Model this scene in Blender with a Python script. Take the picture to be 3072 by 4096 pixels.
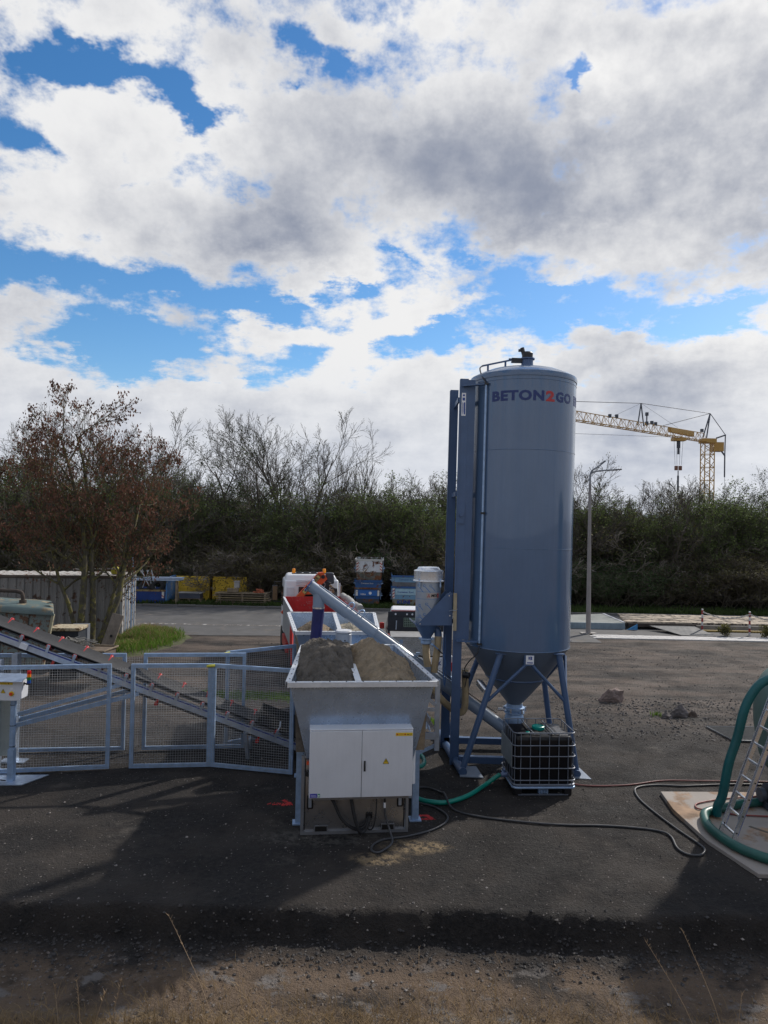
import bpy, bmesh, math, random
import numpy as np
from mathutils import Vector, Matrix, Euler
random.seed(7)
rad = math.radians
for o in list(bpy.data.objects): bpy.data.objects.remove(o)
sc = bpy.context.scene
COL = sc.collection

# ---------------------------------------------------------------- camera
cam_d = bpy.data.cameras.new('camera'); cam = bpy.data.objects.new('camera', cam_d); COL.objects.link(cam)
cam_d.sensor_fit = 'VERTICAL'; cam_d.sensor_height = 36; cam_d.lens = 36*2800/4096
cam_d.clip_start = .1; cam_d.clip_end = 6000
cam.matrix_world = Matrix.Translation((0, 0, 5.05)) @ Matrix.Rotation(rad(90.75), 4, 'X') @ Matrix.Rotation(rad(1.15), 4, 'Z')
sc.camera = cam

# ---------------------------------------------------------------- sun and sky
SUN_EL, SUN_AZ = rad(37), rad(44)          # azimuth measured from +Y towards +X
sun_d = bpy.data.lights.new('sun', 'SUN'); sun = bpy.data.objects.new('sun', sun_d); COL.objects.link(sun)
sun_d.energy = 3.9; sun_d.angle = rad(1.2); sun_d.color = (1, .93, .84)
sdir = Vector((math.sin(SUN_AZ)*math.cos(SUN_EL), math.cos(SUN_AZ)*math.cos(SUN_EL), math.sin(SUN_EL)))
sun.rotation_euler = (-sdir).to_track_quat('-Z', 'Y').to_euler()

vs = sc.view_settings
vs.view_transform = 'Standard'; vs.look = 'None'; vs.gamma = 1; vs.exposure = 0.0
try: vs.use_curve_mapping = False
except Exception: pass

world = bpy.data.worlds.new('World'); sc.world = world; world.use_nodes = True
world.cycles.sampling_method = 'MANUAL'; world.cycles.sample_map_resolution = 512
def build_sky():
    nt = world.node_tree; N = nt.nodes; L = nt.links; N.clear()
    def nd(t, **k):
        n = N.new(t)
        for a, v in k.items(): setattr(n, a, v)
        return n
    def put(s, v):
        if isinstance(v, bpy.types.NodeSocket): L.new(v, s)
        else: s.default_value = v
    def m(op, a, b=None, c=None, clamp=False):
        n = nd('ShaderNodeMath', operation=op, use_clamp=clamp)
        put(n.inputs[0], a)
        if b is not None: put(n.inputs[1], b)
        if c is not None: put(n.inputs[2], c)
        return n.outputs[0]
    def ss(x, a, b, lo=0., hi=1.):
        n = nd('ShaderNodeMapRange', interpolation_type='SMOOTHSTEP')
        put(n.inputs[0], x); n.inputs[1].default_value = a; n.inputs[2].default_value = b
        n.inputs[3].default_value = lo; n.inputs[4].default_value = hi
        return n.outputs[0]
    def mixc(f, a, b):
        n = nd('ShaderNodeMix', data_type='RGBA'); put(n.inputs[0], f); put(n.inputs[6], a); put(n.inputs[7], b)
        return n.outputs[2]
    def noise(vec, scale, detail, rough, dist=0., off=(0, 0, 0)):
        mp = nd('ShaderNodeVectorMath', operation='ADD'); put(mp.inputs[0], vec); mp.inputs[1].default_value = off
        n = nd('ShaderNodeTexNoise'); L.new(mp.outputs[0], n.inputs['Vector'])
        n.inputs['Scale'].default_value = scale; n.inputs['Detail'].default_value = detail
        n.inputs['Roughness'].default_value = rough; n.inputs['Distortion'].default_value = dist
        return n.outputs[0]
    tc = nd('ShaderNodeTexCoord'); sp = nd('ShaderNodeSeparateXYZ'); L.new(tc.outputs['Generated'], sp.inputs[0])
    x, y, z = sp.outputs
    zc = m('ADD', m('MAXIMUM', z, 0.0), .22)
    cb = nd('ShaderNodeCombineXYZ'); L.new(m('DIVIDE', x, zc), cb.inputs[0]); L.new(m('DIVIDE', y, zc), cb.inputs[1])
    P = cb.outputs[0]
    big = noise(P, 1.1, 2, .5, 0, (3.1, .7, 0))
    det = noise(P, 3.9, 6, .60, 0, (1.7, 4.2, 2))
    fine = noise(tc.outputs['Generated'], 19., 5, .66, 0, (9.2, 1.1, 5))
    # where the cloud field opens and thickens over the yard (direction of +Y), the field goes on by itself elsewhere
    ys = m('MAXIMUM', y, .12); u = m('DIVIDE', x, ys); v = m('DIVIDE', z, ys); gate = ss(y, .12, .45)
    uv = nd('ShaderNodeCombineXYZ'); L.new(u, uv.inputs[0]); L.new(v, uv.inputs[1])
    wn = nd('ShaderNodeTexNoise'); L.new(P, wn.inputs['Vector']); wn.inputs['Scale'].default_value = 3.0; wn.inputs['Detail'].default_value = 6; wn.inputs['Roughness'].default_value = .66
    wv = nd('ShaderNodeVectorMath', operation='MULTIPLY_ADD'); L.new(wn.outputs['Color'], wv.inputs[0]); wv.inputs[1].default_value = (.30, .20, 0); L.new(uv.outputs[0], wv.inputs[2])
    ws = nd('ShaderNodeVectorMath', operation='ADD'); L.new(wv.outputs[0], ws.inputs[0]); ws.inputs[1].default_value = (-.15, -.10, 0); uvw = ws.outputs[0]
    def blobs(lst):
        acc = None
        for (X, Y, sx, sy, ang, amp) in lst:
            mp = nd('ShaderNodeMapping', vector_type='TEXTURE'); L.new(uvw, mp.inputs['Vector'])
            mp.inputs['Location'].default_value = ((X-829)/1512, (1126-Y)/1512, 0)
            mp.inputs['Rotation'].default_value = (0, 0, rad(ang)); mp.inputs['Scale'].default_value = (sx*2.1/1512, sy*2.1/1512, 1)
            g = nd('ShaderNodeTexGradient', gradient_type='QUADRATIC_SPHERE'); L.new(mp.outputs[0], g.inputs[0])
            acc = m('MULTIPLY', g.outputs['Fac'], amp) if acc is None else m('MULTIPLY_ADD', g.outputs['Fac'], amp, acc)
        return m('MULTIPLY', acc, gate)
    bias = blobs([                                             # (x, y, half axes, turn, strength)
        (110, 120, 130, 42, -20, -.26), (260, 160, 140, 38, -8, -.27), (410, 235, 100, 40, -52, -.28), (140, 55, 80, 18, -30, -.18), (35, 305, 70, 30, 0, -.20), (590, 50, 60, 40, -40, -.22), (690, 90, 90, 34, -30, -.24), (1240, 155, 16, 60, 0, -.22), (605, 175, 36, 24, 0, -.16), (250, 395, 30, 16, 0, -.10), (490, 420, 24, 14, 0, -.10),
        (230, 600, 190, 44, -6, -.18), (300, 760, 260, 52, 0, -.22), (110, 760, 100, 30, 0, -.10), (520, 660, 120, 34, -10, -.16), (740, 605, 110, 18, 0, -.18), (1130, 640, 190, 24, 4, -.22), (960, 735, 150, 34, 8, -.20), (1570, 640, 110, 34, 12, -.26), (1020, 535, 50, 24, 0, -.15), (880, 565, 60, 18, 0, -.12), (1330, 690, 120, 20, 0, -.16), (420, 845, 160, 18, 0, -.10), (1100, 760, 90, 40, 0, -.12),
        (1000, 330, 620, 230, 0, .22), (200, 270, 190, 90, -20, .15), (60, 450, 170, 90, 0, .18), (250, 40, 300, 60, 0, .18), (1480, 770, 290, 62, 0, .27), (560, 735, 150, 34, 6, .22), (760, 770, 120, 40, 30, .16), (900, 680, 240, 26, 12, .20), (640, 635, 60, 22, 0, .14), (40, 670, 60, 40, 0, .12), (200, 600, 70, 20, -20, .10), (320, 640, 40, 14, 0, .12), (560, 520, 250, 56, -12, .16), (760, 870, 900, 60, 0, .18), (1300, 60, 420, 120, 0, .14), (120, 770, 50, 26, -30, .12), (1620, 330, 260, 220, 0, .20), (1500, 20, 380, 90, 0, .18), (900, 20, 240, 50, 0, .14), (1250, 430, 300, 90, 0, .12)])
    dark = blobs([(870, 330, 360, 160, 0, .30), (1380, 350, 330, 170, 0, .42), (600, 510, 260, 70, -10, .32), (1420, 560, 280, 70, 0, .26), (1050, 100, 300, 70, 0, .03), (1420, 860, 330, 90, 0, .22), (1250, 140, 130, 80, 0, -.26), (540, 150, 190, 90, -20, -.20), (250, 260, 240, 130, 0, -.14), (560, 735, 160, 40, 0, -.12), (900, 680, 260, 40, 0, -.14), (980, 540, 140, 50, 0, -.20), (1330, 480, 120, 40, 0, -.14), (1150, 440, 480, 130, 0, .26), (600, 870, 700, 50, 0, -.10)])
    dens = m('ADD', m('ADD', m('MULTIPLY', big, .34), m('MULTIPLY', det, .80)), m('MULTIPLY', fine, .32))
    dens = m('ADD', dens, bias)
    hor = ss(z, .06, .24, .26, 0.)
    dens = m('ADD', dens, hor)
    cov = ss(dens, .648, .80)
    # thickness: grey bases where the cloud is deep, bright where it is thin or turned to the sun
    soft = noise(tc.outputs['Generated'], 4.6, 6, .60, 0, (5.5, 2.2, 7))
    th = m('ADD', m('ADD', m('MULTIPLY', m('SUBTRACT', dens, .80), 1.7), m('ADD', m('MULTIPLY', m('SUBTRACT', soft, .5), 3.4), m('MULTIPLY', m('SUBTRACT', fine, .5), .40))), m('MULTIPLY', dark, 1.9))
    thick = ss(th, -.55, 1.75)
    cl = mixc(thick, (.86, .86, .865, 1), (.26, .295, .385, 1))
    # hazy lower clouds
    cl = mixc(ss(z, .03, .26, .38, 0.), cl, (.58, .65, .79, 1))
    # silver lining nearer to the sun
    dt = nd('ShaderNodeVectorMath', operation='DOT_PRODUCT'); L.new(tc.outputs['Generated'], dt.inputs[0]); dt.inputs[1].default_value = sdir
    glow = m('MULTIPLY', m('POWER', m('MAXIMUM', dt.outputs['Value'], 0.), 9.), m('SUBTRACT', 1.05, thick))
    gl = nd('ShaderNodeMix', data_type='RGBA', blend_type='ADD'); put(gl.inputs[0], m('MULTIPLY', glow, .22)); put(gl.inputs[6], cl); gl.inputs[7].default_value = (1, .93, .80, 1)
    cl = gl.outputs[2]
    sky = nd('ShaderNodeTexSky', sky_type='NISHITA', sun_disc=False, sun_elevation=SUN_EL, sun_rotation=SUN_AZ, air_density=1.0, dust_density=.3, ozone_density=2.5)
    bs = nd('ShaderNodeBackground'); hs = nd('ShaderNodeHueSaturation'); hs.inputs['Saturation'].default_value = 1.30; L.new(sky.outputs[0], hs.inputs['Color']); L.new(hs.outputs[0], bs.inputs[0]); bs.inputs[1].default_value = .13
    bc = nd('ShaderNodeBackground'); L.new(cl, bc.inputs[0]); bc.inputs[1].default_value = 1.0
    mx = nd('ShaderNodeMixShader'); L.new(cov, mx.inputs[0]); L.new(bs.outputs[0], mx.inputs[1]); L.new(bc.outputs[0], mx.inputs[2])
    out = nd('ShaderNodeOutputWorld'); L.new(mx.outputs[0], out.inputs[0])
build_sky()

# ---------------------------------------------------------------- materials
MATS = {}
def mat(name, col, rough=.5, metal=0., var=.12, vs=4., bump=0., bs=60., rust=None, streak=0., coat=0., spec=.5, emit=0., wave=0.):
    """Principled material in object space: base colour with soft variation, optional rust/dirt (colour, amount, scale), fine relief."""
    if name in MATS: return MATS[name]
    M = bpy.data.materials.new(name); M.use_nodes = True; nt = M.node_tree; N = nt.nodes; L = nt.links
    b = N['Principled BSDF']; tc = N.new('ShaderNodeTexCoord')
    def noise(scale, detail=4, rough=.6, stretch=None):
        n = N.new('ShaderNodeTexNoise'); n.inputs['Scale'].default_value = scale; n.inputs['Detail'].default_value = detail; n.inputs['Roughness'].default_value = rough
        if stretch:
            mp = N.new('ShaderNodeMapping'); mp.inputs['Scale'].default_value = stretch; L.new(tc.outputs['Object'], mp.inputs['Vector']); L.new(mp.outputs[0], n.inputs['Vector'])
        else: L.new(tc.outputs['Object'], n.inputs['Vector'])
        return n.outputs[0]
    def ramp(fac, a, b_, ca, cb):
        r = N.new('ShaderNodeValToRGB'); L.new(fac, r.inputs[0]); e = r.color_ramp.elements
        e[0].position = a; e[1].position = b_; e[0].color = (*ca, 1); e[1].color = (*cb, 1); return r.outputs[0]
    def mix(f, a, b_):
        n = N.new('ShaderNodeMix'); n.data_type = 'RGBA'; L.new(f, n.inputs[0])
        for s, v in ((n.inputs[6], a), (n.inputs[7], b_)):
            if isinstance(v, bpy.types.NodeSocket): L.new(v, s)
            else: s.default_value = (*v, 1)
        return n.outputs[2]
    lo = tuple(max(0, c*(1-var)) for c in col); hi = tuple(min(1, c*(1+var)) for c in col)
    c = ramp(noise(vs), .3, .7, lo, hi)
    if streak:
        f = ramp(noise(3, 5, .7, (9, 9, .5)), .45, .75, (0, 0, 0), (streak,)*3)
        c = mix(f, c, tuple(x*.45 for x in col))
    rn = rough
    if rust:
        rc, amt, rs = rust
        f = ramp(noise(rs, 7, .66), .62-amt*.5, .68-amt*.5, (0, 0, 0), (1, 1, 1))
        rr = ramp(noise(rs*3.3, 4), .3, .75, tuple(x*.45 for x in rc), tuple(min(1, x*1.35) for x in rc))
        c = mix(f, c, rr)
        mr = N.new('ShaderNodeMapRange'); L.new(f, mr.inputs[0]); mr.inputs[3].default_value = rough; mr.inputs[4].default_value = .9; L.new(mr.outputs[0], b.inputs['Roughness'])
        if metal:
            mm = N.new('ShaderNodeMapRange'); L.new(f, mm.inputs[0]); mm.inputs[3].default_value = metal; mm.inputs[4].default_value = 0; L.new(mm.outputs[0], b.inputs['Metallic'])
    else:
        mr = N.new('ShaderNodeMapRange'); L.new(noise(vs*2.7, 5), mr.inputs[0]); mr.inputs[1].default_value = .3; mr.inputs[2].default_value = .7
        mr.inputs[3].default_value = max(.03, rough*.82); mr.inputs[4].default_value = min(1, rough*1.18); L.new(mr.outputs[0], b.inputs['Roughness'])
        b.inputs['Metallic'].default_value = metal
    L.new(c, b.inputs['Base Color'])
    b.inputs['Specular IOR Level'].default_value = spec; b.inputs['Coat Weight'].default_value = coat
    if emit: L.new(c, b.inputs['Emission Color']); b.inputs['Emission Strength'].default_value = emit
    if wave:                                                   # faint upright ripples of rolled sheet
        bn = N.new('ShaderNodeBump'); bn.inputs['Strength'].default_value = wave; bn.inputs['Distance'].default_value = .05
        L.new(noise(2.2, 3, .5, (2.2, 2.2, .10)), bn.inputs['Height']); L.new(bn.outputs[0], b.inputs['Normal']); bump = 0
    if bump:
        bn = N.new('ShaderNodeBump'); bn.inputs['Strength'].default_value = bump; bn.inputs['Distance'].default_value = .02
        L.new(noise(bs, 6, .65), bn.inputs['Height']); L.new(bn.outputs[0], b.inputs['Normal'])
    MATS[name] = M; return M
RUST = (.16, .065, .03)
galv = mat('galvanised steel', (.45, .53, .65), .38, .72, .16, 7, .05, 30)
galvb = mat('galvanised tube', (.30, .42, .60), .44, .36, .18, 9, .04, 40)
alu = mat('bright aluminium', (.72, .73, .75), .28, .9, .06, 6)
stain = mat('stainless sheet', (.45, .45, .46), .30, .9, .08, 3)
silop = mat('blue grey silo paint', (.078, .132, .228), .22, 0, .05, 1.2, .01, 8, coat=.45, wave=.22, streak=.10)
silod = mat('blue grey frame paint', (.058, .105, .205), .38, 0, .08, 3)
black = mat('black plastic', (.012, .012, .014), .42, 0, .3, 3)
rubber = mat('black rubber', (.022, .022, .024), .62, 0, .25, 8, .1, 80)
white = mat('white paint', (.74, .75, .77), .4, 0, .04, 2, coat=.2)
cabw = mat('light grey cabinet paint', (.60, .62, .66), .45, 0, .05, 2, streak=.10)
red = mat('red paint', (.42, .025, .02), .4, 0, .12, 6)
yel = mat('sign yellow', (.75, .52, .02), .5, 0, .06, 9)
blk = mat('print black', (.01, .01, .01), .5)
dblue = mat('print blue', (.012, .05, .26), .45, 0, .05)
pblue = mat('stripe blue', (.01, .035, .22), .4)
teal = mat('teal green hose', (.0, .20, .15), .38, 0, .12, 4)
cream = mat('cream suction hose', (.38, .29, .17), .6, 0, .15, 6)
wood = mat('weathered wood', (.20, .155, .105), .85, 0, .35, 5, .3, 30, streak=.5)
conc = mat('concrete', (.33, .315, .30), .85, 0, .15, 3, .2, 40, rust=((.20, .17, .14), .12, 1.3))

# ---------------------------------------------------------------- mesh helpers
W = {}                                                        # world matrix of each root and part
def _tag(o, label=None, cat=None, group=None, kind=None):
    for k, v in (('label', label), ('category', cat), ('group', group), ('kind', kind)):
        if v: o[k] = v
    return o
def thing(name, loc, label, cat, group=None, rz=0., ry=0.):
    o = bpy.data.objects.new(name, None); COL.objects.link(o); o.empty_display_size = .2
    o.location = loc; o.rotation_euler = (0, ry, rz); W[o] = Matrix.Translation(loc) @ Euler((0, ry, rz)).to_matrix().to_4x4()
    return _tag(o, label, cat, group)
V = Vector
class MB:
    def __init__(s): s.v = []; s.f = []
    def add(s, vs, fs):
        o = len(s.v); s.v += [tuple(p) for p in vs]; s.f += [tuple(i+o for i in f) for f in fs]; return s
    def hexa(s, p):                                            # 8 points: bottom loop 0-3, top loop 4-7
        return s.add(p, [(3, 2, 1, 0), (4, 5, 6, 7), (0, 1, 5, 4), (1, 2, 6, 5), (2, 3, 7, 6), (3, 0, 4, 7)])
    def bx(s, x0, y0, z0, x1, y1, z1):
        return s.hexa([(x0, y0, z0), (x1, y0, z0), (x1, y1, z0), (x0, y1, z0), (x0, y0, z1), (x1, y0, z1), (x1, y1, z1), (x0, y1, z1)])
    def box(s, c, d, R=None):
        c = V(c); h = V(d)/2; R = R or Matrix.Identity(3)
        P = [c+R@V((a*h.x, b*h.y, e*h.z)) for e in (-1, 1) for a, b in ((-1, -1), (1, -1), (1, 1), (-1, 1))]
        return s.hexa(P)
    def beam(s, p, q, w, h=None, up=(0, 0, 1)):                # rectangular bar from p to q, w across, h along up
        p, q = V(p), V(q); h = h or w; d = (q-p).normalized(); up = V(up)
        if abs(d.dot(up)) > .98: up = V((0, 1, 0))
        a = d.cross(up).normalized()*w/2; b = a.cross(d).normalized()*h/2
        return s.hexa([p-a-b, p+a-b, p+a+b, p-a+b, q-a-b, q+a-b, q+a+b, q-a+b])
    def cyl(s, p, q, r, r2=None, n=16, cap=True):
        p, q = V(p), V(q); r2 = r if r2 is None else r2; d = (q-p).normalized()
        a = d.orthogonal().normalized(); b = d.cross(a)
        ring = lambda c, rr: [c+(a*math.cos(t)+b*math.sin(t))*rr for t in (2*math.pi*i/n for i in range(n))]
        fs = [(i, (i+1) % n, n+(i+1) % n, n+i) for i in range(n)]
        if cap: fs += [tuple(range(n-1, -1, -1)), tuple(range(n, 2*n))]
        return s.add(ring(p, r)+ring(q, r2), fs)
    def tube(s, pts, r, n=8, closed=False, cap=True):
        pts = [V(p) for p in pts]; m = len(pts); rs = r if isinstance(r, (list, tuple)) else [r]*m
        vs, prev = [], None
        for i, p in enumerate(pts):
            if closed: d = (pts[(i+1) % m]-pts[i-1])
            else: d = pts[min(i+1, m-1)]-pts[max(i-1, 0)]
            d.normalize()
            a = (prev - d*prev.dot(d)) if prev else d.orthogonal()
            if a.length < 1e-5: a = d.orthogonal()
            a.normalize(); prev = a; b = d.cross(a)
            vs += [p+(a*math.cos(2*math.pi*k/n)+b*math.sin(2*math.pi*k/n))*rs[i] for k in range(n)]
        fs = []
        for i in range(m if closed else m-1):
            j = (i+1) % m
            fs += [(i*n+k, i*n+(k+1) % n, j*n+(k+1) % n, j*n+k) for k in range(n)]
        if cap and not closed: fs += [tuple(range(n-1, -1, -1)), tuple((m-1)*n+k for k in range(n))]
        return s.add(vs, fs)
    def lathe(s, prof, c=(0, 0, 0), n=32, M3=None):            # profile of (r, z), open; M3 turns the axis
        c = V(c); vs = []; fs = []
        for r, z in prof:
            for k in range(n):
                p = V((r*math.cos(2*math.pi*k/n), r*math.sin(2*math.pi*k/n), z)); vs.append(c+(M3@p if M3 else p))
        for i in range(len(prof)-1):
            fs += [(i*n+k, i*n+(k+1) % n, (i+1)*n+(k+1) % n, (i+1)*n+k) for k in range(n)]
        if prof[0][0] > 1e-4: fs.append(tuple(range(n-1, -1, -1)))
        if prof[-1][0] > 1e-4: fs.append(tuple((len(prof)-1)*n+k for k in range(n)))
        return s.add(vs, fs)
    def prism(s, pts, vec):
        pts = [V(p) for p in pts]; n = len(pts); v = V(vec)
        return s.add(pts+[p+v for p in pts], [tuple(range(n-1, -1, -1)), tuple(range(n, 2*n))]+[(i, (i+1) % n, n+(i+1) % n, n+i) for i in range(n)])
    def sheet(s, P, th):                                       # grid of points P[i][j] given thickness th along the local normal
        nu, nv = len(P), len(P[0]); N_ = []
        for i in range(nu):
            for j in range(nv):
                a = V(P[min(i+1, nu-1)][j])-V(P[max(i-1, 0)][j]); b = V(P[i][min(j+1, nv-1)])-V(P[i][max(j-1, 0)])
                N_.append(a.cross(b).normalized())
        A = [V(P[i][j]) for i in range(nu) for j in range(nv)]; B = [p-n_*th for p, n_ in zip(A, N_)]
        o = nu*nv; fs = []
        for i in range(nu-1):
            for j in range(nv-1):
                a, b, c, d = i*nv+j, (i+1)*nv+j, (i+1)*nv+j+1, i*nv+j+1
                fs += [(a, b, c, d), (o+d, o+c, o+b, o+a)]
        for i in range(nu-1):
            for j, fl in ((0, 0), (nv-1, 1)):
                a, b = i*nv+j, (i+1)*nv+j; q = (a, o+a, o+b, b); fs.append(q if fl == 0 else q[::-1])
        for j in range(nv-1):
            for i, fl in ((0, 1), (nu-1, 0)):
                a, b = i*nv+j, i*nv+j+1; q = (a, o+a, o+b, b); fs.append(q if fl == 0 else q[::-1])
        return s.add(A+B, fs)
    def build(s, name, m, parent=None, world=True, smooth=35, bevel=0., kind=None, label=None, cat=None, group=None, recalc=True):
        me = bpy.data.meshes.new(name)
        vs = s.v
        if parent is not None and world:
            inv = W[parent].inverted(); vs = [tuple(inv @ V(p)) for p in vs]
        me.from_pydata(vs, [], s.f)
        if recalc and len(s.f) < 60000:
            bm = bmesh.new(); bm.from_mesh(me); bmesh.ops.recalc_face_normals(bm, faces=bm.faces); bm.to_mesh(me); bm.free()
        for mm in (m if isinstance(m, (list, tuple)) else [m]): me.materials.append(mm)
        if smooth:
            me.polygons.foreach_set('use_smooth', [True]*len(me.polygons)); me.set_sharp_from_angle(angle=rad(smooth))
        o = bpy.data.objects.new(name, me); COL.objects.link(o)
        if parent is not None: o.parent = parent; W[o] = W[parent]
        else: W[o] = Matrix.Identity(4)
        if bevel:
            b = o.modifiers.new('bevel', 'BEVEL'); b.width = bevel; b.segments = 2; b.limit_method = 'ANGLE'; b.angle_limit = rad(40)
        return _tag(o, label, cat, group, kind)
def part(name, m, parent, fn, **k):
    b = MB(); fn(b); return b.build(name, m, parent, **k)
def copy_tree(o, loc, rz=None, label=None, group=None, scale=None):
    c = o.copy(); COL.objects.link(c); c.location = loc
    if rz is not None: c.rotation_euler.z = rz
    if scale: c.scale = (scale,)*3 if isinstance(scale, (int, float)) else scale
    if label: c['label'] = label
    if group: c['group'] = group
    for ch in [x for x in bpy.data.objects if x.parent == o]:
        d = ch.copy(); COL.objects.link(d); d.parent = c
        for g in [x for x in bpy.data.objects if x.parent == ch]:
            e = g.copy(); COL.objects.link(e); e.parent = d
    return c
def bez(pts, n=8, closed=False):                               # Catmull-Rom through points
    pts = [V(p) for p in pts]; m = len(pts); out = []
    for i in range(m if closed else m-1):
        g = (lambda k: pts[k % m]) if closed else (lambda k: pts[max(0, min(m-1, k))])
        p0, p1, p2, p3 = g(i-1), g(i), g(i+1), g(i+2)
        for k in range(n):
            t = k/n; out.append(.5*((2*p1)+(p2-p0)*t+(2*p0-5*p1+4*p2-p3)*t*t+(3*p1-p0-3*p2+p3)*t**3))
    if not closed: out.append(pts[-1])
    return out
def text_mesh(txt, size, bold=.0, depth=.002, shear=0., spacing=1.):
    cu = bpy.data.curves.new('lettering', 'FONT'); cu.body = txt; cu.size = size; cu.offset = bold*size; cu.extrude = depth/2; cu.shear = shear; cu.space_character = spacing
    cu.align_x = 'CENTER'; cu.align_y = 'CENTER'; cu.resolution_u = 3
    o = bpy.data.objects.new('lettering', cu); COL.objects.link(o); bpy.context.view_layer.update()
    me = bpy.data.meshes.new_from_object(o.evaluated_get(bpy.context.evaluated_depsgraph_get()))
    vs = [tuple(v.co) for v in me.vertices]; fs = [tuple(p.vertices) for p in me.polygons]
    bpy.data.objects.remove(o); bpy.data.curves.remove(cu); bpy.data.meshes.remove(me)
    return vs, fs
def text_on(name, txt, size, m, parent, origin, xdir, ydir, bold=.0, **k):   # flat lettering; origin is its centre
    vs, fs = text_mesh(txt, size, bold, **k); X, Y = V(xdir).normalized(), V(ydir).normalized(); Zn = X.cross(Y); b = MB()
    b.add([V(origin)+X*p[0]+Y*p[1]+Zn*p[2] for p in vs], fs)
    return b.build(name, m, parent, smooth=0, recalc=False)
# value noise on arrays
def _h(ix, iy, s):
    n = (ix.astype(np.int64)*374761393+iy.astype(np.int64)*668265263+s*1442695041) & 0xffffffff
    n = ((n ^ (n >> 13))*1274126177) & 0xffffffff
    return ((n ^ (n >> 16)) & 0xffff)/65535.
def vnoise(x, y, s=0):
    x = np.asarray(x, float); y = np.asarray(y, float)
    ix, iy = np.floor(x), np.floor(y); fx, fy = x-ix, y-iy; fx = fx*fx*(3-2*fx); fy = fy*fy*(3-2*fy)
    a, b, c, d = _h(ix, iy, s), _h(ix+1, iy, s), _h(ix, iy+1, s), _h(ix+1, iy+1, s)
    return a+(b-a)*fx+(c-a)*fy+(a-b-c+d)*fx*fy
def fbm(x, y, s=0, o=4, g=.5):
    t, a, n = 0., 1., 0.
    for i in range(o): t = t+a*vnoise(np.asarray(x)*2**i, np.asarray(y)*2**i, s+i); n += a; a *= g
    return t/n-.5

# ================================================================ the setting
def ground_z(x, y):
    x = np.asarray(x, float); y = np.asarray(y, float)
    yb = 9.22+.035*x*0+.22*fbm(x*.9, x*0+3.3, 5, 3)+.10*fbm(x*4, x*0+1.3, 6, 2)          # edge of the made-up yard
    t = np.clip((yb-y)/.30, 0, 1); step = t*t*(3-2*t)
    lower = -.34*step
    emb = np.clip(7.42+.12*fbm(x*1.3, x*0, 9, 3)-y, 0, 20); lower = lower+.62*emb*np.minimum(1, emb*3)
    near = np.clip((16-y)/5, 0, 1)*.75+.25; far = np.clip((29.5-y)/3, 0, 1)
    und = .05*fbm(x*.35, y*.35, 1, 3)+.028*fbm(x*2.1, y*2.1, 2, 4)*near
    rough = .075*fbm(x*2.4, y*3.0, 3, 6, .64)*np.clip((9.5-y)/.4, 0, 1)+.11*fbm(x*2.6, y*4, 13, 5, .6)*np.exp(-((y-(yb-.2))/.20)**2)
    grit = .012*fbm(x*13, y*13, 21, 3, .7)
    rut = .03*np.sin(x*44+2*np.sin(y*14))*np.exp(-((x+2.55)/.75)**2-((y-8.12)/.20)**2)+.02*np.sin(x*40+1)*np.exp(-((x-.75)/.5)**2-((y-7.95)/.14)**2)
    tracks = .018*fbm(x*.5+.4*np.sin(y*.9), y*2.2+.5*np.sin(x*.5), 31, 4, .6)*np.clip((y-17)/4, 0, 1)
    return (und+rough+grit+rut+tracks)*far+lower-.012*(1-far)
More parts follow.
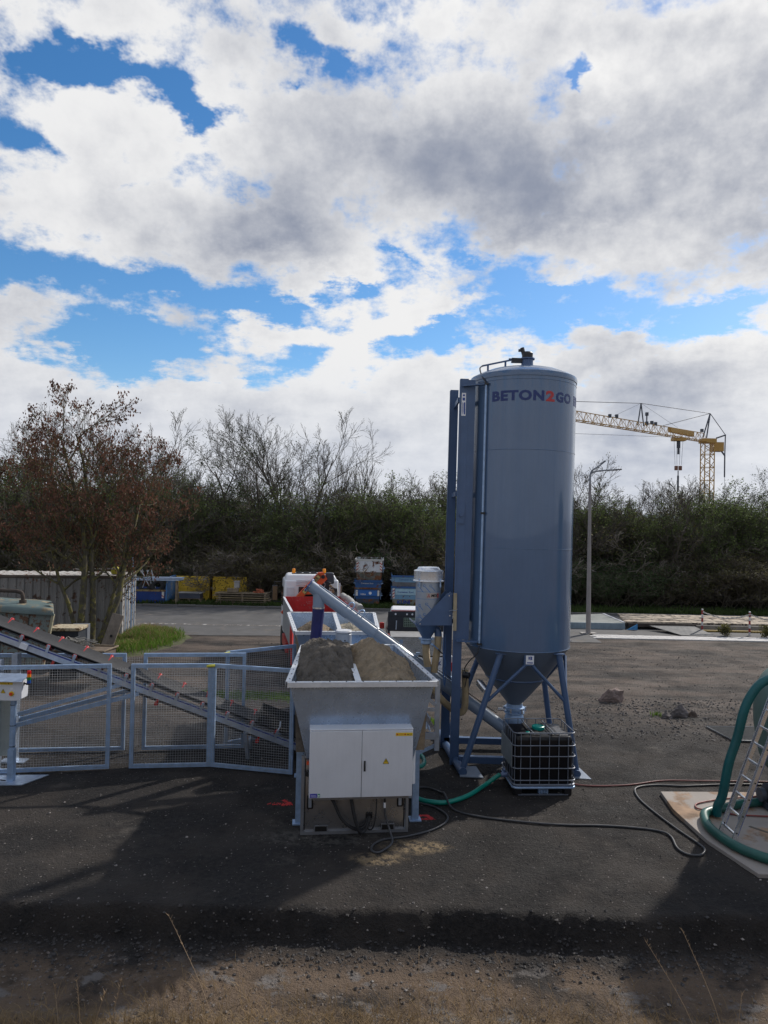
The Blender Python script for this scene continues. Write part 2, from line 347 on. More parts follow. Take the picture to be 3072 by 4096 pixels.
def build_ground():
    us = np.concatenate([[-30, -9, -4, -2, -1.3, -.95], np.arange(-.72, .7201, .0046), [.95, 1.3, 2, 4, 9, 30]])
    ys = np.concatenate([[-60, -25, -10, -4, 0, 2.5, 4.5, 5.8], np.exp(np.arange(math.log(6.6), math.log(46), .0040)), [50, 58, 70, 90, 130, 200, 320, 600, 1200, 3000]])
    Yg, Ug = np.meshgrid(ys, us, indexing='ij'); Xg = Ug*np.maximum(np.abs(Yg), 7.)
    Zg = ground_z(Xg, np.clip(Yg, 1.3, 60)); Zg[Yg > 46] = -.02
    nr, nc = Yg.shape; vs = np.stack([Xg, Yg, Zg], -1).reshape(-1, 3)
    i, j = np.meshgrid(np.arange(nr-1), np.arange(nc-1), indexing='ij'); a = (i*nc+j).ravel()
    fs = np.stack([a, a+1, a+nc+1, a+nc], -1)
    me = bpy.data.meshes.new('ground'); me.from_pydata(vs.tolist(), [], fs.tolist()); me.polygons.foreach_set('use_smooth', [True]*len(me.polygons))
    o = bpy.data.objects.new('ground', me); COL.objects.link(o); _tag(o, 'dark gritty yard ground with a low bank in front', 'ground', kind='structure')
    M = bpy.data.materials.new('yard grit'); M.use_nodes = True; nt = M.node_tree; N = nt.nodes; L = nt.links; b = N['Principled BSDF']
    tc = N.new('ShaderNodeTexCoord'); sp = N.new('ShaderNodeSeparateXYZ'); L.new(tc.outputs['Object'], sp.inputs[0])
    def noise(s, d=5, r=.6, st=(1, 1, 1)):
        mp = N.new('ShaderNodeMapping'); mp.inputs['Scale'].default_value = st; L.new(tc.outputs['Object'], mp.inputs[0])
        n = N.new('ShaderNodeTexNoise'); n.inputs['Scale'].default_value = s; n.inputs['Detail'].default_value = d; n.inputs['Roughness'].default_value = r; L.new(mp.outputs[0], n.inputs[0]); return n.outputs[0]
    def mr(x, a, b_, lo=0., hi=1.):
        n = N.new('ShaderNodeMapRange'); n.interpolation_type = 'SMOOTHSTEP'; L.new(x, n.inputs[0])
        for k, v in enumerate((a, b_, lo, hi)): n.inputs[k+1].default_value = v
        return n.outputs[0]
    def mth(op, x, y):
        n = N.new('ShaderNodeMath'); n.operation = op
        for k, v in ((0, x), (1, y)):
            if isinstance(v, bpy.types.NodeSocket): L.new(v, n.inputs[k])
            else: n.inputs[k].default_value = v
        return n.outputs[0]
    def mix(f, a, b_):
        n = N.new('ShaderNodeMix'); n.data_type = 'RGBA'; L.new(f, n.inputs[0])
        for s, v in ((n.inputs[6], a), (n.inputs[7], b_)):
            if isinstance(v, bpy.types.NodeSocket): L.new(v, s)
            else: s.default_value = (*v, 1)
        return n.outputs[2]
    c = mix(mr(noise(14, 6, .7), .35, .7), (0.015, .0142, .0142), (.034, .0305, .029))
    c = mix(mr(noise(.7, 5, .6), .42, .62), c, (.042, .036, .032))                            # dry brown patches
    tr = mth('MULTIPLY', mr(sp.outputs[1], 15.5, 20), mr(noise(.6, 7, .68, (.55, 1.5, 1)), .36, .66)); c = mix(tr, c, (.130, .103, .086))   # driven middle of the yard, its sunlit look painted in as paler brown
    mud = mth('MULTIPLY', mth('SUBTRACT', 1., mr(sp.outputs[1], 8.3, 9.0)), mr(noise(1.1, 6, .6), .34, .56)); c = mix(mud, c, (.150, .108, .076))
    grey = mth('MULTIPLY', mth('SUBTRACT', 1., mr(sp.outputs[1], 8.3, 8.9)), mr(noise(2.3, 5, .6, (1, 1.5, 1)), .55, .66)); c = mix(grey, c, (.17, .155, .145))
    dead = mth('MULTIPLY', mth('SUBTRACT', 1., mr(sp.outputs[1], 7.55, 7.85)), mr(noise(9, 5, .7), .40, .58)); c = mix(dead, c, (.19, .135, .075))
    # wheel tracks curving through the yard and paler dusty patches
    wv = N.new('ShaderNodeTexWave'); wv.wave_type = 'RINGS'; wv.rings_direction = 'Z'; wv.inputs['Scale'].default_value = .055; wv.inputs['Distortion'].default_value = 3.5; wv.inputs['Detail'].default_value = 3; wv.inputs['Detail Scale'].default_value = .6
    mpw = N.new('ShaderNodeMapping'); mpw.inputs['Location'].default_value = (14, -2, 0); L.new(tc.outputs['Object'], mpw.inputs[0]); L.new(mpw.outputs[0], wv.inputs[0])
    trk = mth('MULTIPLY', mth('MULTIPLY', mr(wv.outputs['Fac'], .86, .97), mr(sp.outputs[1], 9.4, 11.)), mr(noise(3.5, 5, .7), .38, .6)); c = mix(mth('MULTIPLY', trk, .5), c, (.028, .025, .024))
    dst = mth('MULTIPLY', mr(sp.outputs[1], 9.5, 10.5), mr(noise(.9, 6, .65, (1, 1.3, 1)), .58, .74)); c = mix(mth('MULTIPLY', dst, .5), c, (.13, .115, .10))
    # pale grit speckle
    vo = N.new('ShaderNodeTexVoronoi'); vo.inputs['Scale'].default_value = 22; L.new(tc.outputs['Object'], vo.inputs[0])
    wn = N.new('ShaderNodeSeparateColor'); L.new(vo.outputs['Color'], wn.inputs[0])
    sk = mth('MULTIPLY', mth('LESS_THAN', vo.outputs['Distance'], .22), mth('GREATER_THAN', wn.outputs[0], .88)); c = mix(mth('MULTIPLY', sk, .75), c, (.22, .20, .19))
    # spilled sand by the mixer's feed cable
    for (px, py, sx, sy) in ((.02, 10.55, .42, .20), (.95, 10.95, .22, .10), (.55, 10.95, .5, .25), (-.9, 11.2, 1.1, .3)):
        a = mth('POWER', mth('DIVIDE', mth('SUBTRACT', sp.outputs[0], px), sx), 2.); d = mth('POWER', mth('DIVIDE', mth('SUBTRACT', sp.outputs[1], py), sy), 2.)
        e = mth('MULTIPLY', mr(mth('ADD', a, d), 0., 1.6, 1., 0.), mr(noise(7, 5, .7), .40, .62)); c = mix(mth('MULTIPLY', e, .8 if px != -.9 else .35), c, (.34, .255, .15) if px != -.9 else (.2, .19, .17))
    L.new(c, b.inputs['Base Color'])
    L.new(mr(noise(1.3, 4), .35, .7, .78, .95), b.inputs['Roughness']); b.inputs['Specular IOR Level'].default_value = .25
    bn = N.new('ShaderNodeBump'); bn.inputs['Strength'].default_value = 1.0; bn.inputs['Distance'].default_value = .05
    L.new(mth('ADD', noise(28, 6, .72), mth('MULTIPLY', noise(7, 4), .8)), bn.inputs['Height']); L.new(bn.outputs[0], b.inputs['Normal'])
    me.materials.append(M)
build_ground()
def stones(name, n, region, size, m, label, seed):
    rng = np.random.default_rng(seed); x0, x1, y0, y1 = region
    xs = rng.uniform(x0, x1, n); ys = rng.uniform(y0, y1, n)
    if name == 'bank_gravel': ys = np.clip(rng.normal(8.86, .17, n)-.35*rng.random(n)**3, 7.7, 9.4)
    zs = ground_z(xs, ys); sz = size[0]+(size[1]-size[0])*rng.random(n)**3.2
    base = np.array([(1, 0, 0), (0, 1, 0), (-1, 0, 0), (0, -1, 0), (0, 0, .8), (0, 0, -.6)], float)
    P = base[None]*(.65+.7*rng.random((n, 6, 3)))+rng.uniform(-.25, .25, (n, 6, 3)); ang = rng.uniform(0, 6.28, n)
    ca, sa = np.cos(ang)[:, None], np.sin(ang)[:, None]; X = P[..., 0]*ca-P[..., 1]*sa; Yv = P[..., 0]*sa+P[..., 1]*ca
    vs = np.stack([xs[:, None]+X*sz[:, None], ys[:, None]+Yv*sz[:, None], zs[:, None]+(P[..., 2]+.25)*sz[:, None]*.75], -1).reshape(-1, 3)
    f = np.array([(0, 1, 4), (1, 2, 4), (2, 3, 4), (3, 0, 4), (1, 0, 5), (2, 1, 5), (3, 2, 5), (0, 3, 5)]); fs = (f[None]+6*np.arange(n)[:, None, None]).reshape(-1, 3)
    me = bpy.data.meshes.new(name); me.from_pydata(vs.tolist(), [], fs.tolist()); me.materials.append(m)
    o = bpy.data.objects.new(name, me); COL.objects.link(o); _tag(o, label, 'gravel', kind='stuff')
grav = mat('dark gravel', (.040, .037, .036), .85, 0, .75, 30)
gravl = mat('pale gravel', (.21, .19, .175), .85, 0, .6, 30)
stones('bank_gravel', 4200, (-7, 7, 8, 9.5), (.006, .034), grav, 'dark gravel tumbled down the low bank', 3)
stones('yard_gravel', 9000, (-8, 9, 9.3, 17), (.004, .020), grav, 'dark grit scattered over the yard', 4)
stones('pale_gravel', 900, (-8, 9, 7.8, 15), (.004, .026), gravl, 'pale pebbles scattered over the yard', 5)
stones('path_gravel', 3000, (-6, 6, 7.4, 8.7), (.004, .028), mat('brown gravel', (.12, .10, .085), .85, 0, .6, 30), 'brownish gravel on the muddy track in front', 6)
stones('rock_rubble', 3200, (4.6, 10.5, 16.6, 20.6), (.008, .045), mat('grey rubble', (.085, .078, .075), .85, 0, .6, 20), 'grey rubble strewn round the boulders', 8)
stones('far_grit', 4500, (-6, 16, 17, 29), (.008, .035), grav, 'dark grit strewn over the far yard', 12)
def sheet_obj(name, pts, z, m, label, cat):
    b = MB(); b.add([(x, y, z) for x, y in pts], [tuple(range(len(pts)))]); return b.build(name, m, smooth=0, kind='structure', label=label, cat=cat, recalc=False)
asph = mat('worn asphalt', (.078, .077, .078), .85, 0, .22, 1.2, .25, 45, rust=((.13, .115, .10), .08, .9))
e = [(-70, 29.6)]+[(x, 30.2+.55*float(fbm(x*.5, 2.2, 4, 4))) for x in np.arange(-20, 9.6, .5)]+[(9.6, 32.5), (70, 32.5)]
b = MB(); n_ = len(e); b.add([(x, y, .006) for x, y in e]+[(x, 39.45, .006) for x, y in e], [(i, i+1, n_+i+1, n_+i) for i in range(n_-1)])
b.build('road', asph, smooth=0, kind='structure', label='grey asphalt road crossing behind the yard', cat='road')
gut = mat('pale worn gutter setts', (.40, .39, .38), .85, 0, .3, 9, .3, 30, rust=((.12, .11, .10), .42, 4))
sheet_obj('gutter', [(-40, 32.72), (8, 33.1), (8, 33.36), (-40, 32.98)], .011, gut, 'pale strip of setts along the road', 'gutter')
kerb = _tag(bpy.data.objects.new('kerb', None), 'far kerb of dark stones along the road', 'kerb', kind='structure'); COL.objects.link(kerb); W[kerb] = Matrix.Identity(4)
ks = MB().bx(-.49, 0, 0, .49, .16, .12).build('kerb_stone', mat('dark kerb stone', (.13, .125, .12), .85, 0, .2, 3, .2), kerb, bevel=.012); ks.location = (-20, 39.46, 0)
for i in range(1, 52):
    k_ = ks.copy(); COL.objects.link(k_); k_.location = (-20+i, 39.46+random.uniform(-.01, .01), random.uniform(-.01, .015))
vg = mat('verge soil and grass', (.035, .045, .018), .95, 0, .45, 2.2, .5, 20, rust=((.055, .04, .025), .3, 1.6))
b = MB(); xs_ = np.arange(-45, 46, 1.); yv = [39.63, 40.6, 42, 44, 48, 56, 75]
P_ = [[(x, y, .06+.05*(y > 40)+.22*float(np.clip((y-43)/8, 0, 1))+.12*float(fbm(x*.6, y*.6, 77, 3))*(y > 40)) for x in xs_] for y in yv]
b.add([p for r in P_ for p in r], [(i*len(xs_)+j, i*len(xs_)+j+1, (i+1)*len(xs_)+j+1, (i+1)*len(xs_)+j) for i in range(len(yv)-1) for j in range(len(xs_)-1)])
b.build('verge', vg, smooth=60, kind='structure', label='grassy verge and woodland floor beyond the road', cat='verge')
pav = mat('pale paving blocks', (.46, .45, .44), .8, 0, .12, 5, .3, 25)
PS = MB(); xs_ = np.arange(9.5, 34, .4)
for r_ in range(4):
    for q_, x in enumerate(xs_):
        y0 = 31.36+r_*.24; off = .2*(r_ % 2); zt = .03+random.uniform(-.004, .004)
        if x+off < 9.4+(32.4-y0)*-.4+.6 and r_ > 0: pass
        PS.bx(x+off+.006, y0+.006, -.02, x+off+.394, y0+.234, zt)
PS.build('paving_strip', pav, smooth=0, kind='structure', label='pale block paving strip in front of the weighbridge', cat='paving')
def hills():
    b = MB(); xs = np.linspace(-1500, 1500, 80); n = len(xs); rows = [(1100, 0), (1300, .75), (1500, 1), (1900, 0)]
    for y, k in rows: b.v += [(float(x), y, float(k*(16+34*(fbm(x/420, 1.7, 8, 4)+.5)))-2*(k == 0)) for x in xs]
    b.f = [(r*n+i, r*n+i+1, (r+1)*n+i+1, (r+1)*n+i) for r in range(3) for i in range(n-1)]
    b.build('hills', mat('haze blue wooded hills', (.10, .14, .19), 1, 0, .3, .004), smooth=60, kind='structure', label='low haze blue hills on the horizon behind the trees', cat='hills')  # aerial haze put into the base colour as blue
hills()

# ================================================================ batching plant
TH = rad(6.5)
def hopper_hw(y, z): return (1.17-.23*y/3.3) - .235*(2.47-z)
hopm = mat('hopper galvanised sheet', (.33, .41, .53), .28, .58, .14, 2.5, .02, 14)
rimm_ = mat('rim zinc sunlit tone', (.62, .64, .67), .42, .35, .08, 8)  # zinc lightened in colour to give the flanges a sunlit top
def make_hopper(name, loc, rz, label):
    T = thing(name, loc, label, 'hopper', rz=rz)
    def body(b):
        def loop(i, zt):
            k = .012*i; out = []
            for y, s in ((0, -1), (0, 1), (3.3, 1), (3.3, -1)):
                yy = y+(.14*(2.47-zt)+k)*(1 if y == 0 else -1); out.append((s*(hopper_hw(y, zt)-k), yy, zt))
            return out
        A, Bo, Ai, Bi = loop(0, 2.465), loop(0, .95), loop(1, 2.465), loop(1, .95)
        b.add(A+Bo+Ai+Bi, [(i, 4+i, 4+(i+1) % 4, (i+1) % 4) for i in range(4)]+[(8+i, 8+(i+1) % 4, 12+(i+1) % 4, 12+i) for i in range(4)]
              + [(i, (i+1) % 4, 8+(i+1) % 4, 8+i) for i in range(4)]+[(4+i, 12+i, 12+(i+1) % 4, 4+(i+1) % 4) for i in range(4)]+[(12, 13, 14, 15)])
    part('hopper_body', hopm, T, body, world=False, smooth=0)
    c = [(-1.20, -.03), (1.20, -.03), (.97, 3.33), (-.97, 3.33)]
    for i in range(4):
        p, q = V((*c[i], 2.475)), V((*c[(i+1) % 4], 2.475)); d = (q-p).normalized(); off = .045
        if i % 2: p = p+d*.046; q = q-d*.046
        nrm = V((0, 0, 1)).cross(d)
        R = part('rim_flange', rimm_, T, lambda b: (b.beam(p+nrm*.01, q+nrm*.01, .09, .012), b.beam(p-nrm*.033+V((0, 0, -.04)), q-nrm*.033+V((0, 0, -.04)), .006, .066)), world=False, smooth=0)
        n = 9
        part('rim_bolts', mat('dark bolt', (.10, .10, .11), .5, .6), R, lambda b: [b.cyl(p.lerp(q, (k+.5)/n)+nrm*.015+V((0, 0, .006)), p.lerp(q, (k+.5)/n)+nrm*.015+V((0, 0, .014)), .012, n=6) for k in range(n)], world=False, kind='stuff')
    D_ = part('divider', galv, T, lambda b: b.bx(-.074, .13, 1.2, -.066, 3.17, 2.46), world=False, smooth=0)
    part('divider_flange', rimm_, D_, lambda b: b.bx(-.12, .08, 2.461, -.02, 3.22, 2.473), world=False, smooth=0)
    part('lifting_eye', alu, T, lambda b: b.tube([(.68+.15*math.cos(t), 3.02+.05*math.sin(t), 2.40) for t in np.linspace(0, 6.2832, 17)[:-1]], .02, 6, closed=True), world=False)
    for s in (-1, 1):
        for y in (.60, 2.75):
            L_ = part('leg', galvb, T, lambda b: (b.bx(s*.98-.055, y-.06, .02, s*.98-.045, y+.06, 1.42), b.bx(s*.98+.045, y-.06, .02, s*.98+.055, y+.06, 1.42), b.bx(s*.98-.045, y-.06, .02, s*.98+.045, y-.05, 1.42), b.bx(s*.98-.1, y-.1, 0, s*.98+.1, y+.1, .02)), world=False, smooth=0)
            part('leg_gusset', galv, L_, lambda b: b.prism([(s*(.93), y-.055, 1.42), (s*1.035, y-.055, 1.42), (s*(hopper_hw(y, 2.0)+.005), y-.055, 1.98), (s*(hopper_hw(y, 1.42)+.004), y-.055, 1.43)], (0, .1, 0)), world=False, smooth=0)
            part('leg_bracket', galv, L_, lambda b: b.beam((s*.99, y-.02, .40), (s*.87, y-.02, .40), .05, .04), world=False, smooth=0)
    return T
HF = make_hopper('aggregate_hopper', (-.28, 11.24, 0), TH, 'front galvanised hopper of dark and tan sand with white switch cabinet')
# stainless machine base below the front hopper
def base(b): b.bx(-.90, .18, .03, .745, 2.95, 1.24)
BS = part('base_housing', stain, HF, base, world=False, smooth=0, bevel=.01)
fr = mat('base frame steel', (.27, .28, .30), .45, .6, .1)
part('base_frame', fr, HF, lambda b: (b.bx(-.95, .135, 0, .795, .178, .05), b.bx(-.95, .135, .052, -.905, .178, 1.26), b.bx(.75, .135, .052, .795, .178, 1.26), b.bx(-.95, .18, 0, -.905, 3., .05), b.bx(.75, .18, 0, .795, 3., .05)), world=False, smooth=0)
part('gasket', rubber, BS, lambda b: b.tube([(-.885, .172, .07), (-.885, .172, 1.2), (.725, .172, 1.2), (.725, .172, .07)], .008, 6), world=False)
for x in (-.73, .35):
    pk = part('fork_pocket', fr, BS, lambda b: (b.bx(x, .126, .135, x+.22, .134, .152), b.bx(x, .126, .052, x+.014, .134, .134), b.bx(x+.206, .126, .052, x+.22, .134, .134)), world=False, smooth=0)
    part('pocket_opening', blk, pk, lambda b: b.bx(x+.016, .128, .054, x+.204, .177, .132), world=False, smooth=0)  # shade inside the pocket given as a black block
for x in (-.80, .66):
    lt = part('latch', black, BS, lambda b: b.bx(x-.05, .155, .40, x+.05, .179, .62), world=False, bevel=.012)
    part('latch_tongue', galv, lt, lambda b: b.bx(x-.028, .148, .43, x+.022, .156, .60), world=False)
part('cable_inlet', black, BS, lambda b: b.bx(.10, .16, .22, .21, .179, .32), world=False, bevel=.02)
part('stop_button', mat('orange red plastic', (.65, .08, .02), .4), BS, lambda b: (b.bx(-.87, .12, 1.12, -.82, .178, 1.17), ), world=False)
part('rotary_switch', black, BS, lambda b: b.cyl((-.85, .178, .98), (-.85, .10, .98), .04), world=False)
# switch cabinet
CB = part('switch_cabinet', cabw, HF, lambda b: b.bx(-.83, -.15, .70, .80, .13, 1.745), world=False, bevel=.012)
for x0, x1 in ((-.828, -.014), (-.008, .798)):
    part('door', cabw, CB, lambda b: b.bx(x0, -.176, .702, x1, -.152, 1.742), world=False, bevel=.006)
part('door_gap', blk, CB, lambda b: b.bx(-.0135, -.17, .705, -.0085, -.153, 1.74), world=False)
part('rain_edge', cabw, CB, lambda b: b.bx(-.835, -.17, 1.7465, .805, .135, 1.768), world=False, bevel=.006)
part('handle', black, CB, lambda b: (b.bx(.022, -.192, 1.11, .05, -.1765, 1.275), b.bx(.026, -.205, 1.13, .046, -.193, 1.255)), world=False, bevel=.004)
part('gland_plate', mat('brown grey gland plate', (.16, .15, .145), .6), CB, lambda b: b.bx(-.77, -.14, .66, .74, .12, .699), world=False)
def tri_sign(T, c, s, world=False, nrm=-1):
    x, y, z = c
    S_ = part('warning_sign', yel, T, lambda b: b.prism([(x-s*.5, y, z-s*.42), (x+s*.5, y, z-s*.42), (x, y, z+s*.45)], (0, .002*nrm, 0)), world=world, smooth=0)
    def edge(b):
        P = [V((x-s*.5, y, z-s*.42)), V((x+s*.5, y, z-s*.42)), V((x, y, z+s*.45))]
        for i in range(3): b.beam(P[i]+V((0, .0025*nrm, 0)), P[(i+1) % 3]+V((0, .0025*nrm, 0)), .002, s*.06)
        b.prism([(x-.03*s, y+.004*nrm, z+.2*s), (x+.07*s, y+.004*nrm, z+.2*s), (x+.02*s, y+.004*nrm, z-.02*s), (x+.09*s, y+.004*nrm, z), (x-.03*s, y+.004*nrm, z-.34*s), (x, y+.004*nrm, z-.08*s), (x-.09*s, y+.004*nrm, z-.1*s)], (0, .001*nrm, 0))
    part('sign_print', blk, S_, edge, world=world, smooth=0)
tri_sign(CB, (.372, -.1765, 1.262), .095)
st = part('warning_strip', yel, CB, lambda b: b.bx(.52, -.1785, 1.655, .79, -.1765, 1.705), world=False)
part('strip_print', red, st, lambda b: [b.cyl((x, -.1785, 1.68), (x, -.1795, 1.68), .014, n=10) for x in (.545, .67)]+[b.bx(x, -.1795, 1.672+k*.014, x+.075, -.1786, 1.676+k*.014) for x in (.572,) for k in (0, 1)], world=False)
part('strip_symbol', blk, st, lambda b: [b.prism([(x-.015, -.1786, 1.668), (x+.015, -.1786, 1.668), (x, -.1786, 1.694)], (0, -.001, 0)) for x in (.715, )]+[b.bx(.738, -.1795, 1.663+k*.012, .78, -.1786, 1.666+k*.012) for k in range(3)], world=False)
nb = part('type_plate', mat('plate violet blue', (.05, .05, .36), .4), CB, lambda b: b.bx(-.812, -.1785, .712, -.70, -.1765, .775), world=False)
part('plate_lines', white, nb, lambda b: [b.bx(-.80, -.1795, .722+k*.014, -.72+.01*(k % 2), -.1786, .725+k*.014) for k in range(3)], world=False)
tg = part('test_badge', mat('badge green', (.02, .25, .12), .4), CB, lambda b: b.bx(-.692, -.1785, .718, -.655, -.1765, .772), world=False)
part('badge_face', white, tg, lambda b: b.cyl((-.6735, -.1786, .742), (-.6735, -.18, .742), .013, n=12), world=False)
def hang(pts, r, m, T, nm='hanging_cable'): return part(nm, m, T, lambda b: b.tube(bez(pts, 8), r, 8), world=False)
hang([(-.52, -.02, .67), (-.44, -.03, .58), (-.30, -.02, .30), (-.10, .03, .12), (.06, .09, .12), (.16, .17, .24)], .020, rubber, HF)
hang([(-.48, 0, .67), (-.40, 0, .52), (-.28, .02, .28), (-.1, .06, .13), (.04, .10, .15), (.15, .17, .25)], .016, rubber, HF)
hang([(-.16, -.02, .67), (-.13, -.03, .50), (-.08, -.03, .28), (.0, .0, .08), (.10, .08, .10), (.17, .17, .26)], .028, rubber, HF)
hang([(.25, -.02, .67), (.25, -.03, .45), (.22, -.02, .2), (.17, .05, .09), (.12, .12, .11), (.14, .17, .22)], .011, rubber, HF)
hang([(.385, -.02, .67), (.385, -.02, .55)], .018, rubber, HF, 'cable_gland')
hang([(.385, -.02, .55), (.385, -.025, .47)], .0195, white, HF, 'cable_tag')
part('side_pipe', white, HF, lambda b: (b.cyl((.86, .25, .75), (.86, .25, 1.28), .055), b.cyl((.86, .25, 1.28), (.86, .25, 1.34), .062)), world=False)

def pile(name, loc_T, xr, fz, m, label, cat, seed, group=None, lump=.05):
    """heap of loose material filling one hopper compartment; xr gives the wall positions as function of y and z"""
    T = loc_T; nu, nv = 90, 130; b = MB(); X = np.zeros((nv, nu)); Y = np.zeros((nv, nu)); Z = np.zeros((nv, nu))
    for j in range(nv):
        y = .15+(3.15-.15)*j/(nv-1)
        for i in range(nu):
            s = i/(nu-1); z = 2.2
            for _ in range(4):
                a, c = xr(y, min(z, 2.47)); x = a+(c-a)*s; z = fz(x, y)
            X[j, i], Y[j, i], Z[j, i] = x, y, z
    N1 = fbm(X*2.2+seed, Y*2.2, seed, 5, .58)*lump*4.8 + fbm(X*8, Y*8+seed, seed+3, 4, .68)*lump*2.4+.03*fbm(X*34, Y*34, seed+9, 2)
    rid = -.55*np.clip(.10-np.abs(fbm(X*2.6+1.1*Y, Y*1.4+seed, seed+5, 4)), 0, 1)*(lump > .04)
    Z = Z+N1+rid
    b.v = [(float(X[j, i]), float(Y[j, i]), float(Z[j, i])) for j in range(nv) for i in range(nu)]
    b.f = [(j*nu+i, j*nu+i+1, (j+1)*nu+i+1, (j+1)*nu+i) for j in range(nv-1) for i in range(nu-1)]
    edge = [i for i in range(nu)]+[j*nu+nu-1 for j in range(1, nv)]+[(nv-1)*nu+i for i in range(nu-2, -1, -1)]+[j*nu for j in range(nv-2, 0, -1)]
    o = len(b.v); b.v += [(b.v[k][0]*.97, .15+(b.v[k][1]-.15)*.96+.06, 1.3) for k in edge]; n = len(edge)
    b.f += [(edge[k], o+k, o+(k+1) % n, edge[(k+1) % n]) for k in range(n)]+[tuple(range(o, o+n))]
    ob = b.build(name, m, None, smooth=50, label=label, cat=cat, group=group); ob.matrix_world = W[T]; return ob
dsand = mat('dark moist sand', (.100, .085, .069), .95, 0, .35, 6, .9, 45)
tsand = mat('tan sand', (.25, .192, .126), .95, 0, .32, 5, .9, 45)
pile('sand_heap', HF, lambda y, z: (-(hopper_hw(y, z)-.02), -.078), lambda x, y: 2.90-.40*math.hypot((x+.50)*1.35, (y-2.0)/1.35)-.10*max(0, y-2.2)-.25*max(0, -.85-x), dsand, 'dark grey sand heap in left half of front hopper', 'sand', 3)
pile('sand_heap', HF, lambda y, z: (-.062, hopper_hw(y, z)-.02), lambda x, y: 2.86-.62*abs(x-.30-.16*(2.1-y))-.26*abs(y-2.25)*(.62 if y < 2.25 else 1.6), tsand, 'tan sand heap in right half of front hopper', 'sand', 11)
HR = make_hopper('aggregate_hopper', (-1.40, 19.53, 0), TH+math.pi, 'rear galvanised hopper holding gravel, beside the red tipper truck')
part('base_frame', galv, HR, lambda b: b.bx(-.90, .25, .05, .80, 2.95, .95), world=False, bevel=.01)
bgr = mat('brown gravel aggregate', (.17, .125, .08), .9, 0, .5, 22, .9, 38)
pgr = mat('pale gravel aggregate', (.30, .265, .20), .9, 0, .45, 22, .9, 34)
pile('gravel_heap', HR, lambda y, z: (-.062, hopper_hw(y, z)-.02), lambda x, y: 2.56-.62*math.hypot(x-.50, (y-1.9)*.8), bgr, 'brown gravel heap in left half of rear hopper', 'gravel', 21, lump=.03)
pile('gravel_heap', HR, lambda y, z: (-(hopper_hw(y, z)-.02), -.078), lambda x, y: 2.50-.34*math.hypot(x+.62, (y-1.7)*.7), pgr, 'pale gravel heap in right half of rear hopper', 'gravel', 31, lump=.03)

# mixer between the two hoppers
MX = thing('concrete_mixer', (-.82, 15.35, 0), 'grey drum mixer with round vent hood between the two hoppers', 'mixer', rz=TH)
part('drum', silod, MX, lambda b: b.lathe([(.0, .55), (.70, .55), (.72, .62), (.72, 1.62), (.70, 1.66), (0, 1.66)], n=40), world=False)
part('top_cover', galvb, MX, lambda b: b.bx(-.78, -.62, 1.665, .78, .62, 1.74), world=False, bevel=.01)
VH = part('vent_hood', mat('grey blue hood paint', (.30, .34, .40), .4), MX, lambda b: b.lathe([(.13, 1.745), (.13, 2.30), (.178, 2.30), (.178, 2.545), (.16, 2.56), (.15, 2.575), (0, 2.575)], (0, .16, 0), 32), world=False)
part('hood_lid', cabw, VH, lambda b: b.lathe([(.0, 2.578), (.182, 2.58), (.187, 2.60), (.17, 2.625), (0, 2.635)], (0, .16, 0), 32), world=False)
part('port', black, VH, lambda b: b.cyl((0.02, -.02, 2.42), (.02, -.025, 2.42), .017, n=12), world=False)
for x in (-.6, .6):
    for y in (-.5, .5): part('leg', galvb, MX, lambda b: b.bx(x-.05, y-.05, 0, x+.05, y+.05, .6), world=False)

# ---------------------------------------------------------------- guard panels
wire = mat('galvanised wire', (.42, .43, .44), .5, .5, .05)
def guard(p, q, label, zt=2.10, zb=.03, frame=True, pin=False, name='guard_panel'):
    p, q = V((*p, 0)), V((*q, 0)); L_ = (q-p).length; d = (q-p).normalized(); T = thing(name, p, label, 'guard panel', 'wire guard panels round the conveyor', rz=math.atan2(d.y, d.x))
    w = .075
    if frame:
        part('top_rail', galvb, T, lambda b: b.bx(0, -.025, zt-w, L_, .025, zt), world=False, smooth=0)
        part('bottom_rail', galvb, T, lambda b: b.bx(0, -.025, zb, L_, .025, zb+w), world=False, smooth=0)
        for x in (0, L_-w): part('post', galvb, T, lambda b: b.bx(x, -.025, zb+w+.001, x+w, .025, zt-w-.001), world=False, smooth=0)
    def mesh(b):
        r = .0021; x = .02 if not frame else .0
        xs = np.arange(x, L_-x+.001, .05); zs = np.arange(zb+(.04 if frame else .09), zt-.03, .05)
        for x_ in xs: b.cyl((x_, -.030, zb+.03), (x_, -.030, zt-.03), r, n=3, cap=False)
        for z_ in zs: b.cyl((x, -.034, z_), (L_-x, -.034, z_), r, n=3, cap=False)
    part('wire_mesh', wire, T, mesh, world=False, kind='stuff', smooth=0, recalc=False)
    if pin: part('hinge_pin', mat('pin yellow', (.55, .50, .05), .45), T, lambda b: (b.cyl((-.10, -.05, zt-.05), (.06, -.05, zt-.03), .028, n=12), b.cyl((-.14, -.05, zt-.055), (-.10, -.05, zt-.05), .012, n=8)), world=False)
    return T
guard((-8.6, 13.38), (-5.36, 13.98), 'front guard panel furthest left, behind the control post')
guard((-5.355, 13.985), (-4.985, 14.02), 'frameless wire strip closing the gap between front guard panels', zb=.06, zt=2.06, frame=False)
guard((-4.98, 14.02), (-3.41, 14.21), 'middle front guard panel with conveyor passing behind')
guard((-3.40, 14.21), (-1.70, 13.86), 'front guard panel slanting to front hopper leg, yellow pin at its corner', pin=True)
guard((-8.6, 14.72), (-5.47, 15.09), 'rear guard panel furthest left, behind the conveyor')
guard((-5.465, 15.09), (-5.115, 15.13), 'frameless wire strip between the rear guard panels', zb=.06, zt=2.06, frame=False)
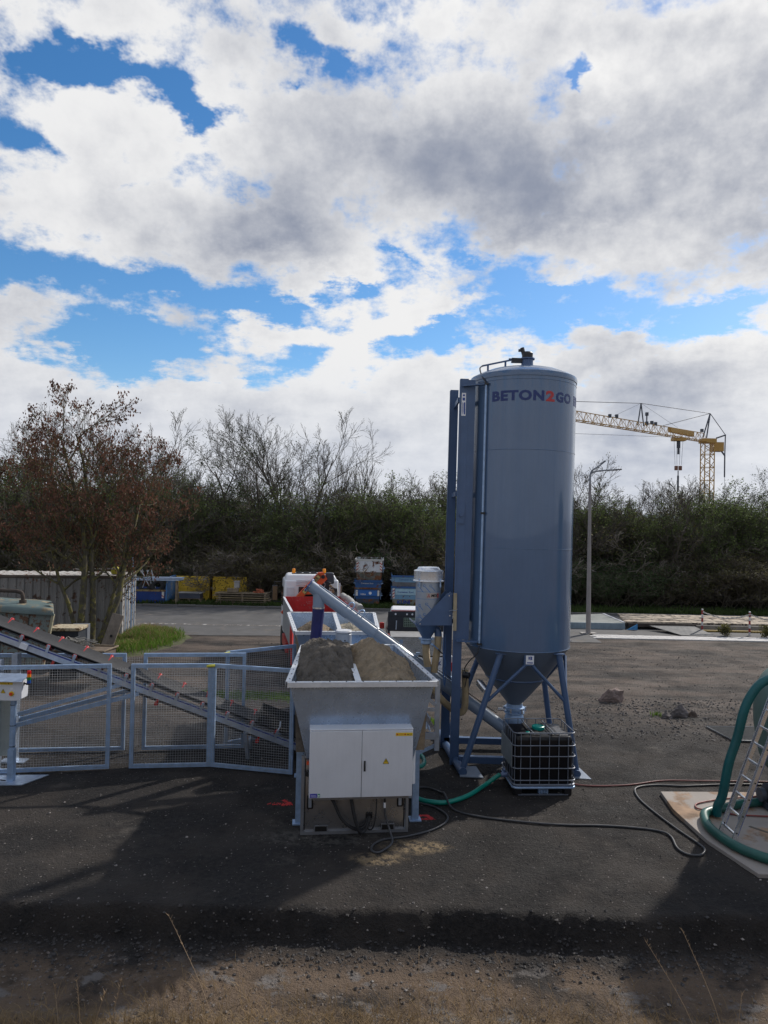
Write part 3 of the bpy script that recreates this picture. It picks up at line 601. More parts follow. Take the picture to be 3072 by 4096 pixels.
guard((-5.11, 15.13), (-2.96, 15.40), 'middle rear guard panel behind the low end of the conveyor')
guard((-3.43, 15.55), (-2.02, 16.6), 'rear guard panel slanting to the rear hopper', pin=True)

# ---------------------------------------------------------------- belt conveyor
CF = rad(21.2); ct = rad(6.8)
eS = V((-math.cos(ct)*math.cos(CF), -math.sin(ct)*math.cos(CF), math.sin(CF))); eW = V((-math.sin(ct), math.cos(ct), 0)); eH = eW.cross(eS)*-1
if eH.z < 0: eH = -eH
C0 = V((-1.50, 15.08, .20))
cv = lambda s, w, h: C0+eS*s+eW*w+eH*h
CL = 8.7
CN = thing('belt_conveyor', (C0.x, C0.y, 0), 'inclined belt conveyor with black belt and red rollers rising to the left', 'conveyor')
for w in (-.36, .36):
    B_ = part('side_beam', galv, CN, lambda b: b.beam(cv(-.2, w, 0), cv(CL, w, 0), .05, .15, eH), smooth=0)
    sgn = -1 if w < 0 else 1
    part('blue_stripe', pblue, B_, lambda b: b.beam(cv(.3, w+sgn*.0265, .045), cv(CL, w+sgn*.0265, .045), .003, .026, eH), smooth=0)
bp = [(-.36, .20), (-.24, .135), (-.14, .10), (0, .095), (.14, .10), (.24, .135), (.36, .20)]
part('belt', rubber, CN, lambda b: b.sheet([[cv(s, w, h) for w, h in bp] for s in np.linspace(-.1, CL, 24)], -.012), smooth=50)
part('return_belt', rubber, CN, lambda b: b.beam(cv(-.1, 0, -.135), cv(CL, 0, -.135), .66, .012, eH))
rr = mat('roller red', (.40, .022, .02), .22, 0, .08, coat=.3)
for i in range(16):
    s = .25+i*.545
    for w in (-1, 1):
        R_ = part('wing_roller', rr, CN, lambda b: (b.cyl(cv(s, w*(.425 if w > 0 else .385), .19 if w > 0 else .155), cv(s, w*.185, .055), .044, n=14), b.cyl(cv(s, w*(.435 if w > 0 else .395), .195 if w > 0 else .16), cv(s, w*.385, .165 if w > 0 else .155), .022, n=10)))
        part('roller_bracket', galv, R_, lambda b: (b.beam(cv(s-.01, w*.390, .02), cv(s-.01, w*.42, .19), .055, .006, eW), b.cyl(cv(s-.01, w*.42, .165), cv(s-.01, w*.426, .165), .009, n=6)))
    part('centre_roller', rr, CN, lambda b: b.cyl(cv(s, -.17, .042), cv(s, .17, .042), .042, n=12))
for s in (1.1, 3.3, 5.5): part('return_roller', rr, CN, lambda b: (b.cyl(cv(s, -.33, -.19), cv(s, .33, -.19), .042, n=12), b.beam(cv(s, -.36, -.05), cv(s, -.36, -.22), .05, .008, eW)))
part('feed_skirt', rubber, CN, lambda b: (b.beam(cv(.05, -.30, .30), cv(1.25, -.30, .30), .012, .26, eH), b.beam(cv(.05, .30, .30), cv(1.25, .30, .30), .012, .26, eH), b.beam(cv(1.25, -.30, .3), cv(1.25, .30, .3), .012, .26, eH)))
part('skirt_clamp', galv, CN, lambda b: [b.tube([cv(s, -.33, .36), cv(s-.03, -.36, .26), cv(s, -.37, .10)], .014, 6) for s in (.35, .8)])
part('junction_box', cabw, CN, lambda b: b.beam(cv(6.05, -.42, .0), cv(6.20, -.42, 0), .06, .12, eH), bevel=.006)
for w in (-.33, .33): part('support_arm', galvb, CN, lambda b: (b.beam(V((-7.75, 14.0+w+.05, .74)), cv(3.70, w, -.11), .06, .08),), smooth=0)
part('support_brace', galvb, CN, lambda b: b.beam(V((-7.1, 13.78, 1.12)), cv(4.1, -.33, -.07), .05, .07), smooth=0)
for w in (-.33, .33): part('support_leg', galv, CN, lambda b: (b.beam(V((-7.45, 14.02+w, .02)), V((-7.45, 14.02+w, 2.2)), .12, .16), b.bx(-7.7, 13.9+w, 0, -7.2, 14.15+w, .02)), smooth=0)
part('leg_sheet', mat('greenish galvanised sheet', (.40, .45, .43), .5, .5), CN, lambda b: b.prism([(-7.9, 13.62, .25), (-7.2, 13.70, .35), (-7.1, 13.70, 1.5), (-7.9, 13.62, 1.7)], (0, .012, 0)))
part('low_end_stand', galv, CN, lambda b: (b.beam(cv(1.4, -.34, -.08), V((-2.75, 14.75, .02)), .07, .07), b.beam(cv(1.4, .34, -.08), V((-2.83, 15.4, .02)), .07, .07), b.beam(V((-2.75, 14.75, .3)), V((-2.83, 15.4, .3)), .05, .05)), smooth=0)

# ---------------------------------------------------------------- control post
CP = thing('control_post', (-6.93, 13.27, 0), 'control box with stacked signal light on a galvanised post', 'control post')
part('base_plate', galv, CP, lambda b: (b.prism([(-7.9, 13.0, .0), (-6.64, 13.08, .0), (-6.38, 13.62, .0), (-7.9, 13.5, .0)], (0, 0, .015))), smooth=0)
po = part('pole', galvb, CP, lambda b: (b.bx(-6.985, 13.215, .016, -6.875, 13.325, .62), b.cyl((-6.93, 13.27, .62), (-6.92, 13.27, 1.56), .052, n=18)))
part('clamp_band', black, po, lambda b: [b.cyl((-6.925, 13.27, z), (-6.925, 13.27, z+.012), .055, n=18) for z in (.66, 1.05, 1.44)])
bxp = part('control_box', cabw, CP, lambda b: b.prism([(-7.42, 13.12, 1.56), (-6.80, 13.12, 1.56), (-6.70, 13.12, 1.60), (-6.70, 13.12, 1.92), (-7.42, 13.12, 1.92)], (0, .24, 0)), smooth=0)
part('rain_roof', galv, bxp, lambda b: b.hexa([(-7.46, 13.02, 1.925), (-6.66, 13.02, 1.925), (-6.68, 13.38, 2.0), (-7.46, 13.38, 2.0), (-7.46, 13.02, 1.935), (-6.66, 13.02, 1.935), (-6.68, 13.38, 2.01), (-7.46, 13.38, 2.01)]), smooth=0)
s_ = part('warning_strip', yel, bxp, lambda b: b.bx(-7.15, 13.116, 1.855, -6.87, 13.119, 1.898))
part('strip_print', blk, s_, lambda b: [b.bx(-7.10, 13.1145, 1.866+k*.012, -6.99, 13.1155, 1.869+k*.012) for k in range(2)]+[b.prism([(-6.96, 13.1155, 1.865), (-6.93, 13.1155, 1.865), (-6.945, 13.1155, 1.89)], (0, -.001, 0))])
tri_sign(bxp, (-7.045, 13.1185, 1.735), .085, world=True)
ms = part('main_switch', yel, bxp, lambda b: b.cyl((-6.885, 13.119, 1.69), (-6.885, 13.105, 1.69), .045, n=20))
part('switch_knob', mat('orange red plastic', (.65, .08, .02), .4), ms, lambda b: (b.cyl((-6.885, 13.104, 1.69), (-6.885, 13.075, 1.69), .028, n=16), b.box((-6.885, 13.07, 1.69), (.018, .02, .055))))
part('paper_tag', white, bxp, lambda b: b.bx(-6.91, 13.115, 1.765, -6.86, 13.118, 1.80))
part('key_cover', white, bxp, lambda b: b.bx(-7.24, 13.09, 1.66, -7.19, 13.119, 1.78), bevel=.012)
part('light_bracket', black, CP, lambda b: (b.cyl((-6.70, 13.2, 1.86), (-6.60, 13.2, 1.865), .015, n=8), b.cyl((-6.715, 13.2, 1.86), (-6.70, 13.2, 1.86), .035, n=10), b.bx(-6.645, 13.165, 1.845, -6.575, 13.235, 1.872)))
for k, (nm, c_) in enumerate((('blue', (.01, .07, .35)), ('green', (.01, .18, .05)), ('orange', (.85, .22, .01)), ('red', (.60, .01, .01)))):
    part('signal_lens', mat('lens '+nm, c_, .25), CP, lambda b: b.cyl((-6.61, 13.2, 1.873+k*.058), (-6.61, 13.2, 1.929+k*.058), .036, n=18), label=nm+' segment of the signal light')
part('control_cable', rubber, CP, lambda b: b.tube(bez([(-7.3, 13.25, 1.56), (-7.28, 13.3, 1.1), (-7.32, 13.32, .7), (-7.25, 13.3, .4), (-7.34, 13.25, .1), (-7.0, 13.2, .04)], 8), .010, 6))

# ================================================================ cement silo
SI = thing('cement_silo', (2.9, 15.2, 0), 'tall blue grey cement silo lettered BETON2GO standing on a tubular frame', 'silo', ry=.0085)
R0 = 1.125
SH = part('shell', silop, SI, lambda b: b.lathe([(R0-.01, 2.47)]+[(R0, z) for z in (2.475, 3.2, 4.54, 6.55, 7.4, 8.115)]+[(R0-.01, 8.12)], n=96), world=False)
for z in (4.55, 6.56, 7.99): part('weld_seam', silop, SH, lambda b: b.tube([((R0+.001)*math.cos(t), (R0+.001)*math.sin(t), z) for t in np.linspace(0, 2*math.pi, 97)[:-1]], .006, 5, closed=True), world=False)
def dome(b): b.lathe([(R0+.012, 8.06), (R0+.02, 8.12), (R0+.01, 8.17), (R0-.10, 8.235), (.80, 8.33), (.5, 8.40), (.2, 8.44), (0, 8.45)], n=96)
RF = part('roof', silop, SI, dome, world=False)
HT = part('filler_neck', silod, RF, lambda b: b.lathe([(.13, 8.40), (.125, 8.60), (.16, 8.605), (.16, 8.63), (.10, 8.64)], (.06, -.1, 0), 24), world=False)
part('neck_cap', black, RF, lambda b: (b.lathe([(.115, 8.635), (.12, 8.74), (.09, 8.77), (0, 8.78)], (.06, -.1, 0), 20), b.cyl((-.02, -.1, 8.72), (-.06, -.1, 8.86), .045, n=10), b.box((-.09, -.1, 8.80), (.09, .05, .05)), b.box((-.15, -.1, 8.58), (.26, .12, .09)), b.box((-.28, -.1, 8.60), (.12, .04, .04))), world=False)
part('roof_arm', silod, RF, lambda b: (b.beam((-.92, -.2, 8.42), (-.30, -.15, 8.575), .05, .03), b.cyl((-.80, -.2, 8.28), (-.80, -.2, 8.44), .022, n=8), b.cyl((-.42, -.16, 8.38), (-.42, -.16, 8.54), .022, n=8)), world=False)
part('cable', rubber, SI, lambda b: b.tube(bez([(-.92, -.2, 8.42), (-.99, -.35, 8.33), (-.98, -.55, 8.15), (-.90, -.72, 7.95)], 6), .016, 6), world=False)
CO = part('cone', mat('cone paint', (.105, .135, .185), .38, 0, .05, 1.5), SI, lambda b: b.lathe([(R0-.005, 2.4695), (R0-.03, 2.42), (R0-.10, 2.33), (.62, 1.735), (.17, 1.19), (.165, 1.17)], n=72), world=False)
part('cone_ring', silod, CO, lambda b: b.lathe([(.635, 1.74), (.655, 1.76), (.645, 1.80), (.655, 1.80), (.628, 1.74)], n=56), world=False)
part('rim_seam', silop, SH, lambda b: b.tube([((R0-.002)*math.cos(t), (R0-.002)*math.sin(t), 2.468) for t in np.linspace(0, 2*math.pi, 97)[:-1]], .010, 6, closed=True), world=False)
VL = part('outlet_valve', galvb, SI, lambda b: (b.lathe([(.17, 1.168), (.175, 1.10), (.22, 1.095), (.22, 1.05), (.17, 1.045), (.165, 1.0), (.215, .995), (.215, .965), (.17, .96), (.20, .90), (.21, .84), (.19, .76), (.165, .72), (.165, .60)], n=32)), world=False)
part('clamp_bolt', alu, VL, lambda b: [b.cyl((.24*math.cos(t), .24*math.sin(t), 1.0), (.24*math.cos(t), .24*math.sin(t), 1.10), .018, n=8) for t in np.linspace(0, 6.28, 7)[:-1]]+[b.cyl((-.22, 0, 1.03), (-.36, 0, 1.03), .03, n=10)], world=False)
for z, x in ((1.85, -.45),): part('vibrator', alu, CO, lambda b: (b.cyl((x-.35, -.12, 1.62), (x-.22, -.22, 1.48), .085, n=20), b.cyl((x-.38, -.1, 1.66), (x-.35, -.12, 1.62), .05, n=12)), world=False)
legs = (((-1.23, -1.13), (-.49, -.93), 2.40), ((1.07, -1.05), (.70, -.90), 2.42), ((1.07, 1.05), (.70, .90), 2.42), ((-1.3, 1.2), (-.52, .93), 2.40))
for (fx, fy), (tx, ty), tz in legs:
    LG = part('leg', silod, SI, lambda b: b.cyl((fx, fy, .10), (tx, ty, tz), .062, n=18), world=False)
    part('leg_shoe', silod, LG, lambda b: b.box((tx, ty*1.02, tz+.005), (.22, .12, .015)), world=False)
    s = 1 if fx > 0 else -1
    part('foot_plate', mat('foot plate steel', (.22, .26, .32), .45, .3), SI, lambda b: (b.prism([(fx-.06, fy-.14, .0), (fx+(.40 if fx < 0 else .26), fy-.17, .0), (fx+(.30 if fx < 0 else .12), fy+.20, .09), (fx-.06, fy+.16, .09)] if fy < 0 else [(fx-.06, fy-.16, .05), (fx+.36, fy-.16, .05), (fx+.36, fy+.16, .0), (fx-.06, fy+.16, .0)], (0, 0, .02))), world=False, smooth=0)
for (ax, ay), js in (((.06, -1.06), ((-.735, -1.005, 1.46), (.845, -.965, 1.46))), ((1.06, -.02), ((.845, -.965, 1.46), (.845, .965, 1.46)))):
    for j in js: part('brace', silod, SI, lambda b: b.cyl((ax+(.05 if j[0] > ax else -.05)*(abs(ay) > .5), ay, 2.22), j, .033, n=12), world=False)
PL = part('brace_plate', silod, SI, lambda b: b.hexa([(-.04, -1.10, 2.20), (.16, -1.10, 2.20), (.16, -.86, 2.20), (-.04, -.86, 2.20), (-.04, -1.10, 2.42), (.16, -1.10, 2.42), (.16, -1.0, 2.42), (-.04, -1.0, 2.42)]), world=False, smooth=0)
sk = part('maker_sticker', white, PL, lambda b: b.bx(-.01, -1.108, 2.235, .15, -1.102, 2.41), world=False)
part('sticker_logo', dblue, PL, lambda b: (b.bx(.04, -1.112, 2.33, .065, -1.109, 2.385), b.prism([(.078, -1.109, 2.32), (.115, -1.109, 2.33), (.115, -1.109, 2.35), (.098, -1.109, 2.36), (.115, -1.109, 2.37), (.11, -1.109, 2.39), (.078, -1.109, 2.395)], (0, -.003, 0)), b.bx(.01, -1.112, 2.255, .13, -1.109, 2.275)), world=False, smooth=0)
# mast posts beside the shell
P1 = part('mast', silod, SI, lambda b: (b.bx(-1.415, -.56, .0, -1.245, -.36, 8.06), b.bx(-1.244, -.555, 2.6, -1.10, -.40, 8.04), b.bx(-1.43, -.575, .0, -1.40, -.561, 8.05)), world=False, smooth=0)
part('mast', silod, SI, lambda b: (b.bx(-1.525, .50, .0, -1.345, .70, 8.02), b.bx(-1.535, .488, 0, -1.515, .499, 8.0)), world=False, smooth=0)
for z in (2.9, 5.6, 7.6): part('mast_tie', silod, SI, lambda b: (b.bx(-1.44, -.359, z, -1.40, .499, z+.10),), world=False, smooth=0)
part('lifting_lug', silod, P1, lambda b: (b.bx(-1.40, -.585, 5.02, -1.26, -.561, 5.42), b.cyl((-1.33, -.585, 5.20), (-1.33, -.62, 5.20), .04, n=14)), world=False)
stp = part('maker_label', white, P1, lambda b: b.bx(-1.385, -.566, 7.28, -1.295, -.5605, 7.76), world=False)
part('label_print', dblue, P1, lambda b: (b.cyl((-1.34, -.566, 7.71), (-1.34, -.569, 7.71), .022, n=14), b.bx(-1.365, -.569, 7.60, -1.315, -.5665, 7.66), b.bx(-1.335, -.569, 7.31, -1.308, -.5665, 7.56), b.bx(-1.366, -.569, 7.31, -1.358, -.5665, 7.56), b.bx(-1.351, -.569, 7.36, -1.345, -.5665, 7.54)), world=False)
cd = part('conduit', galvb, SI, lambda b: b.cyl((-.905, -.735, 2.52), (-.905, -.735, 7.95), .024, n=12), world=False)
for z in (2.55, 5.25, 7.93): part('conduit_clamp', black, cd, lambda b: (b.bx(-.95, -.78, z-.02, -.86, -.70, z+.02),), world=False)
for z in (2.58, 7.90): part('conduit_arm', silod, SI, lambda b: b.beam((-1.36, -.60, z), (-.93, -.74, z+.02), .10, .03), world=False, smooth=0)
part('cone_cable', rubber, SI, lambda b: b.tube(bez([(-.905, -.735, 2.52), (-.95, -.74, 2.35), (-1.10, -.70, 2.18), (-1.18, -.62, 2.0), (-1.12, -.55, 1.86), (-1.15, -.5, 1.6)], 8), .012, 6), world=False)
part('vibrator_motor', black, SI, lambda b: (b.cyl((-1.19, -.50, 1.86), (-1.07, -.56, 1.86), .065, n=16),), world=False)
# skid
part('skid_beam', silod, SI, lambda b: b.cyl((-1.23, -1.22, .085), (-1.52, 1.35, .085), .085, n=18), world=False)
part('skid_beam', silod, SI, lambda b: b.cyl((1.07, -1.15, .085), (1.07, 1.25, .085), .07, n=18), world=False)
for y in (-.70, .56): part('cross_beam', silod, SI, lambda b: b.bx(-1.27-.02*(y > 0)*10, y-.06, .10, 1.06, y+.06, .24), world=False, smooth=0, bevel=.008)
def wrap_text(txt, m, a0, a1, zc, cap):
    vs, fs = text_mesh(txt, 1., .046, .004, spacing=1.10); xs = [v[0] for v in vs]; ys = [v[1] for v in vs]; x0, x1, y0, y1 = min(xs), max(xs), min(ys), max(ys)
    bm = bmesh.new(); bv = [bm.verts.new(v) for v in vs]
    for f in fs:
        try: bm.faces.new([bv[i] for i in f])
        except ValueError: pass
    for k in range(1, 60):
        xk = x0+(x1-x0)*k/60; bmesh.ops.bisect_plane(bm, geom=bm.verts[:]+bm.edges[:]+bm.faces[:], plane_co=(xk, 0, 0), plane_no=(1, 0, 0))
    b = MB(); idx = {}
    for i, v in enumerate(bm.verts):
        idx[v] = i; t = (v.co.x-x0)/(x1-x0); a = rad(a0+(a1-a0)*t); r = R0+.0015+(v.co.z+.002)*.4; z = zc+((v.co.y-y0)/(y1-y0)-.5)*cap; b.v.append((r*math.cos(a), r*math.sin(a), z))
    b.f = [tuple(idx[v] for v in f.verts) for f in bm.faces]; bm.free()
    return b.build('lettering', m, SH, world=False, smooth=0, recalc=False)
lred = mat('print red', (.42, .03, .03), .45, 0, .05)
lbl = mat('print cobalt', (.006, .022, .13), .42, 0, .05)
wrap_text('BETON', lbl, -133.9, -78.5, 7.65, .215); wrap_text('2', lred, -76.8, -66.5, 7.65, .215); wrap_text('GO', lbl, -64.8, -41, 7.65, .215); wrap_text('BETON', lbl, -33, 22, 7.65, .215); wrap_text('2', lred, 24, 34, 7.65, .215); wrap_text('GO', lbl, 36, 60, 7.65, .215)

# ---------------------------------------------------------------- screw conveyor
SC = thing('screw_conveyor', (2.8, 15.2, 0), 'slanting grey screw conveyor tube from silo outlet up over the mixer', 'screw conveyor')
A_, B2 = V((2.98, 15.2, .42)), V((-1.60, 15.45, 3.60)); ax_ = (B2-A_).normalized(); upn = (V((0, 0, 1))-ax_*ax_.z).normalized(); cr = ax_.cross(upn)
tubep = mat('light blue grey tube paint', (.20, .255, .335), .34, 0, .05, 2, coat=.2)
part('tube', tubep, SC, lambda b: b.cyl(A_, B2, .128, n=32))
part('spine_rail', tubep, SC, lambda b: b.beam(A_.lerp(B2, .25)+upn*.135, A_.lerp(B2, .97)+upn*.135, .05, .02, upn), smooth=0)
EF = part('end_flange', mat('flange blue', (.05, .11, .30), .4), SC, lambda b: b.cyl(B2, B2+ax_*.025, .165, n=28))
part('flange_bolt', alu, EF, lambda b: [b.cyl(B2+ax_*-.02+(upn*math.cos(t)+cr*math.sin(t))*.148, B2+ax_*.045+(upn*math.cos(t)+cr*math.sin(t))*.148, .011, n=6) for t in np.linspace(0, 6.28, 9)[:-1]])
for k in (.42, .68): part('tube_flange', tubep, SC, lambda b: (b.cyl(A_.lerp(B2, k), A_.lerp(B2, k)+ax_*.018, .16, n=28), b.cyl(A_.lerp(B2, k)+ax_*.02, A_.lerp(B2, k)+ax_*.038, .16, n=28)))
part('outlet_spout', tubep, SC, lambda b: (b.cyl((-1.40, 15.44, 3.48), (-1.40, 15.44, 3.15), .126, n=28), b.cyl((-1.40, 15.44, 3.135), (-1.40, 15.44, 3.16), .132, n=28)))
part('sleeve_clamp', alu, SC, lambda b: b.cyl((-1.40, 15.44, 3.10), (-1.40, 15.44, 3.133), .1335, n=28))
part('discharge_sleeve', mat('dark blue fabric sleeve', (.008, .010, .095), .55, 0, .2, 5, .15, 14), SC, lambda b: b.tube([(-1.40, 15.44, 3.11), (-1.405, 15.44, 2.95), (-1.44, 15.44, 2.5), (-1.49, 15.44, 1.78)], [.131, .129, .124, .128], 28))
part('inlet_box', tubep, SC, lambda b: (b.cyl((2.9, 15.2, .35), (2.9, 15.2, .62), .16, n=28), b.cyl(A_+ax_*-.02, A_+ax_*-.30, .10, n=20)))
for k in (.83, .78): part('lifting_loop', galvb, SC, lambda b: b.tube(bez([A_.lerp(B2, k)+upn*.12, A_.lerp(B2, k)+upn*.22, A_.lerp(B2, k)+upn*.26-ax_*.05, A_.lerp(B2, k)+upn*.22-ax_*.11, A_.lerp(B2, k)+upn*.12-ax_*.11], 5), .014, 6))
part('sensor', galvb, SC, lambda b: (b.cyl(A_.lerp(B2, .50)+upn*.12, A_.lerp(B2, .50)+upn*.19, .03, n=10), b.box(A_.lerp(B2, .50)+upn*.2, (.09, .05, .05))))
part('sensor_cable', rubber, SC, lambda b: b.tube(bez([A_.lerp(B2, .50)+upn*.2, A_.lerp(B2, .42)+upn*.17, A_.lerp(B2, .36)+upn*.19, A_.lerp(B2, .28)+upn*.16, A_.lerp(B2, .12)+upn*.17], 6), .010, 5))
part('stub_pipe', tubep, SC, lambda b: b.cyl((1.02, 15.0, 1.72), (1.0, 14.97, 1.98), .082, n=20))

# ---------------------------------------------------------------- dust filter
DF = thing('dust_filter', (.98, 14.95, 2.2), 'stainless dust filter drum with shiny cap bracketed to the silo mast', 'dust filter')
film = mat('film covered stainless', (.36, .41, .48), .38, .55, .06, 3)
DR = part('drum', film, DF, lambda b: b.lathe([(.265, 2.90), (.27, 2.92), (.27, 3.79)], (.98, 14.95, 0), 40))
part('cap', mat('cap silver', (.74, .76, .79), .25, .55, .05), DF, lambda b: b.lathe([(.335, 3.795), (.335, 3.81), (.312, 3.825), (.312, 4.0), (.318, 4.015), (.25, 4.04), (.225, 4.085), (.215, 4.09), (.10, 4.095), (.095, 4.09), (0, 4.09)], (.98, 14.95, 0), 48))
part('cap_clip', galvb, DF, lambda b: [b.bx(.98+.31*math.cos(t)-.015, 14.95+.31*math.sin(t)-.012, 3.68, .98+.31*math.cos(t)+.015, 14.95+.31*math.sin(t)+.012, 3.86) for t in (-2.3, -.7, .6, 2.4)])
def bent(a0, w, z0, z1, r=.2715, sl=0., n=5):                 # small patch following the drum
    return [[(.98+r*math.cos(a0+w*i/n), 14.95+r*math.sin(a0+w*i/n), z0+(z1-z0)*j+sl*i/n) for j in (0, 1)] for i in range(n+1)]
np_ = part('name_plate', mat('plate copper grey', (.42, .38, .37), .35, .5), DR, lambda b: b.sheet(bent(-1.78, 1.06, 3.45, 3.565), .004), smooth=0)
vs_, fs_ = text_mesh('MIX', .082, .02, .002, shear=.2); b = MB(); b.add([(.98+.2765*math.cos(-1.17+v[0]/.27), 14.95+.2765*math.sin(-1.17+v[0]/.27), 3.507+v[1]) for v in vs_], fs_); b.build('plate_lettering', blk, DR, smooth=0, recalc=False)
part('plate_emblem', lred, DR, lambda b: [b.sheet(bent(-1.62+dx, .05, 3.507+dz-.014, 3.507+dz+.014, .2765, n=2), .002) for dx, dz in ((0, .022), (-.07, -.02), (.07, -.02), (0, 0))]+[b.sheet(bent(-.86, .10, 3.465, 3.55, .2765, n=2), .002)], smooth=0)
def marks(b):
    for a0, z0, d in ((-2.5, 3.70, .13), (-1.95, 3.70, .13), (-2.35, 3.28, .08), (-2.30, 3.06, .08), (-1.75, 3.32, .1), (-1.9, 3.10, .07), (-2.7, 3.22, .05), (-1.45, 3.70, .1)):
        for k in (0, .055): b.sheet(bent(a0+k, .34*d/.1, z0-k*.12, z0+.010-k*.12, .2712, -d, 4), .001)
        t = [(.98+.2718*math.cos(a0+.03*math.cos(q)/.27*1.0), 14.95+.2718*math.sin(a0+.03*math.cos(q)/.27), z0+.012+.022*math.sin(q)) for q in np.linspace(0, 5.2, 9)]
        b.tube(t, .005, 4)
    for z in (3.58, 3.43, 3.03): b.sheet(bent(-2.9, 2.6, z, z+.006, .2712, .004, 16), .001)
part('film_print', mat('film print blue', (.05, .17, .42), .5), DR, marks, smooth=0)
part('lower_cone', silod, DF, lambda b: b.lathe([(.265, 2.90), (.26, 2.87), (.10, 2.60), (.10, 2.585)], (.96, 14.95, 0), 32))
part('shutter_valve', galvb, DF, lambda b: (b.lathe([(.14, 2.583), (.14, 2.555), (.10, 2.55), (.115, 2.53), (.115, 2.47), (.095, 2.455)], (.95, 14.95, 0), 28), b.cyl((.81, 14.9, 2.60), (.81, 14.9, 2.56), .02, n=8), b.cyl((1.09, 14.86, 2.60), (1.09, 14.86, 2.56), .022, n=8), b.cyl((1.05, 14.84, 2.47), (1.10, 14.82, 2.46), .022, n=10)))
part('valve_lever', mat('lever blue', (.06, .22, .50), .4), DF, lambda b: b.beam((1.10, 14.82, 2.46), (1.24, 14.80, 2.34), .035, .014))
part('lever_grip', black, DF, lambda b: b.beam((1.20, 14.80, 2.37), (1.29, 14.79, 2.28), .045, .025), bevel=.006)
def corr(b, pts, r, n=70):
    P = bez(pts, 24); m_ = len(P); b.tube(P, [r*(1+.045*math.sin(i*2.4)) for i in range(m_)], 18)
part('corrugated_hose', cream, DF, lambda b: corr(b, [(.95, 14.95, 2.46), (.955, 14.95, 2.30), (.97, 14.95, 2.15), (1.0, 14.97, 1.97)], .078))
part('elbow', silod, DF, lambda b: b.tube(bez([(1.02, 15.0, 2.80), (1.12, 14.97, 2.80), (1.19, 14.95, 2.74), (1.21, 14.94, 2.62)], 6), .078, 18))
part('suction_hose', cream, DF, lambda b: (b.tube(bez([(1.21, 14.94, 2.63), (1.20, 14.94, 2.4), (1.16, 14.94, 2.1), (1.13, 14.95, 1.86)], 6), .075, 18), b.cyl((1.21, 14.94, 2.60), (1.21, 14.94, 2.63), .079, n=18)))
part('suction_hose', cream, DF, lambda b: b.tube(bez([(1.05, 14.9, 1.62), (1.22, 14.92, 1.38), (1.45, 14.95, 1.15), (1.66, 14.92, 1.02), (1.78, 14.88, 1.10), (1.80, 14.86, 1.4), (1.78, 14.86, 1.95)], 7), .072, 16))
part('bracket', silod, DF, lambda b: (b.prism([(.72, 14.67, 2.88), (1.47, 14.67, 2.90), (1.45, 14.67, 3.58), (1.37, 14.67, 3.58)], (0, .012, 0)), b.prism([(.72, 15.22, 2.88), (1.47, 15.22, 2.90), (1.45, 15.22, 3.58), (1.37, 15.22, 3.58)], (0, .012, 0)), b.bx(.70, 14.683, 2.872, .73, 15.219, 2.905), b.bx(1.44, 14.683, 2.9, 1.475, 15.219, 3.55)), smooth=0)
part('bracket_lip', silod, DF, lambda b: b.prism([(.60, 14.80, 2.97), (.73, 14.66, 2.87), (.73, 15.22, 2.87), (.60, 15.1, 2.97)], (-.01, 0, .012)), smooth=0)
part('bracket_bolt', alu, DF, lambda b: [b.cyl((x, 14.668, z), (x, 14.655, z), .013, n=8) for x, z in ((1.40, 3.52), (1.42, 3.1), (.80, 2.92))])
part('timber_batten', mat('pale timber', (.36, .30, .20), .8, 0, .15, 6, streak=.3), DF, lambda b: b.bx(1.485, 14.58, 2.80, 1.555, 14.63, 3.58), bevel=.004)
part('batten_wire', galv, DF, lambda b: b.tube(bez([(1.40, 14.66, 3.20), (1.47, 14.57, 3.23), (1.52, 14.565, 3.22), (1.57, 14.62, 3.25)], 5), .006, 5))
part('air_hose', mat('air hose blue', (.06, .14, .32), .4), DF, lambda b: (b.tube(bez([(1.33, 14.95, 2.60), (1.32, 14.92, 2.3), (1.37, 14.9, 2.05), (1.33, 14.9, 1.9), (1.35, 14.9, 1.6)], 8), .014, 6), b.tube(bez([(1.36, 14.95, 2.66), (1.36, 14.92, 2.3), (1.34, 14.9, 2.05), (1.38, 14.9, 1.8), (1.36, 14.9, 1.55)], 8), .010, 6)))

# ---------------------------------------------------------------- caged water tank
IB = thing('water_tank', (2.50, 13.06, 0), 'black caged plastic water tank with teal lid in front of the silo', 'tank', rz=rad(3.2))
Wd, Dp = 1.165, .965
def rrect(x0, y0, x1, y1, r, n=5):
    P = []
    for cx, cy, a in ((x1-r, y0+r, -90), (x1-r, y1-r, 0), (x0+r, y1-r, 90), (x0+r, y0+r, 180)):
        P += [(cx+r*math.cos(rad(a+90*k/n)), cy+r*math.sin(rad(a+90*k/n))) for k in range(n+1)]
    return P
def bottle(b):
    prof = [(.06, .20), (.035, .205), (.03, .24), (.03, 1.00), (.035, 1.04), (.055, 1.075), (.10, 1.085)]; n = None; vs = []
    for ins, z in prof:
        lp = rrect(ins, ins, Wd-ins, Dp-ins, max(.02, .09-ins*.4)); n = len(lp); vs += [(x, y, z) for x, y in lp]
    fs = [(i*n+k, i*n+(k+1) % n, (i+1)*n+(k+1) % n, (i+1)*n+k) for i in range(len(prof)-1) for k in range(n)]+[tuple(range(n-1, -1, -1)), tuple((len(prof)-1)*n+k for k in range(n))]
    b.add(vs, fs)
BT = part('bottle', mat('black tank plastic', (.007, .007, .009), .34, 0, .25, 3, .04, 6, spec=.3), IB, bottle, world=False, smooth=50)
part('moulded_rib', black, BT, lambda b: [b.bx(x, .12, 1.086, x+.10, .90, 1.098) for x in (.36, .44, .70, .80)], world=False, bevel=.005)
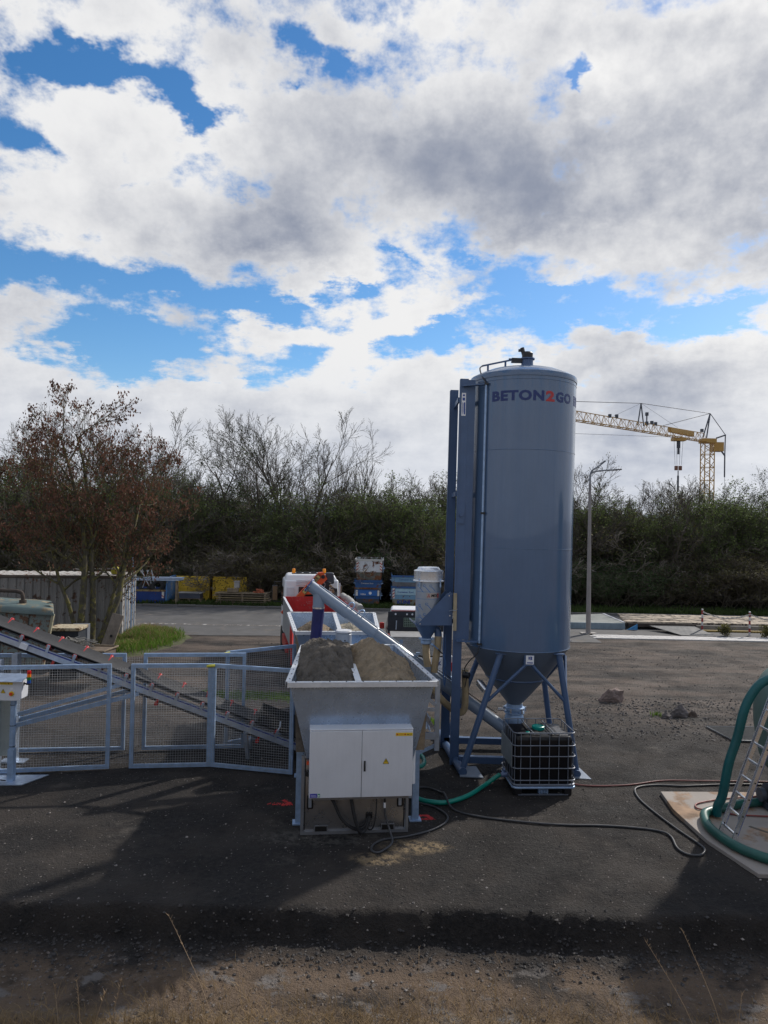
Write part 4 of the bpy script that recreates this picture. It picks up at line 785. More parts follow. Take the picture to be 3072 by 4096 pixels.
part('lid', mat('teal plastic', (.0, .26, .21), .4), BT, lambda b: (b.lathe([(.115, 1.087), (.12, 1.10), (.12, 1.145), (.10, 1.155), (.098, 1.145), (.06, 1.142), (.055, 1.15), (0, 1.15)], (.60, .52, 0), 28)), world=False)
part('vent_cap', mat('teal plastic', (.0, .26, .21), .4), BT, lambda b: b.lathe([(.04, 1.087), (.04, 1.115), (.03, 1.12), (0, 1.12)], (.32, .24, 0), 18), world=False)
part('label_print', mat('faint label print', (.20, .20, .21), .6), BT, lambda b: [b.bx(.86, .14+k*.062, 1.0855, 1.08-.03*(k % 3), .165+k*.062, 1.0868) for k in range(12)], world=False)
cage = mat('cage tube steel', (.17, .19, .23), .5, .4, .08)
for z, o_ in ((1.16, .0), (.93, -.012), (.73, -.012), (.51, -.012), (.29, -.012), (.20, .0)):
    part('cage_ring', cage, IB, lambda b: b.tube([(x, y, z) for x, y in rrect(o_, o_, Wd-o_, Dp-o_, .085)], .0105 if z != .20 else .02, 8, closed=True), world=False)
def vbar(x, y, z0=.20, z1=1.16): part('cage_bar', cage, IB, lambda b: b.cyl((x, y, z0), (x, y, z1), .0085, n=8), world=False)
for i in range(6): vbar(.135+i*.179, .002); vbar(.135+i*.179, Dp-.002)
for i in range(5): vbar(.002, .12+i*.18); vbar(Wd-.002, .12+i*.18)
part('cage_bar', cage, IB, lambda b: b.cyl((.028, .028, .2), (.028, .028, 1.16), .0085, n=8), world=False)
for x in (.39, .78): part('top_bar', cage, IB, lambda b: b.cyl((x, -.0, 1.135), (x, Dp, 1.135), .011, n=8), world=False)
part('sign_plate', mat('plate galvanised dull', (.32, .36, .36), .45, .5), IB, lambda b: b.bx(-.026, .05, .50, -.020, .92, .94), world=False)
part('pallet_deck', galvb, IB, lambda b: (b.bx(0.02, .02, .15, Wd-.02, Dp-.02, .185), b.tube([(x, y, .15) for x, y in rrect(.0, .0, Wd, Dp, .08)], .022, 8, closed=True)), world=False)
for x, y in ((.06, .06), (Wd-.16, .06), (.06, Dp-.16), (Wd-.16, Dp-.16), (.54, Dp-.16)): part('pallet_foot', black, IB, lambda b: b.bx(x-.03, y-.04, .0, x+.11, y+.10, .13), world=False, bevel=.01)
part('middle_foot', galvb, IB, lambda b: [b.bx(.50+k*.03, .02, .03, .512+k*.03, .05, .14) for k in range(6)]+[b.bx(.49, .06, .03, .68, .10, .14)], world=False)
part('skid_bar', cage, IB, lambda b: b.bx(.10, .015, .004, Wd-.12, .055, .022), world=False)
part('outlet_valve', mat('valve blue grey', (.12, .17, .30), .4), IB, lambda b: (b.cyl((.02, .47, .24), (-.12, .47, .22), .05, n=16), b.cyl((-.06, .47, .22), (-.06, .47, .31), .02, n=10), b.box((-.06, .50, .315), (.03, .14, .02))), world=False)

# ---------------------------------------------------------------- hoses and cables
def line(name, pts, r, m, label, cat, n=8, z=None, group=None):
    P = bez([(p[0], p[1], (p[2] if len(p) > 2 else r+float(ground_z(p[0], p[1])) + .004)) for p in pts], n); o = P[0].copy(); b = MB(); b.tube([p-o for p in P], r, 10)
    ob = b.build(name, m, None, smooth=60, label=label, cat=cat, group=group); ob.location = o; return ob
line('water_hose', [(2.33, 13.53, .22), (2.22, 13.48, .17), (2.02, 13.38, .07), (1.64, 12.91), (1.25, 12.60), (.99, 12.58), (.72, 12.70, .06), (.58, 12.95, .15), (.6, 13.2, .3), (.72, 13.42, .36), (.84, 13.63, .33), (.90, 13.98, .30), (.84, 14.30, .32), (.68, 14.48, .4)], .042, teal, 'teal green water hose from caged tank to the mixer', 'hose')
cbl = mat('grey black cable', (.045, .047, .052), .5, 0, .2, 8)
c0 = V((-.28, 11.24, 0)); cq = lambda x, y, z: tuple(c0+Matrix.Rotation(TH, 3, 'Z')@V((x, y, z)))
line('power_cable', [cq(.385, -.025, .47), cq(.40, -.04, .33), cq(.46, -.10, .15), cq(.48, -.30, .04), (.10, 10.80), (.0, 10.70), (-.09, 10.80), (-.05, 11.0), (.12, 11.14), (.48, 11.27), (.88, 11.51), (1.14, 11.82), (1.18, 12.11), (.98, 12.45), (.66, 12.66), (.60, 13.0)], .017, cbl, 'grey power cable looping on the ground from cabinet underside', 'cable')
line('power_cable', [(.60, 13.22), (.80, 13.34), (.98, 13.30), (1.18, 13.08), (1.2, 12.76, .13), (1.32, 12.36), (1.69, 12.08), (2.27, 11.95), (3.02, 11.82), (3.8, 11.82), (4.36, 11.75), (4.68, 11.59), (4.75, 11.38), (4.69, 11.02), (4.75, 10.82), (4.93, 10.78), (5.08, 10.92), (5.09, 11.16), (4.94, 11.87), (4.81, 12.78), (4.86, 13.33), (5.03, 13.56), (5.44, 13.68), (5.96, 13.66), (7.02, 13.78), (8.5, 13.8)], .018, cbl, 'long dark cable snaking across the yard to the concrete slab', 'cable')
line('red_hose', [(3.5, 13.72), (3.77, 13.66), (4.13, 13.59), (4.84, 13.66), (5.61, 13.93), (6.3, 13.93), (7.08, 13.95), (8.5, 14.0)], .015, mat('dull red hose', (.17, .05, .045), .5, 0, .15), 'thin red hose running right from the caged water tank', 'hose')

# galvanised access step between hopper and silo
AP = thing('access_step', (.85, 13.2, 0), 'galvanised access step frame between front hopper and silo', 'access step')
part('post', galv, AP, lambda b: (b.bx(1.03, 13.14, .78, 1.12, 13.24, 2.10),), smooth=0)
for f_ in (lambda b: b.bx(.42, 13.10, 1.0, 1.029, 13.16, 1.12), lambda b: b.bx(.60, 13.10, 1.52, 1.029, 13.15, 1.58), lambda b: b.beam((.60, 13.125, 1.98), (1.03, 13.125, 1.64), .05, .06)): part('side_rail', galv, AP, f_, smooth=0)
for f_ in (lambda b: b.beam((.74, 13.3, 1.56), (1.02, 13.25, 1.16), .03, .07), lambda b: b.beam((.70, 13.9, 1.56), (.98, 13.85, 1.16), .03, .07)): part('stringer', alu, AP, f_, smooth=0)
part('corrugated_tread', galv, AP, lambda b: b.sheet([[(.46+.5*i/24, y, 1.14+.018*math.sin(i*1.57)+.2*(1-i/24)) for y in (13.17, 13.85)] for i in range(25)], .004))
part('strut', galvb, AP, lambda b: b.beam((1.05, 13.2, .86), (.45, 13.1, .62), .05, .05), smooth=0)
part('mast_clip', alu, AP, lambda b: [b.cyl((x, 13.09, .96), (x, 13.06, .96), .018, n=8) for x in (.66, .76, .98)])

# ================================================================ vehicles behind the plant
tyre = mat('tyre rubber', (.02, .02, .021), .8, 0, .2, 9)
glass = mat('dark window glass', (.02, .025, .03), .08, 0, .1, spec=.8)
def wheel(T, c, r, w, x=1, world=False):
    ax = Matrix(((0, 0, 1), (0, 1, 0), (-1, 0, 0)))
    P = part('wheel', tyre, T, lambda b: b.lathe([(r*.62, -w/2), (r*.93, -w/2), (r, -w*.36), (r, w*.36), (r*.93, w/2), (r*.62, w/2)], c, 28, ax), world=world)
    part('rim', galvb, P, lambda b: b.lathe([(0, -w*.25), (r*.3, -w*.3), (r*.58, -w*.2), (r*.62, -w*.48), (r*.62, w*.48), (r*.58, w*.2), (r*.3, w*.3), (0, w*.25)], c, 24, ax), world=world)
TR = thing('tipper_truck', (-1.72, 21.62, 0), 'white cab tipper truck with red bed and folded orange loader crane', 'truck', rz=rad(11.5))
kw = dict(world=False)
bedr = mat('worn red bed paint', (.38, .018, .018), .45, 0, .15, 4, rust=((.30, .26, .24), .06, 14))
alub = mat('grey aluminium side', (.36, .38, .40), .45, .5, .08)
part('bed_floor', bedr, TR, lambda b: b.bx(-1.02, .05, 1.10, 1.02, 4.1, 1.16), **kw)
part('bed_headboard', bedr, TR, lambda b: (b.bx(-1.03, 4.10, 1.1, 1.03, 4.16, 2.24), b.bx(-1.0, 4.07, 1.55, 1.0, 4.099, 1.62)), smooth=0, **kw)
for s in (-1, 1):
    SP = part('bed_side', alub, TR, lambda b: b.bx(min(s*1.03, s*1.07), .06, 1.10, max(s*1.03, s*1.07), 4.16, 2.20), smooth=0, **kw)
    part('inner_lining', bedr, SP, lambda b: b.bx(min(s*1.02, s*1.029), .08, 1.17, max(s*1.02, s*1.029), 4.09, 2.19), smooth=0, **kw)
    part('top_rail', cabw, SP, lambda b: b.bx(min(s*1.01, s*1.08), .06, 2.202, max(s*1.01, s*1.08), 4.16, 2.235), smooth=0, **kw)
    part('rear_post', red, TR, lambda b: b.bx(min(s*1.03, s*1.10), -.04, 1.08, max(s*1.03, s*1.10), .055, 2.20), smooth=0, **kw)
    part('side_skirt', red, TR, lambda b: b.bx(min(s*.95, s*1.10), 1.9, .62, max(s*.95, s*1.10), 3.9, .95), **kw)
    part('mudguard', red, TR, lambda b: b.tube([(s*.98, 1.1+.58*math.cos(t), .5+.58*math.sin(t)) for t in np.linspace(0, math.pi, 13)], .05, 6), **kw)
    for y in (1.1, 5.75): wheel(TR, (s*.88, y, .48), .48, .30)
part('tailgate', alub, TR, lambda b: (b.bx(-.99, -.035, 1.12, .99, .0, 2.1), b.bx(-.99, -.06, 1.2, .99, -.036, 1.27), b.bx(-.99, -.06, 1.95, .99, -.036, 2.02)), smooth=0, **kw)
for x in (-.35, .35): part('chassis_rail', black, TR, lambda b: b.bx(x-.05, .0, .75, x+.05, 6.3, 1.0), **kw)
part('rear_light', red, TR, lambda b: b.bx(-1.0, -.06, .78, -.72, -.01, .90), **kw)
CA = part('cab', white, TR, lambda b: b.hexa([(-1.0, 4.95, .78), (1.10, 4.95, .78), (1.10, 6.75, .78), (-1.0, 6.75, .78), (-.98, 4.98, 2.78), (1.06, 4.98, 2.78), (1.03, 6.45, 2.78), (-.97, 6.45, 2.78)]), bevel=.07, **kw)
part('roof_shell', white, CA, lambda b: b.hexa([(-.96, 5.0, 2.72), (1.03, 5.0, 2.72), (1.0, 6.42, 2.72), (-.94, 6.42, 2.72), (-.90, 5.08, 2.97), (.90, 5.08, 2.97), (.84, 6.1, 2.97), (-.84, 6.1, 2.97)]), bevel=.06, **kw)
for k in range(4): part('rear_rib', mat('white rib paint', (.60, .61, .64), .45), CA, lambda b: b.bx(-.55, 4.935, 2.58+k*.055, .78, 4.985, 2.60+k*.055), bevel=.008, **kw)
part('rear_window', glass, CA, lambda b: b.bx(-.46, 4.93, 2.12, .20, 4.955, 2.52), bevel=.02, **kw)
part('corner_panel', mat('white rib paint', (.60, .61, .64), .45), CA, lambda b: b.bx(-.90, 4.935, 1.5, -.62, 4.962, 2.50), bevel=.03, **kw)
part('windscreen', glass, CA, lambda b: b.hexa([(-.98, 6.70, 1.65), (.98, 6.70, 1.65), (.98, 6.78, 1.65), (-.98, 6.78, 1.65), (-.92, 6.46, 2.6), (.92, 6.46, 2.6), (.92, 6.54, 2.6), (-.92, 6.54, 2.6)]), **kw)
for s in (-1, 1): part('side_window', glass, CA, lambda b: b.prism([(s*(1.0 if s < 0 else 1.092), 5.5, 1.75), (s*(1.0 if s < 0 else 1.092), 6.45, 1.75), (s*(.985 if s < 0 else 1.075), 6.35, 2.45), (s*(.985 if s < 0 else 1.075), 5.55, 2.45)], (s*.012, 0, 0)), **kw)
part('light_bar', black, CA, lambda b: b.bx(-.62, 5.35, 2.972, .62, 5.50, 3.0), **kw)
for x in (-.42, -.14, .14, .42): part('roof_lamp', glass, CA, lambda b: b.bx(x-.11, 5.34, 3.002, x+.11, 5.50, 3.05), bevel=.015, **kw)
amber = mat('amber beacon', (.85, .28, .01), .2)
for x in (-.62, .55): part('beacon', amber, CA, lambda b: b.lathe([(.062, 3.0), (.065, 3.05), (.06, 3.15), (.045, 3.17), (0, 3.175)], (x, 5.42, 0), 16), **kw)
for x in (-.62, .55): part('beacon_base', black, CA, lambda b: b.lathe([(.07, 2.965), (.07, 3.0), (0, 3.0)], (x, 5.42, 0), 14), **kw)
for s in (-1, 1):
    MI = part('mirror', black, TR, lambda b: b.bx(min(s*1.16, s*1.38), 6.25, 1.85, max(s*1.16, s*1.38), 6.34, 2.45), bevel=.02, **kw)
    for z0, z1 in ((2.58, 2.4), (1.8, 1.9)): part('mirror_arm', black, MI, lambda b: b.tube([(s*.95, 6.4, z0), (s*1.3, 6.36, z0), (s*1.3, 6.3, z1)], .018, 6), **kw)
    part('mirror_glass', mat('mirror brown reflection', (.16, .10, .05), .3), MI, lambda b: b.bx(min(s*1.18, s*1.36), 6.242, 1.88, max(s*1.18, s*1.36), 6.249, 2.42), **kw)
oran = mat('crane orange', (.60, .085, .015), .4, 0, .08)
p0, p1 = V((-1.05, 4.50, 1.55)), V((.30, 4.50, 3.02)); bd = (p1-p0).normalized(); bn_ = V((-bd.z, 0, bd.x))
BO = part('crane_boom', oran, TR, lambda b: (b.beam(p0, p1, .20, .20, bn_), b.prism([p1+bn_*.10+V((0, -.1, 0)), p1+bd*.14-bn_*.02+V((0, -.1, 0)), p1+bd*.05-bn_*.30+V((0, -.1, 0)), p1-bd*.75-bn_*.26+V((0, -.1, 0)), p1-bd*.9-bn_*.10+V((0, -.1, 0))], (0, .2, 0))), smooth=0, **kw)
pc = p1-bd*.42+V((0, -.103, 0))
part('boom_plate', mat('plate sand', (.45, .36, .12), .5), BO, lambda b: b.beam(pc-bd*.50, pc+bd*.36, .006, .155, bn_), **kw)
part('plate_border', blk, BO, lambda b: [b.beam(pc-bd*.50+bn_*s+V((0, -.002, 0)), pc+bd*.36+bn_*s+V((0, -.002, 0)), .006, .016, bn_) for s in (-.075, .075)]+[b.beam(pc+bd*.352-bn_*.07+V((0, -.002, 0)), pc+bd*.352+bn_*.07+V((0, -.002, 0)), .006, .016, bd)], **kw)
text_on('boom_lettering', 'PALFINGER', .14, blk, BO, tuple(W[TR]@(pc-bd*.07+V((0, -.006, 0)))), W[TR].to_3x3()@bd, W[TR].to_3x3()@bn_, .03)
part('crane_joint', black, TR, lambda b: (b.cyl(p1-bn_*.12+V((0, -.14, 0)), p1-bn_*.12+V((0, .14, 0)), .07, n=16), b.beam(p1-bd*.15-bn_*.34, p1-bd*1.0-bn_*.42, .10, .10, bn_), b.beam(p1-bd*.10-bn_*.48, p1-bd*.95-bn_*.55, .09, .08, bn_)), **kw)
part('crane_column', black, TR, lambda b: (b.bx(.30, 4.35, 1.0, .62, 4.7, 2.35), b.beam((.5, 4.5, 2.3), (.62, 4.5, 2.75), .16, .16)), bevel=.02, **kw)
part('crane_tank', mat('navy grey plastic', (.03, .035, .05), .45), TR, lambda b: b.hexa([(.50, 4.55, 2.66), (.84, 4.55, 2.66), (.84, 4.85, 2.66), (.50, 4.85, 2.66), (.52, 4.57, 3.08), (.82, 4.57, 3.08), (.82, 4.83, 3.08), (.52, 4.83, 3.08)]), bevel=.05, **kw)
part('hydraulic_hoses', rubber, TR, lambda b: [b.tube(bez([(.62+.03*k, 4.40, 2.62-.06*k), (.78+.03*k, 4.36, 2.5), (.72+.05*k, 4.36, 2.2), (.6+.07*k, 4.38, 1.95)], 6), .018, 6) for k in range(5)], kind='stuff', **kw)
part('hydraulic_fittings', mat('dusty brass', (.30, .22, .13), .6, .3), TR, lambda b: [b.box((.70+random.uniform(-.08, .12), 4.36+random.uniform(-.03, .03), 2.45+random.uniform(-.2, .2)), (.07, .05, .05), Euler((random.random()*3, random.random()*3, 0)).to_matrix()) for _ in range(14)], kind='stuff', **kw)
part('cover_roll', mat('grey tarpaulin roll', (.30, .295, .28), .75, 0, .15, 6, .4, 12), TR, lambda b: (b.tube([(1.10, y, 2.28+.02*math.sin(y*3)) for y in np.linspace(.2, 4.1, 16)], [.11+.012*math.sin(k*1.9) for k in range(16)], 16)), **kw)
part('stake', cabw, TR, lambda b: b.bx(.98, 4.2, 2.2, 1.02, 4.24, 2.72), **kw)

PK = thing('pickup_truck', (1.15, 20.55, 0), 'white pickup truck with chequer plate toolbox parked behind the silo', 'pickup', rz=rad(2))
part('tailgate', white, PK, lambda b: (b.bx(-.90, -.02, .62, .90, .02, 1.10), [b.bx(-.88, -.034, z, .88, -.021, z+.04) for z in (.66, .78, 1.03)]), smooth=0, bevel=.006, **kw)
part('tailgate_line', blk, PK, lambda b: b.bx(-.90, -.025, 1.103, .90, .03, 1.135), **kw)
part('logo_disc', mat('logo yellow', (.75, .55, .02), .5), PK, lambda b: b.cyl((.13, -.036, .90), (.13, -.04, .90), .085, n=24), **kw)
part('logo_wave', dblue, PK, lambda b: b.prism([(.13+.085*math.cos(t), -.0405, .90+.085*math.sin(t)) for t in np.linspace(-2.7, .9, 14)]+[(.13+.02, -.0405, .90+.01), (.10, -.0405, .88)], (0, -.002, 0)), **kw)
text_on('tail_lettering', 'K', .15, dblue, PK, tuple(W[PK]@V((.56, -.038, .92))), (1, 0, 0), (0, 0, 1), .03)
part('bumper', galvb, PK, lambda b: b.bx(-.92, -.10, .40, .92, .0, .56), bevel=.02, **kw)
for s in (-1, 1):
    part('bed_side', white, PK, lambda b: b.bx(min(s*.90, s*.95), .02, .55, max(s*.90, s*.95), 1.66, 1.12), bevel=.01, **kw)
    part('tail_light', red, PK, lambda b: b.bx(min(s*.86, s*.94), -.05, .70, max(s*.86, s*.94), -.022, .95), **kw)
    for y in (.75, 3.9): wheel(PK, (s*.80, y, .36), .36, .24)
part('bed_floor', galv, PK, lambda b: b.bx(-.90, .02, .60, .90, 1.66, .66), **kw)
ck = mat('chequer plate aluminium', (.50, .49, .47), .38, .7, .10, 5, .5, 45)
TB = part('toolbox', ck, PK, lambda b: b.bx(-.84, .35, .68, .86, 1.0, 1.60), bevel=.008, **kw)
part('toolbox_lid', ck, TB, lambda b: b.hexa([(-.86, .32, 1.602), (.88, .32, 1.602), (.88, 1.02, 1.602), (-.86, 1.02, 1.602), (-.86, .32, 1.625), (.88, .32, 1.625), (.88, 1.02, 1.68), (-.86, 1.02, 1.68)]), smooth=0, **kw)
def treads(b):
    for i in range(40):
        for j in range(16):
            x, z = -.82+i*.042, .74+j*.055; a = .5 if (i+j) % 2 else -.5
            b.box((x, .348, z), (.034, .004, .010), Euler((0, a, 0)).to_matrix())
part('tread_pattern', alu, TB, treads, kind='stuff', recalc=False, smooth=0, **kw)
for x in (-.55, .62): part('toolbox_latch', galvb, TB, lambda b: (b.bx(x-.05, .335, 1.42, x+.05, .347, 1.53), b.tube([(x-.03, .33, 1.50), (x+.03, .33, 1.50), (x, .33, 1.43)], .008, 5)), **kw)
part('side_rack', mat('faded orange red', (.50, .10, .05), .6), PK, lambda b: [b.bx(-.93, .5, 1.14+k*.09, -.86, 1.4, 1.19+k*.09) for k in range(5)], **kw)
HB = part('headboard', mat('navy black panel', (.018, .022, .032), .5), PK, lambda b: b.bx(-.90, 1.66, .7, .92, 1.72, 2.20), bevel=.01, **kw)
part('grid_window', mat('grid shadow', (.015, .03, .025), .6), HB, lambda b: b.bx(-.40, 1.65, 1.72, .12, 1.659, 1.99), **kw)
part('window_grid', mat('grid pale green', (.20, .27, .22), .5), HB, lambda b: [b.bx(-.40, 1.645, 1.72+k*.054, .12, 1.6495, 1.735+k*.054) for k in range(6)]+[b.bx(-.40+k*.058, 1.640, 1.72, -.388+k*.058, 1.6445, 1.99) for k in range(10)], kind='stuff', smooth=0, **kw)
part('panel_seams', mat('panel dark line', (.008, .009, .012), .6), HB, lambda b: [b.bx(-.89, 1.655, z, .91, 1.6595, z+.012) for z in (1.4, 1.6, 2.05)], **kw)
part('work_lamp', cabw, HB, lambda b: [b.cyl((x, 1.66, 2.12), (x, 1.64, 2.12), .03, n=10) for x in (-.66, -.30, -.13)], **kw)
part('lever', galv, HB, lambda b: b.cyl((-.64, 1.63, 1.64), (-.63, 1.63, 1.92), .018, n=8), **kw)
PC = part('cab', white, PK, lambda b: b.hexa([(-.95, 1.73, .55), (.95, 1.73, .55), (.95, 3.75, .55), (-.95, 3.75, .55), (-.90, 1.74, 1.55), (.90, 1.74, 1.55), (.92, 3.7, 1.35), (-.92, 3.7, 1.35)]), bevel=.05, **kw)
part('cab_roof', white, PC, lambda b: b.hexa([(-.92, 1.73, 1.40), (.92, 1.73, 1.40), (.90, 3.6, 1.35), (-.90, 3.6, 1.35), (-.80, 1.74, 2.26), (.80, 1.74, 2.26), (.74, 2.75, 2.26), (-.74, 2.75, 2.26)]), bevel=.06, **kw)
for s in (-1, 1): part('side_window', glass, PC, lambda b: b.prism([(s*.925, 1.95, 1.45), (s*.925, 3.2, 1.42), (s*.79, 2.72, 2.13), (s*.815, 1.92, 2.13)], (s*.012, 0, .004)), **kw)
part('windscreen', glass, PC, lambda b: b.prism([(-.8, 3.5, 1.42), (.8, 3.5, 1.42), (.68, 2.85, 2.16), (-.68, 2.85, 2.16)], (0, .03, .03)), **kw)
part('roof_edge', mat('dull red trim', (.30, .07, .06), .5), PC, lambda b: b.bx(-.80, 1.70, 2.205, .80, 1.735, 2.235), **kw)
part('bonnet', white, PK, lambda b: b.hexa([(-.93, 3.6, .5), (.93, 3.6, .5), (.9, 5.0, .5), (-.9, 5.0, .5), (-.90, 3.6, 1.32), (.90, 3.6, 1.32), (.84, 4.9, 1.1), (-.84, 4.9, 1.1)]), bevel=.06, **kw)
part('door_mirror', red, PK, lambda b: b.bx(-1.12, 2.95, 1.45, -.96, 3.05, 1.66), bevel=.03, **kw)

# ================================================================ skips and stores along the verge
hz_w = mat('hazard white', (.65, .62, .58), .6, 0, .1)
hz_r = mat('hazard red', (.40, .05, .04), .6, 0, .1)
def skip(name, loc, w, h, d, m, label, rz=0., inset=.10, hazard=True, group='skips beyond the road', lo=None, rimm=None):
    T = thing(name, loc, label, 'skip', group, rz=rz); t = .03; k = inset
    def body(b):
        A = [(-w/2, 0, h), (w/2, 0, h), (w/2, d, h), (-w/2, d, h)]; B_ = [(-w/2+k, k*.5, 0), (w/2-k, k*.5, 0), (w/2-k, d-k*2, 0), (-w/2+k, d-k*2, 0)]
        Ai = [(x*(1-t*2/w), t+(d-2*t)*y/d, z) for x, y, z in A]; Bi = [(x*(1-t*2/w), t+(d-2*t)*y/d, z+t) for x, y, z in B_]
        b.add(A+B_+Ai+Bi, [(i, 4+i, 4+(i+1) % 4, (i+1) % 4) for i in range(4)]+[(8+i, 8+(i+1) % 4, 12+(i+1) % 4, 12+i) for i in range(4)]+[(i, (i+1) % 4, 8+(i+1) % 4, 8+i) for i in range(4)]+[(4, 5, 6, 7), (12, 13, 14, 15)])
    part('tub', m, T, body, world=False, smooth=0)
    part('rim', rimm or m, T, lambda b: (b.bx(-w/2-.03, -.04, h-.09, w/2+.03, .0, h+.01), b.bx(-w/2-.04, .001, h-.09, -w/2, d, h+.01), b.bx(w/2, .001, h-.09, w/2+.04, d, h+.01)), world=False, smooth=0)
    if lo: part('lower_band', lo, T, lambda b: b.hexa([(-w/2+k-.005, k*.5-.012, .0), (w/2-k+.005, k*.5-.012, 0), (w/2-k, k*.5, 0), (-w/2+k, k*.5, 0), (-w/2+k*.62, k*.31-.012, h*.38), (w/2-k*.62, k*.31-.012, h*.38), (w/2-k*.62, k*.31, h*.38), (-w/2+k*.62, k*.31, h*.38)]), world=False, smooth=0)
    for s in (-1, 1):
        for y in (.3, d*.55): part('lifting_lug', galvb, T, lambda b: (b.cyl((s*(w/2-.02), y, h*.55), (s*(w/2+.10), y, h*.55), .04, n=10), b.box((s*(w/2+.005), y, h*.6), (.03, .16, .5*h))), world=False)
    if hazard:
        for s in (-1, 1):
            H = part('hazard_plate', hz_w, T, lambda b: b.bx(min(s*(w/2-.06), s*(w/2-.19)), -.016, h*.42, max(s*(w/2-.06), s*(w/2-.19)), -.006, h-.1), world=False)
            part('hazard_stripe', hz_r, H, lambda b: [b.prism([(s*(w/2-.062), -.017, z), (s*(w/2-.188), -.017, z+.10), (s*(w/2-.188), -.017, z+.17), (s*(w/2-.062), -.017, z+.07)], (0, -.003, 0)) for z in np.arange(h*.44, h-.28, .17)], world=False, smooth=0)
    return T
bls = mat('faded blue skip paint', (.022, .085, .24), .55, 0, .2, 2, rust=(RUST, .10, 3))
bll = mat('pale blue skip paint', (.16, .30, .44), .55, 0, .15, 2, rust=(RUST, .10, 3.5))
whs = mat('rusty white skip paint', (.60, .61, .63), .6, 0, .1, 2, rust=((.14, .05, .022), .19, 2.6))
lowr = mat('scuffed rusty skip foot', (.13, .13, .11), .8, 0, .3, 3, rust=(RUST, .34, 2.2))
def plate(T, name, m, x0, z0, x1, z1, y=-.03): return part(name, m, T, lambda b: b.bx(x0, y, z0, x1, y+.02, z1), world=False, smooth=0)
s1 = skip('skip', (-.86, 40.9, .10), 1.50, 1.05, 2.6, bls, 'blue skip at the bottom of the three high stack', lo=mat('dark scuffed skip foot', (.05, .06, .08), .8, 0, .3, 3, rust=(RUST, .3, 2)), hazard=False, rimm=lowr)
plate(s1, 'blue_band', mat('band blue', (.02, .12, .38), .5), -.55, .58, .55, .90); plate(s1, 'band_patch', hz_w, -.70, .58, -.57, .90); plate(s1, 'band_patch', hz_w, .57, .58, .68, .90)
part('sticker_disc', white, s1, lambda b: b.cyl((.15, -.031, .74), (.15, -.036, .74), .085, n=20), world=False)
text_on('lettering', 'VERA', .13, hz_w, s1, (-1.12, 40.866, .76), (1, 0, 0), (0, 0, 1), .02)
s2 = skip('skip', (-.84, 40.9, 1.16), 1.54, .42, 2.6, bls, 'blue skip numbered 26 in the middle of the stack', hazard=False, inset=.03)
text_on('lettering', 'Container Kuni', .115, hz_w, s2, (-.90, 40.885, 1.40), (1, 0, 0), (0, 0, 1)); text_on('skip_number', '26', .13, bll, s2, (-.22, 40.885, 1.35), (1, 0, 0), (0, 0, 1))
s3_ = skip('skip', (-.80, 40.95, 1.60), 1.62, 1.20, 2.6, whs, 'rust streaked white skip on top of the stack', lo=lowr, rimm=mat('dirty white rim', (.50, .49, .46), .6, 0, .1))
s4 = skip('skip', (1.42, 40.95, .05), 1.78, 1.20, 2.8, bll, 'pale blue skip lettered KUNI at the bottom of the right pair', lo=mat('olive rusty skip foot', (.20, .21, .16), .75, 0, .2, 2, rust=((.20, .085, .03), .30, 1.8)), rimm=bls)
text_on('lettering', 'KUNI', .32, dblue, s4, (1.25, 40.955, .33), (1, 0, 0), (0, 0, 1), .03); plate(s4, 'white_band', mat('band pale sky', (.35, .52, .60), .5), -.66, .72, .80, 1.06, -.005)
text_on('lettering', 'Container Kuni', .15, dblue, s4, (1.35, 40.93, .93), (1, 0, 0), (0, 0, 1), .01); text_on('skip_number', '97', .15, bls, s4, (.66, 40.93, .98), (1, 0, 0), (0, 0, 1), .01)
s5 = skip('skip', (1.44, 40.95, 1.27), 1.80, .62, 2.8, bll, 'pale blue skip stacked on the KUNI skip', hazard=False, inset=.05, rimm=bls, lo=mat('grey scuffed skip foot', (.13, .13, .14), .8, 0, .3, 3))
text_on('lettering', 'Container Kuni', .14, bls, s5, (1.40, 40.93, 1.66), (1, 0, 0), (0, 0, 1)); text_on('skip_number', '75', .11, bls, s5, (.68, 40.93, 1.72), (1, 0, 0), (0, 0, 1))
ysk = mat('chipped yellow paint', (.68, .45, .04), .55, 0, .12, 2, rust=((.12, .07, .02), .08, 5))
def ypanel(x, w, label):
    T = thing('site_hoarding', (x, 41.75, 0), label, 'panel', 'yellow steel panels on the verge')
    part('sheet', ysk, T, lambda b: b.bx(-w/2+.06, -.02, .05, w/2-.06, .02, 1.48), world=False, smooth=0)
    for s in (-1, 1): part('edge_post', ysk, T, lambda b: b.bx(s*(w/2-.03)-.03, -.06, 0, s*(w/2-.03)+.03, .06, 1.56), world=False, smooth=0)
    part('top_rail', ysk, T, lambda b: b.bx(-w/2+.061, -.05, 1.481, w/2-.061, .05, 1.55), world=False, smooth=0)
    for z in (.45, .80, 1.15): part('rib', ysk, T, lambda b: b.bx(-w/2+.061, -.035, z, w/2-.061, -.021, z+.05), world=False, smooth=0)
    for s in (-1, 1): part('side_stay', ysk, T, lambda b: b.bx(s*(w/2-.025)-.025, .061, .0, s*(w/2-.025)+.025, .9, 1.4), world=False, smooth=0)
ypanel(-11.30, 1.98, 'yellow steel panel behind the pallet with the grey box'); ypanel(-9.10, 2.0, 'yellow steel panel behind the long timber stack')
pal = mat('pale pallet wood', (.30, .23, .13), .85, 0, .25, 5, streak=.4)
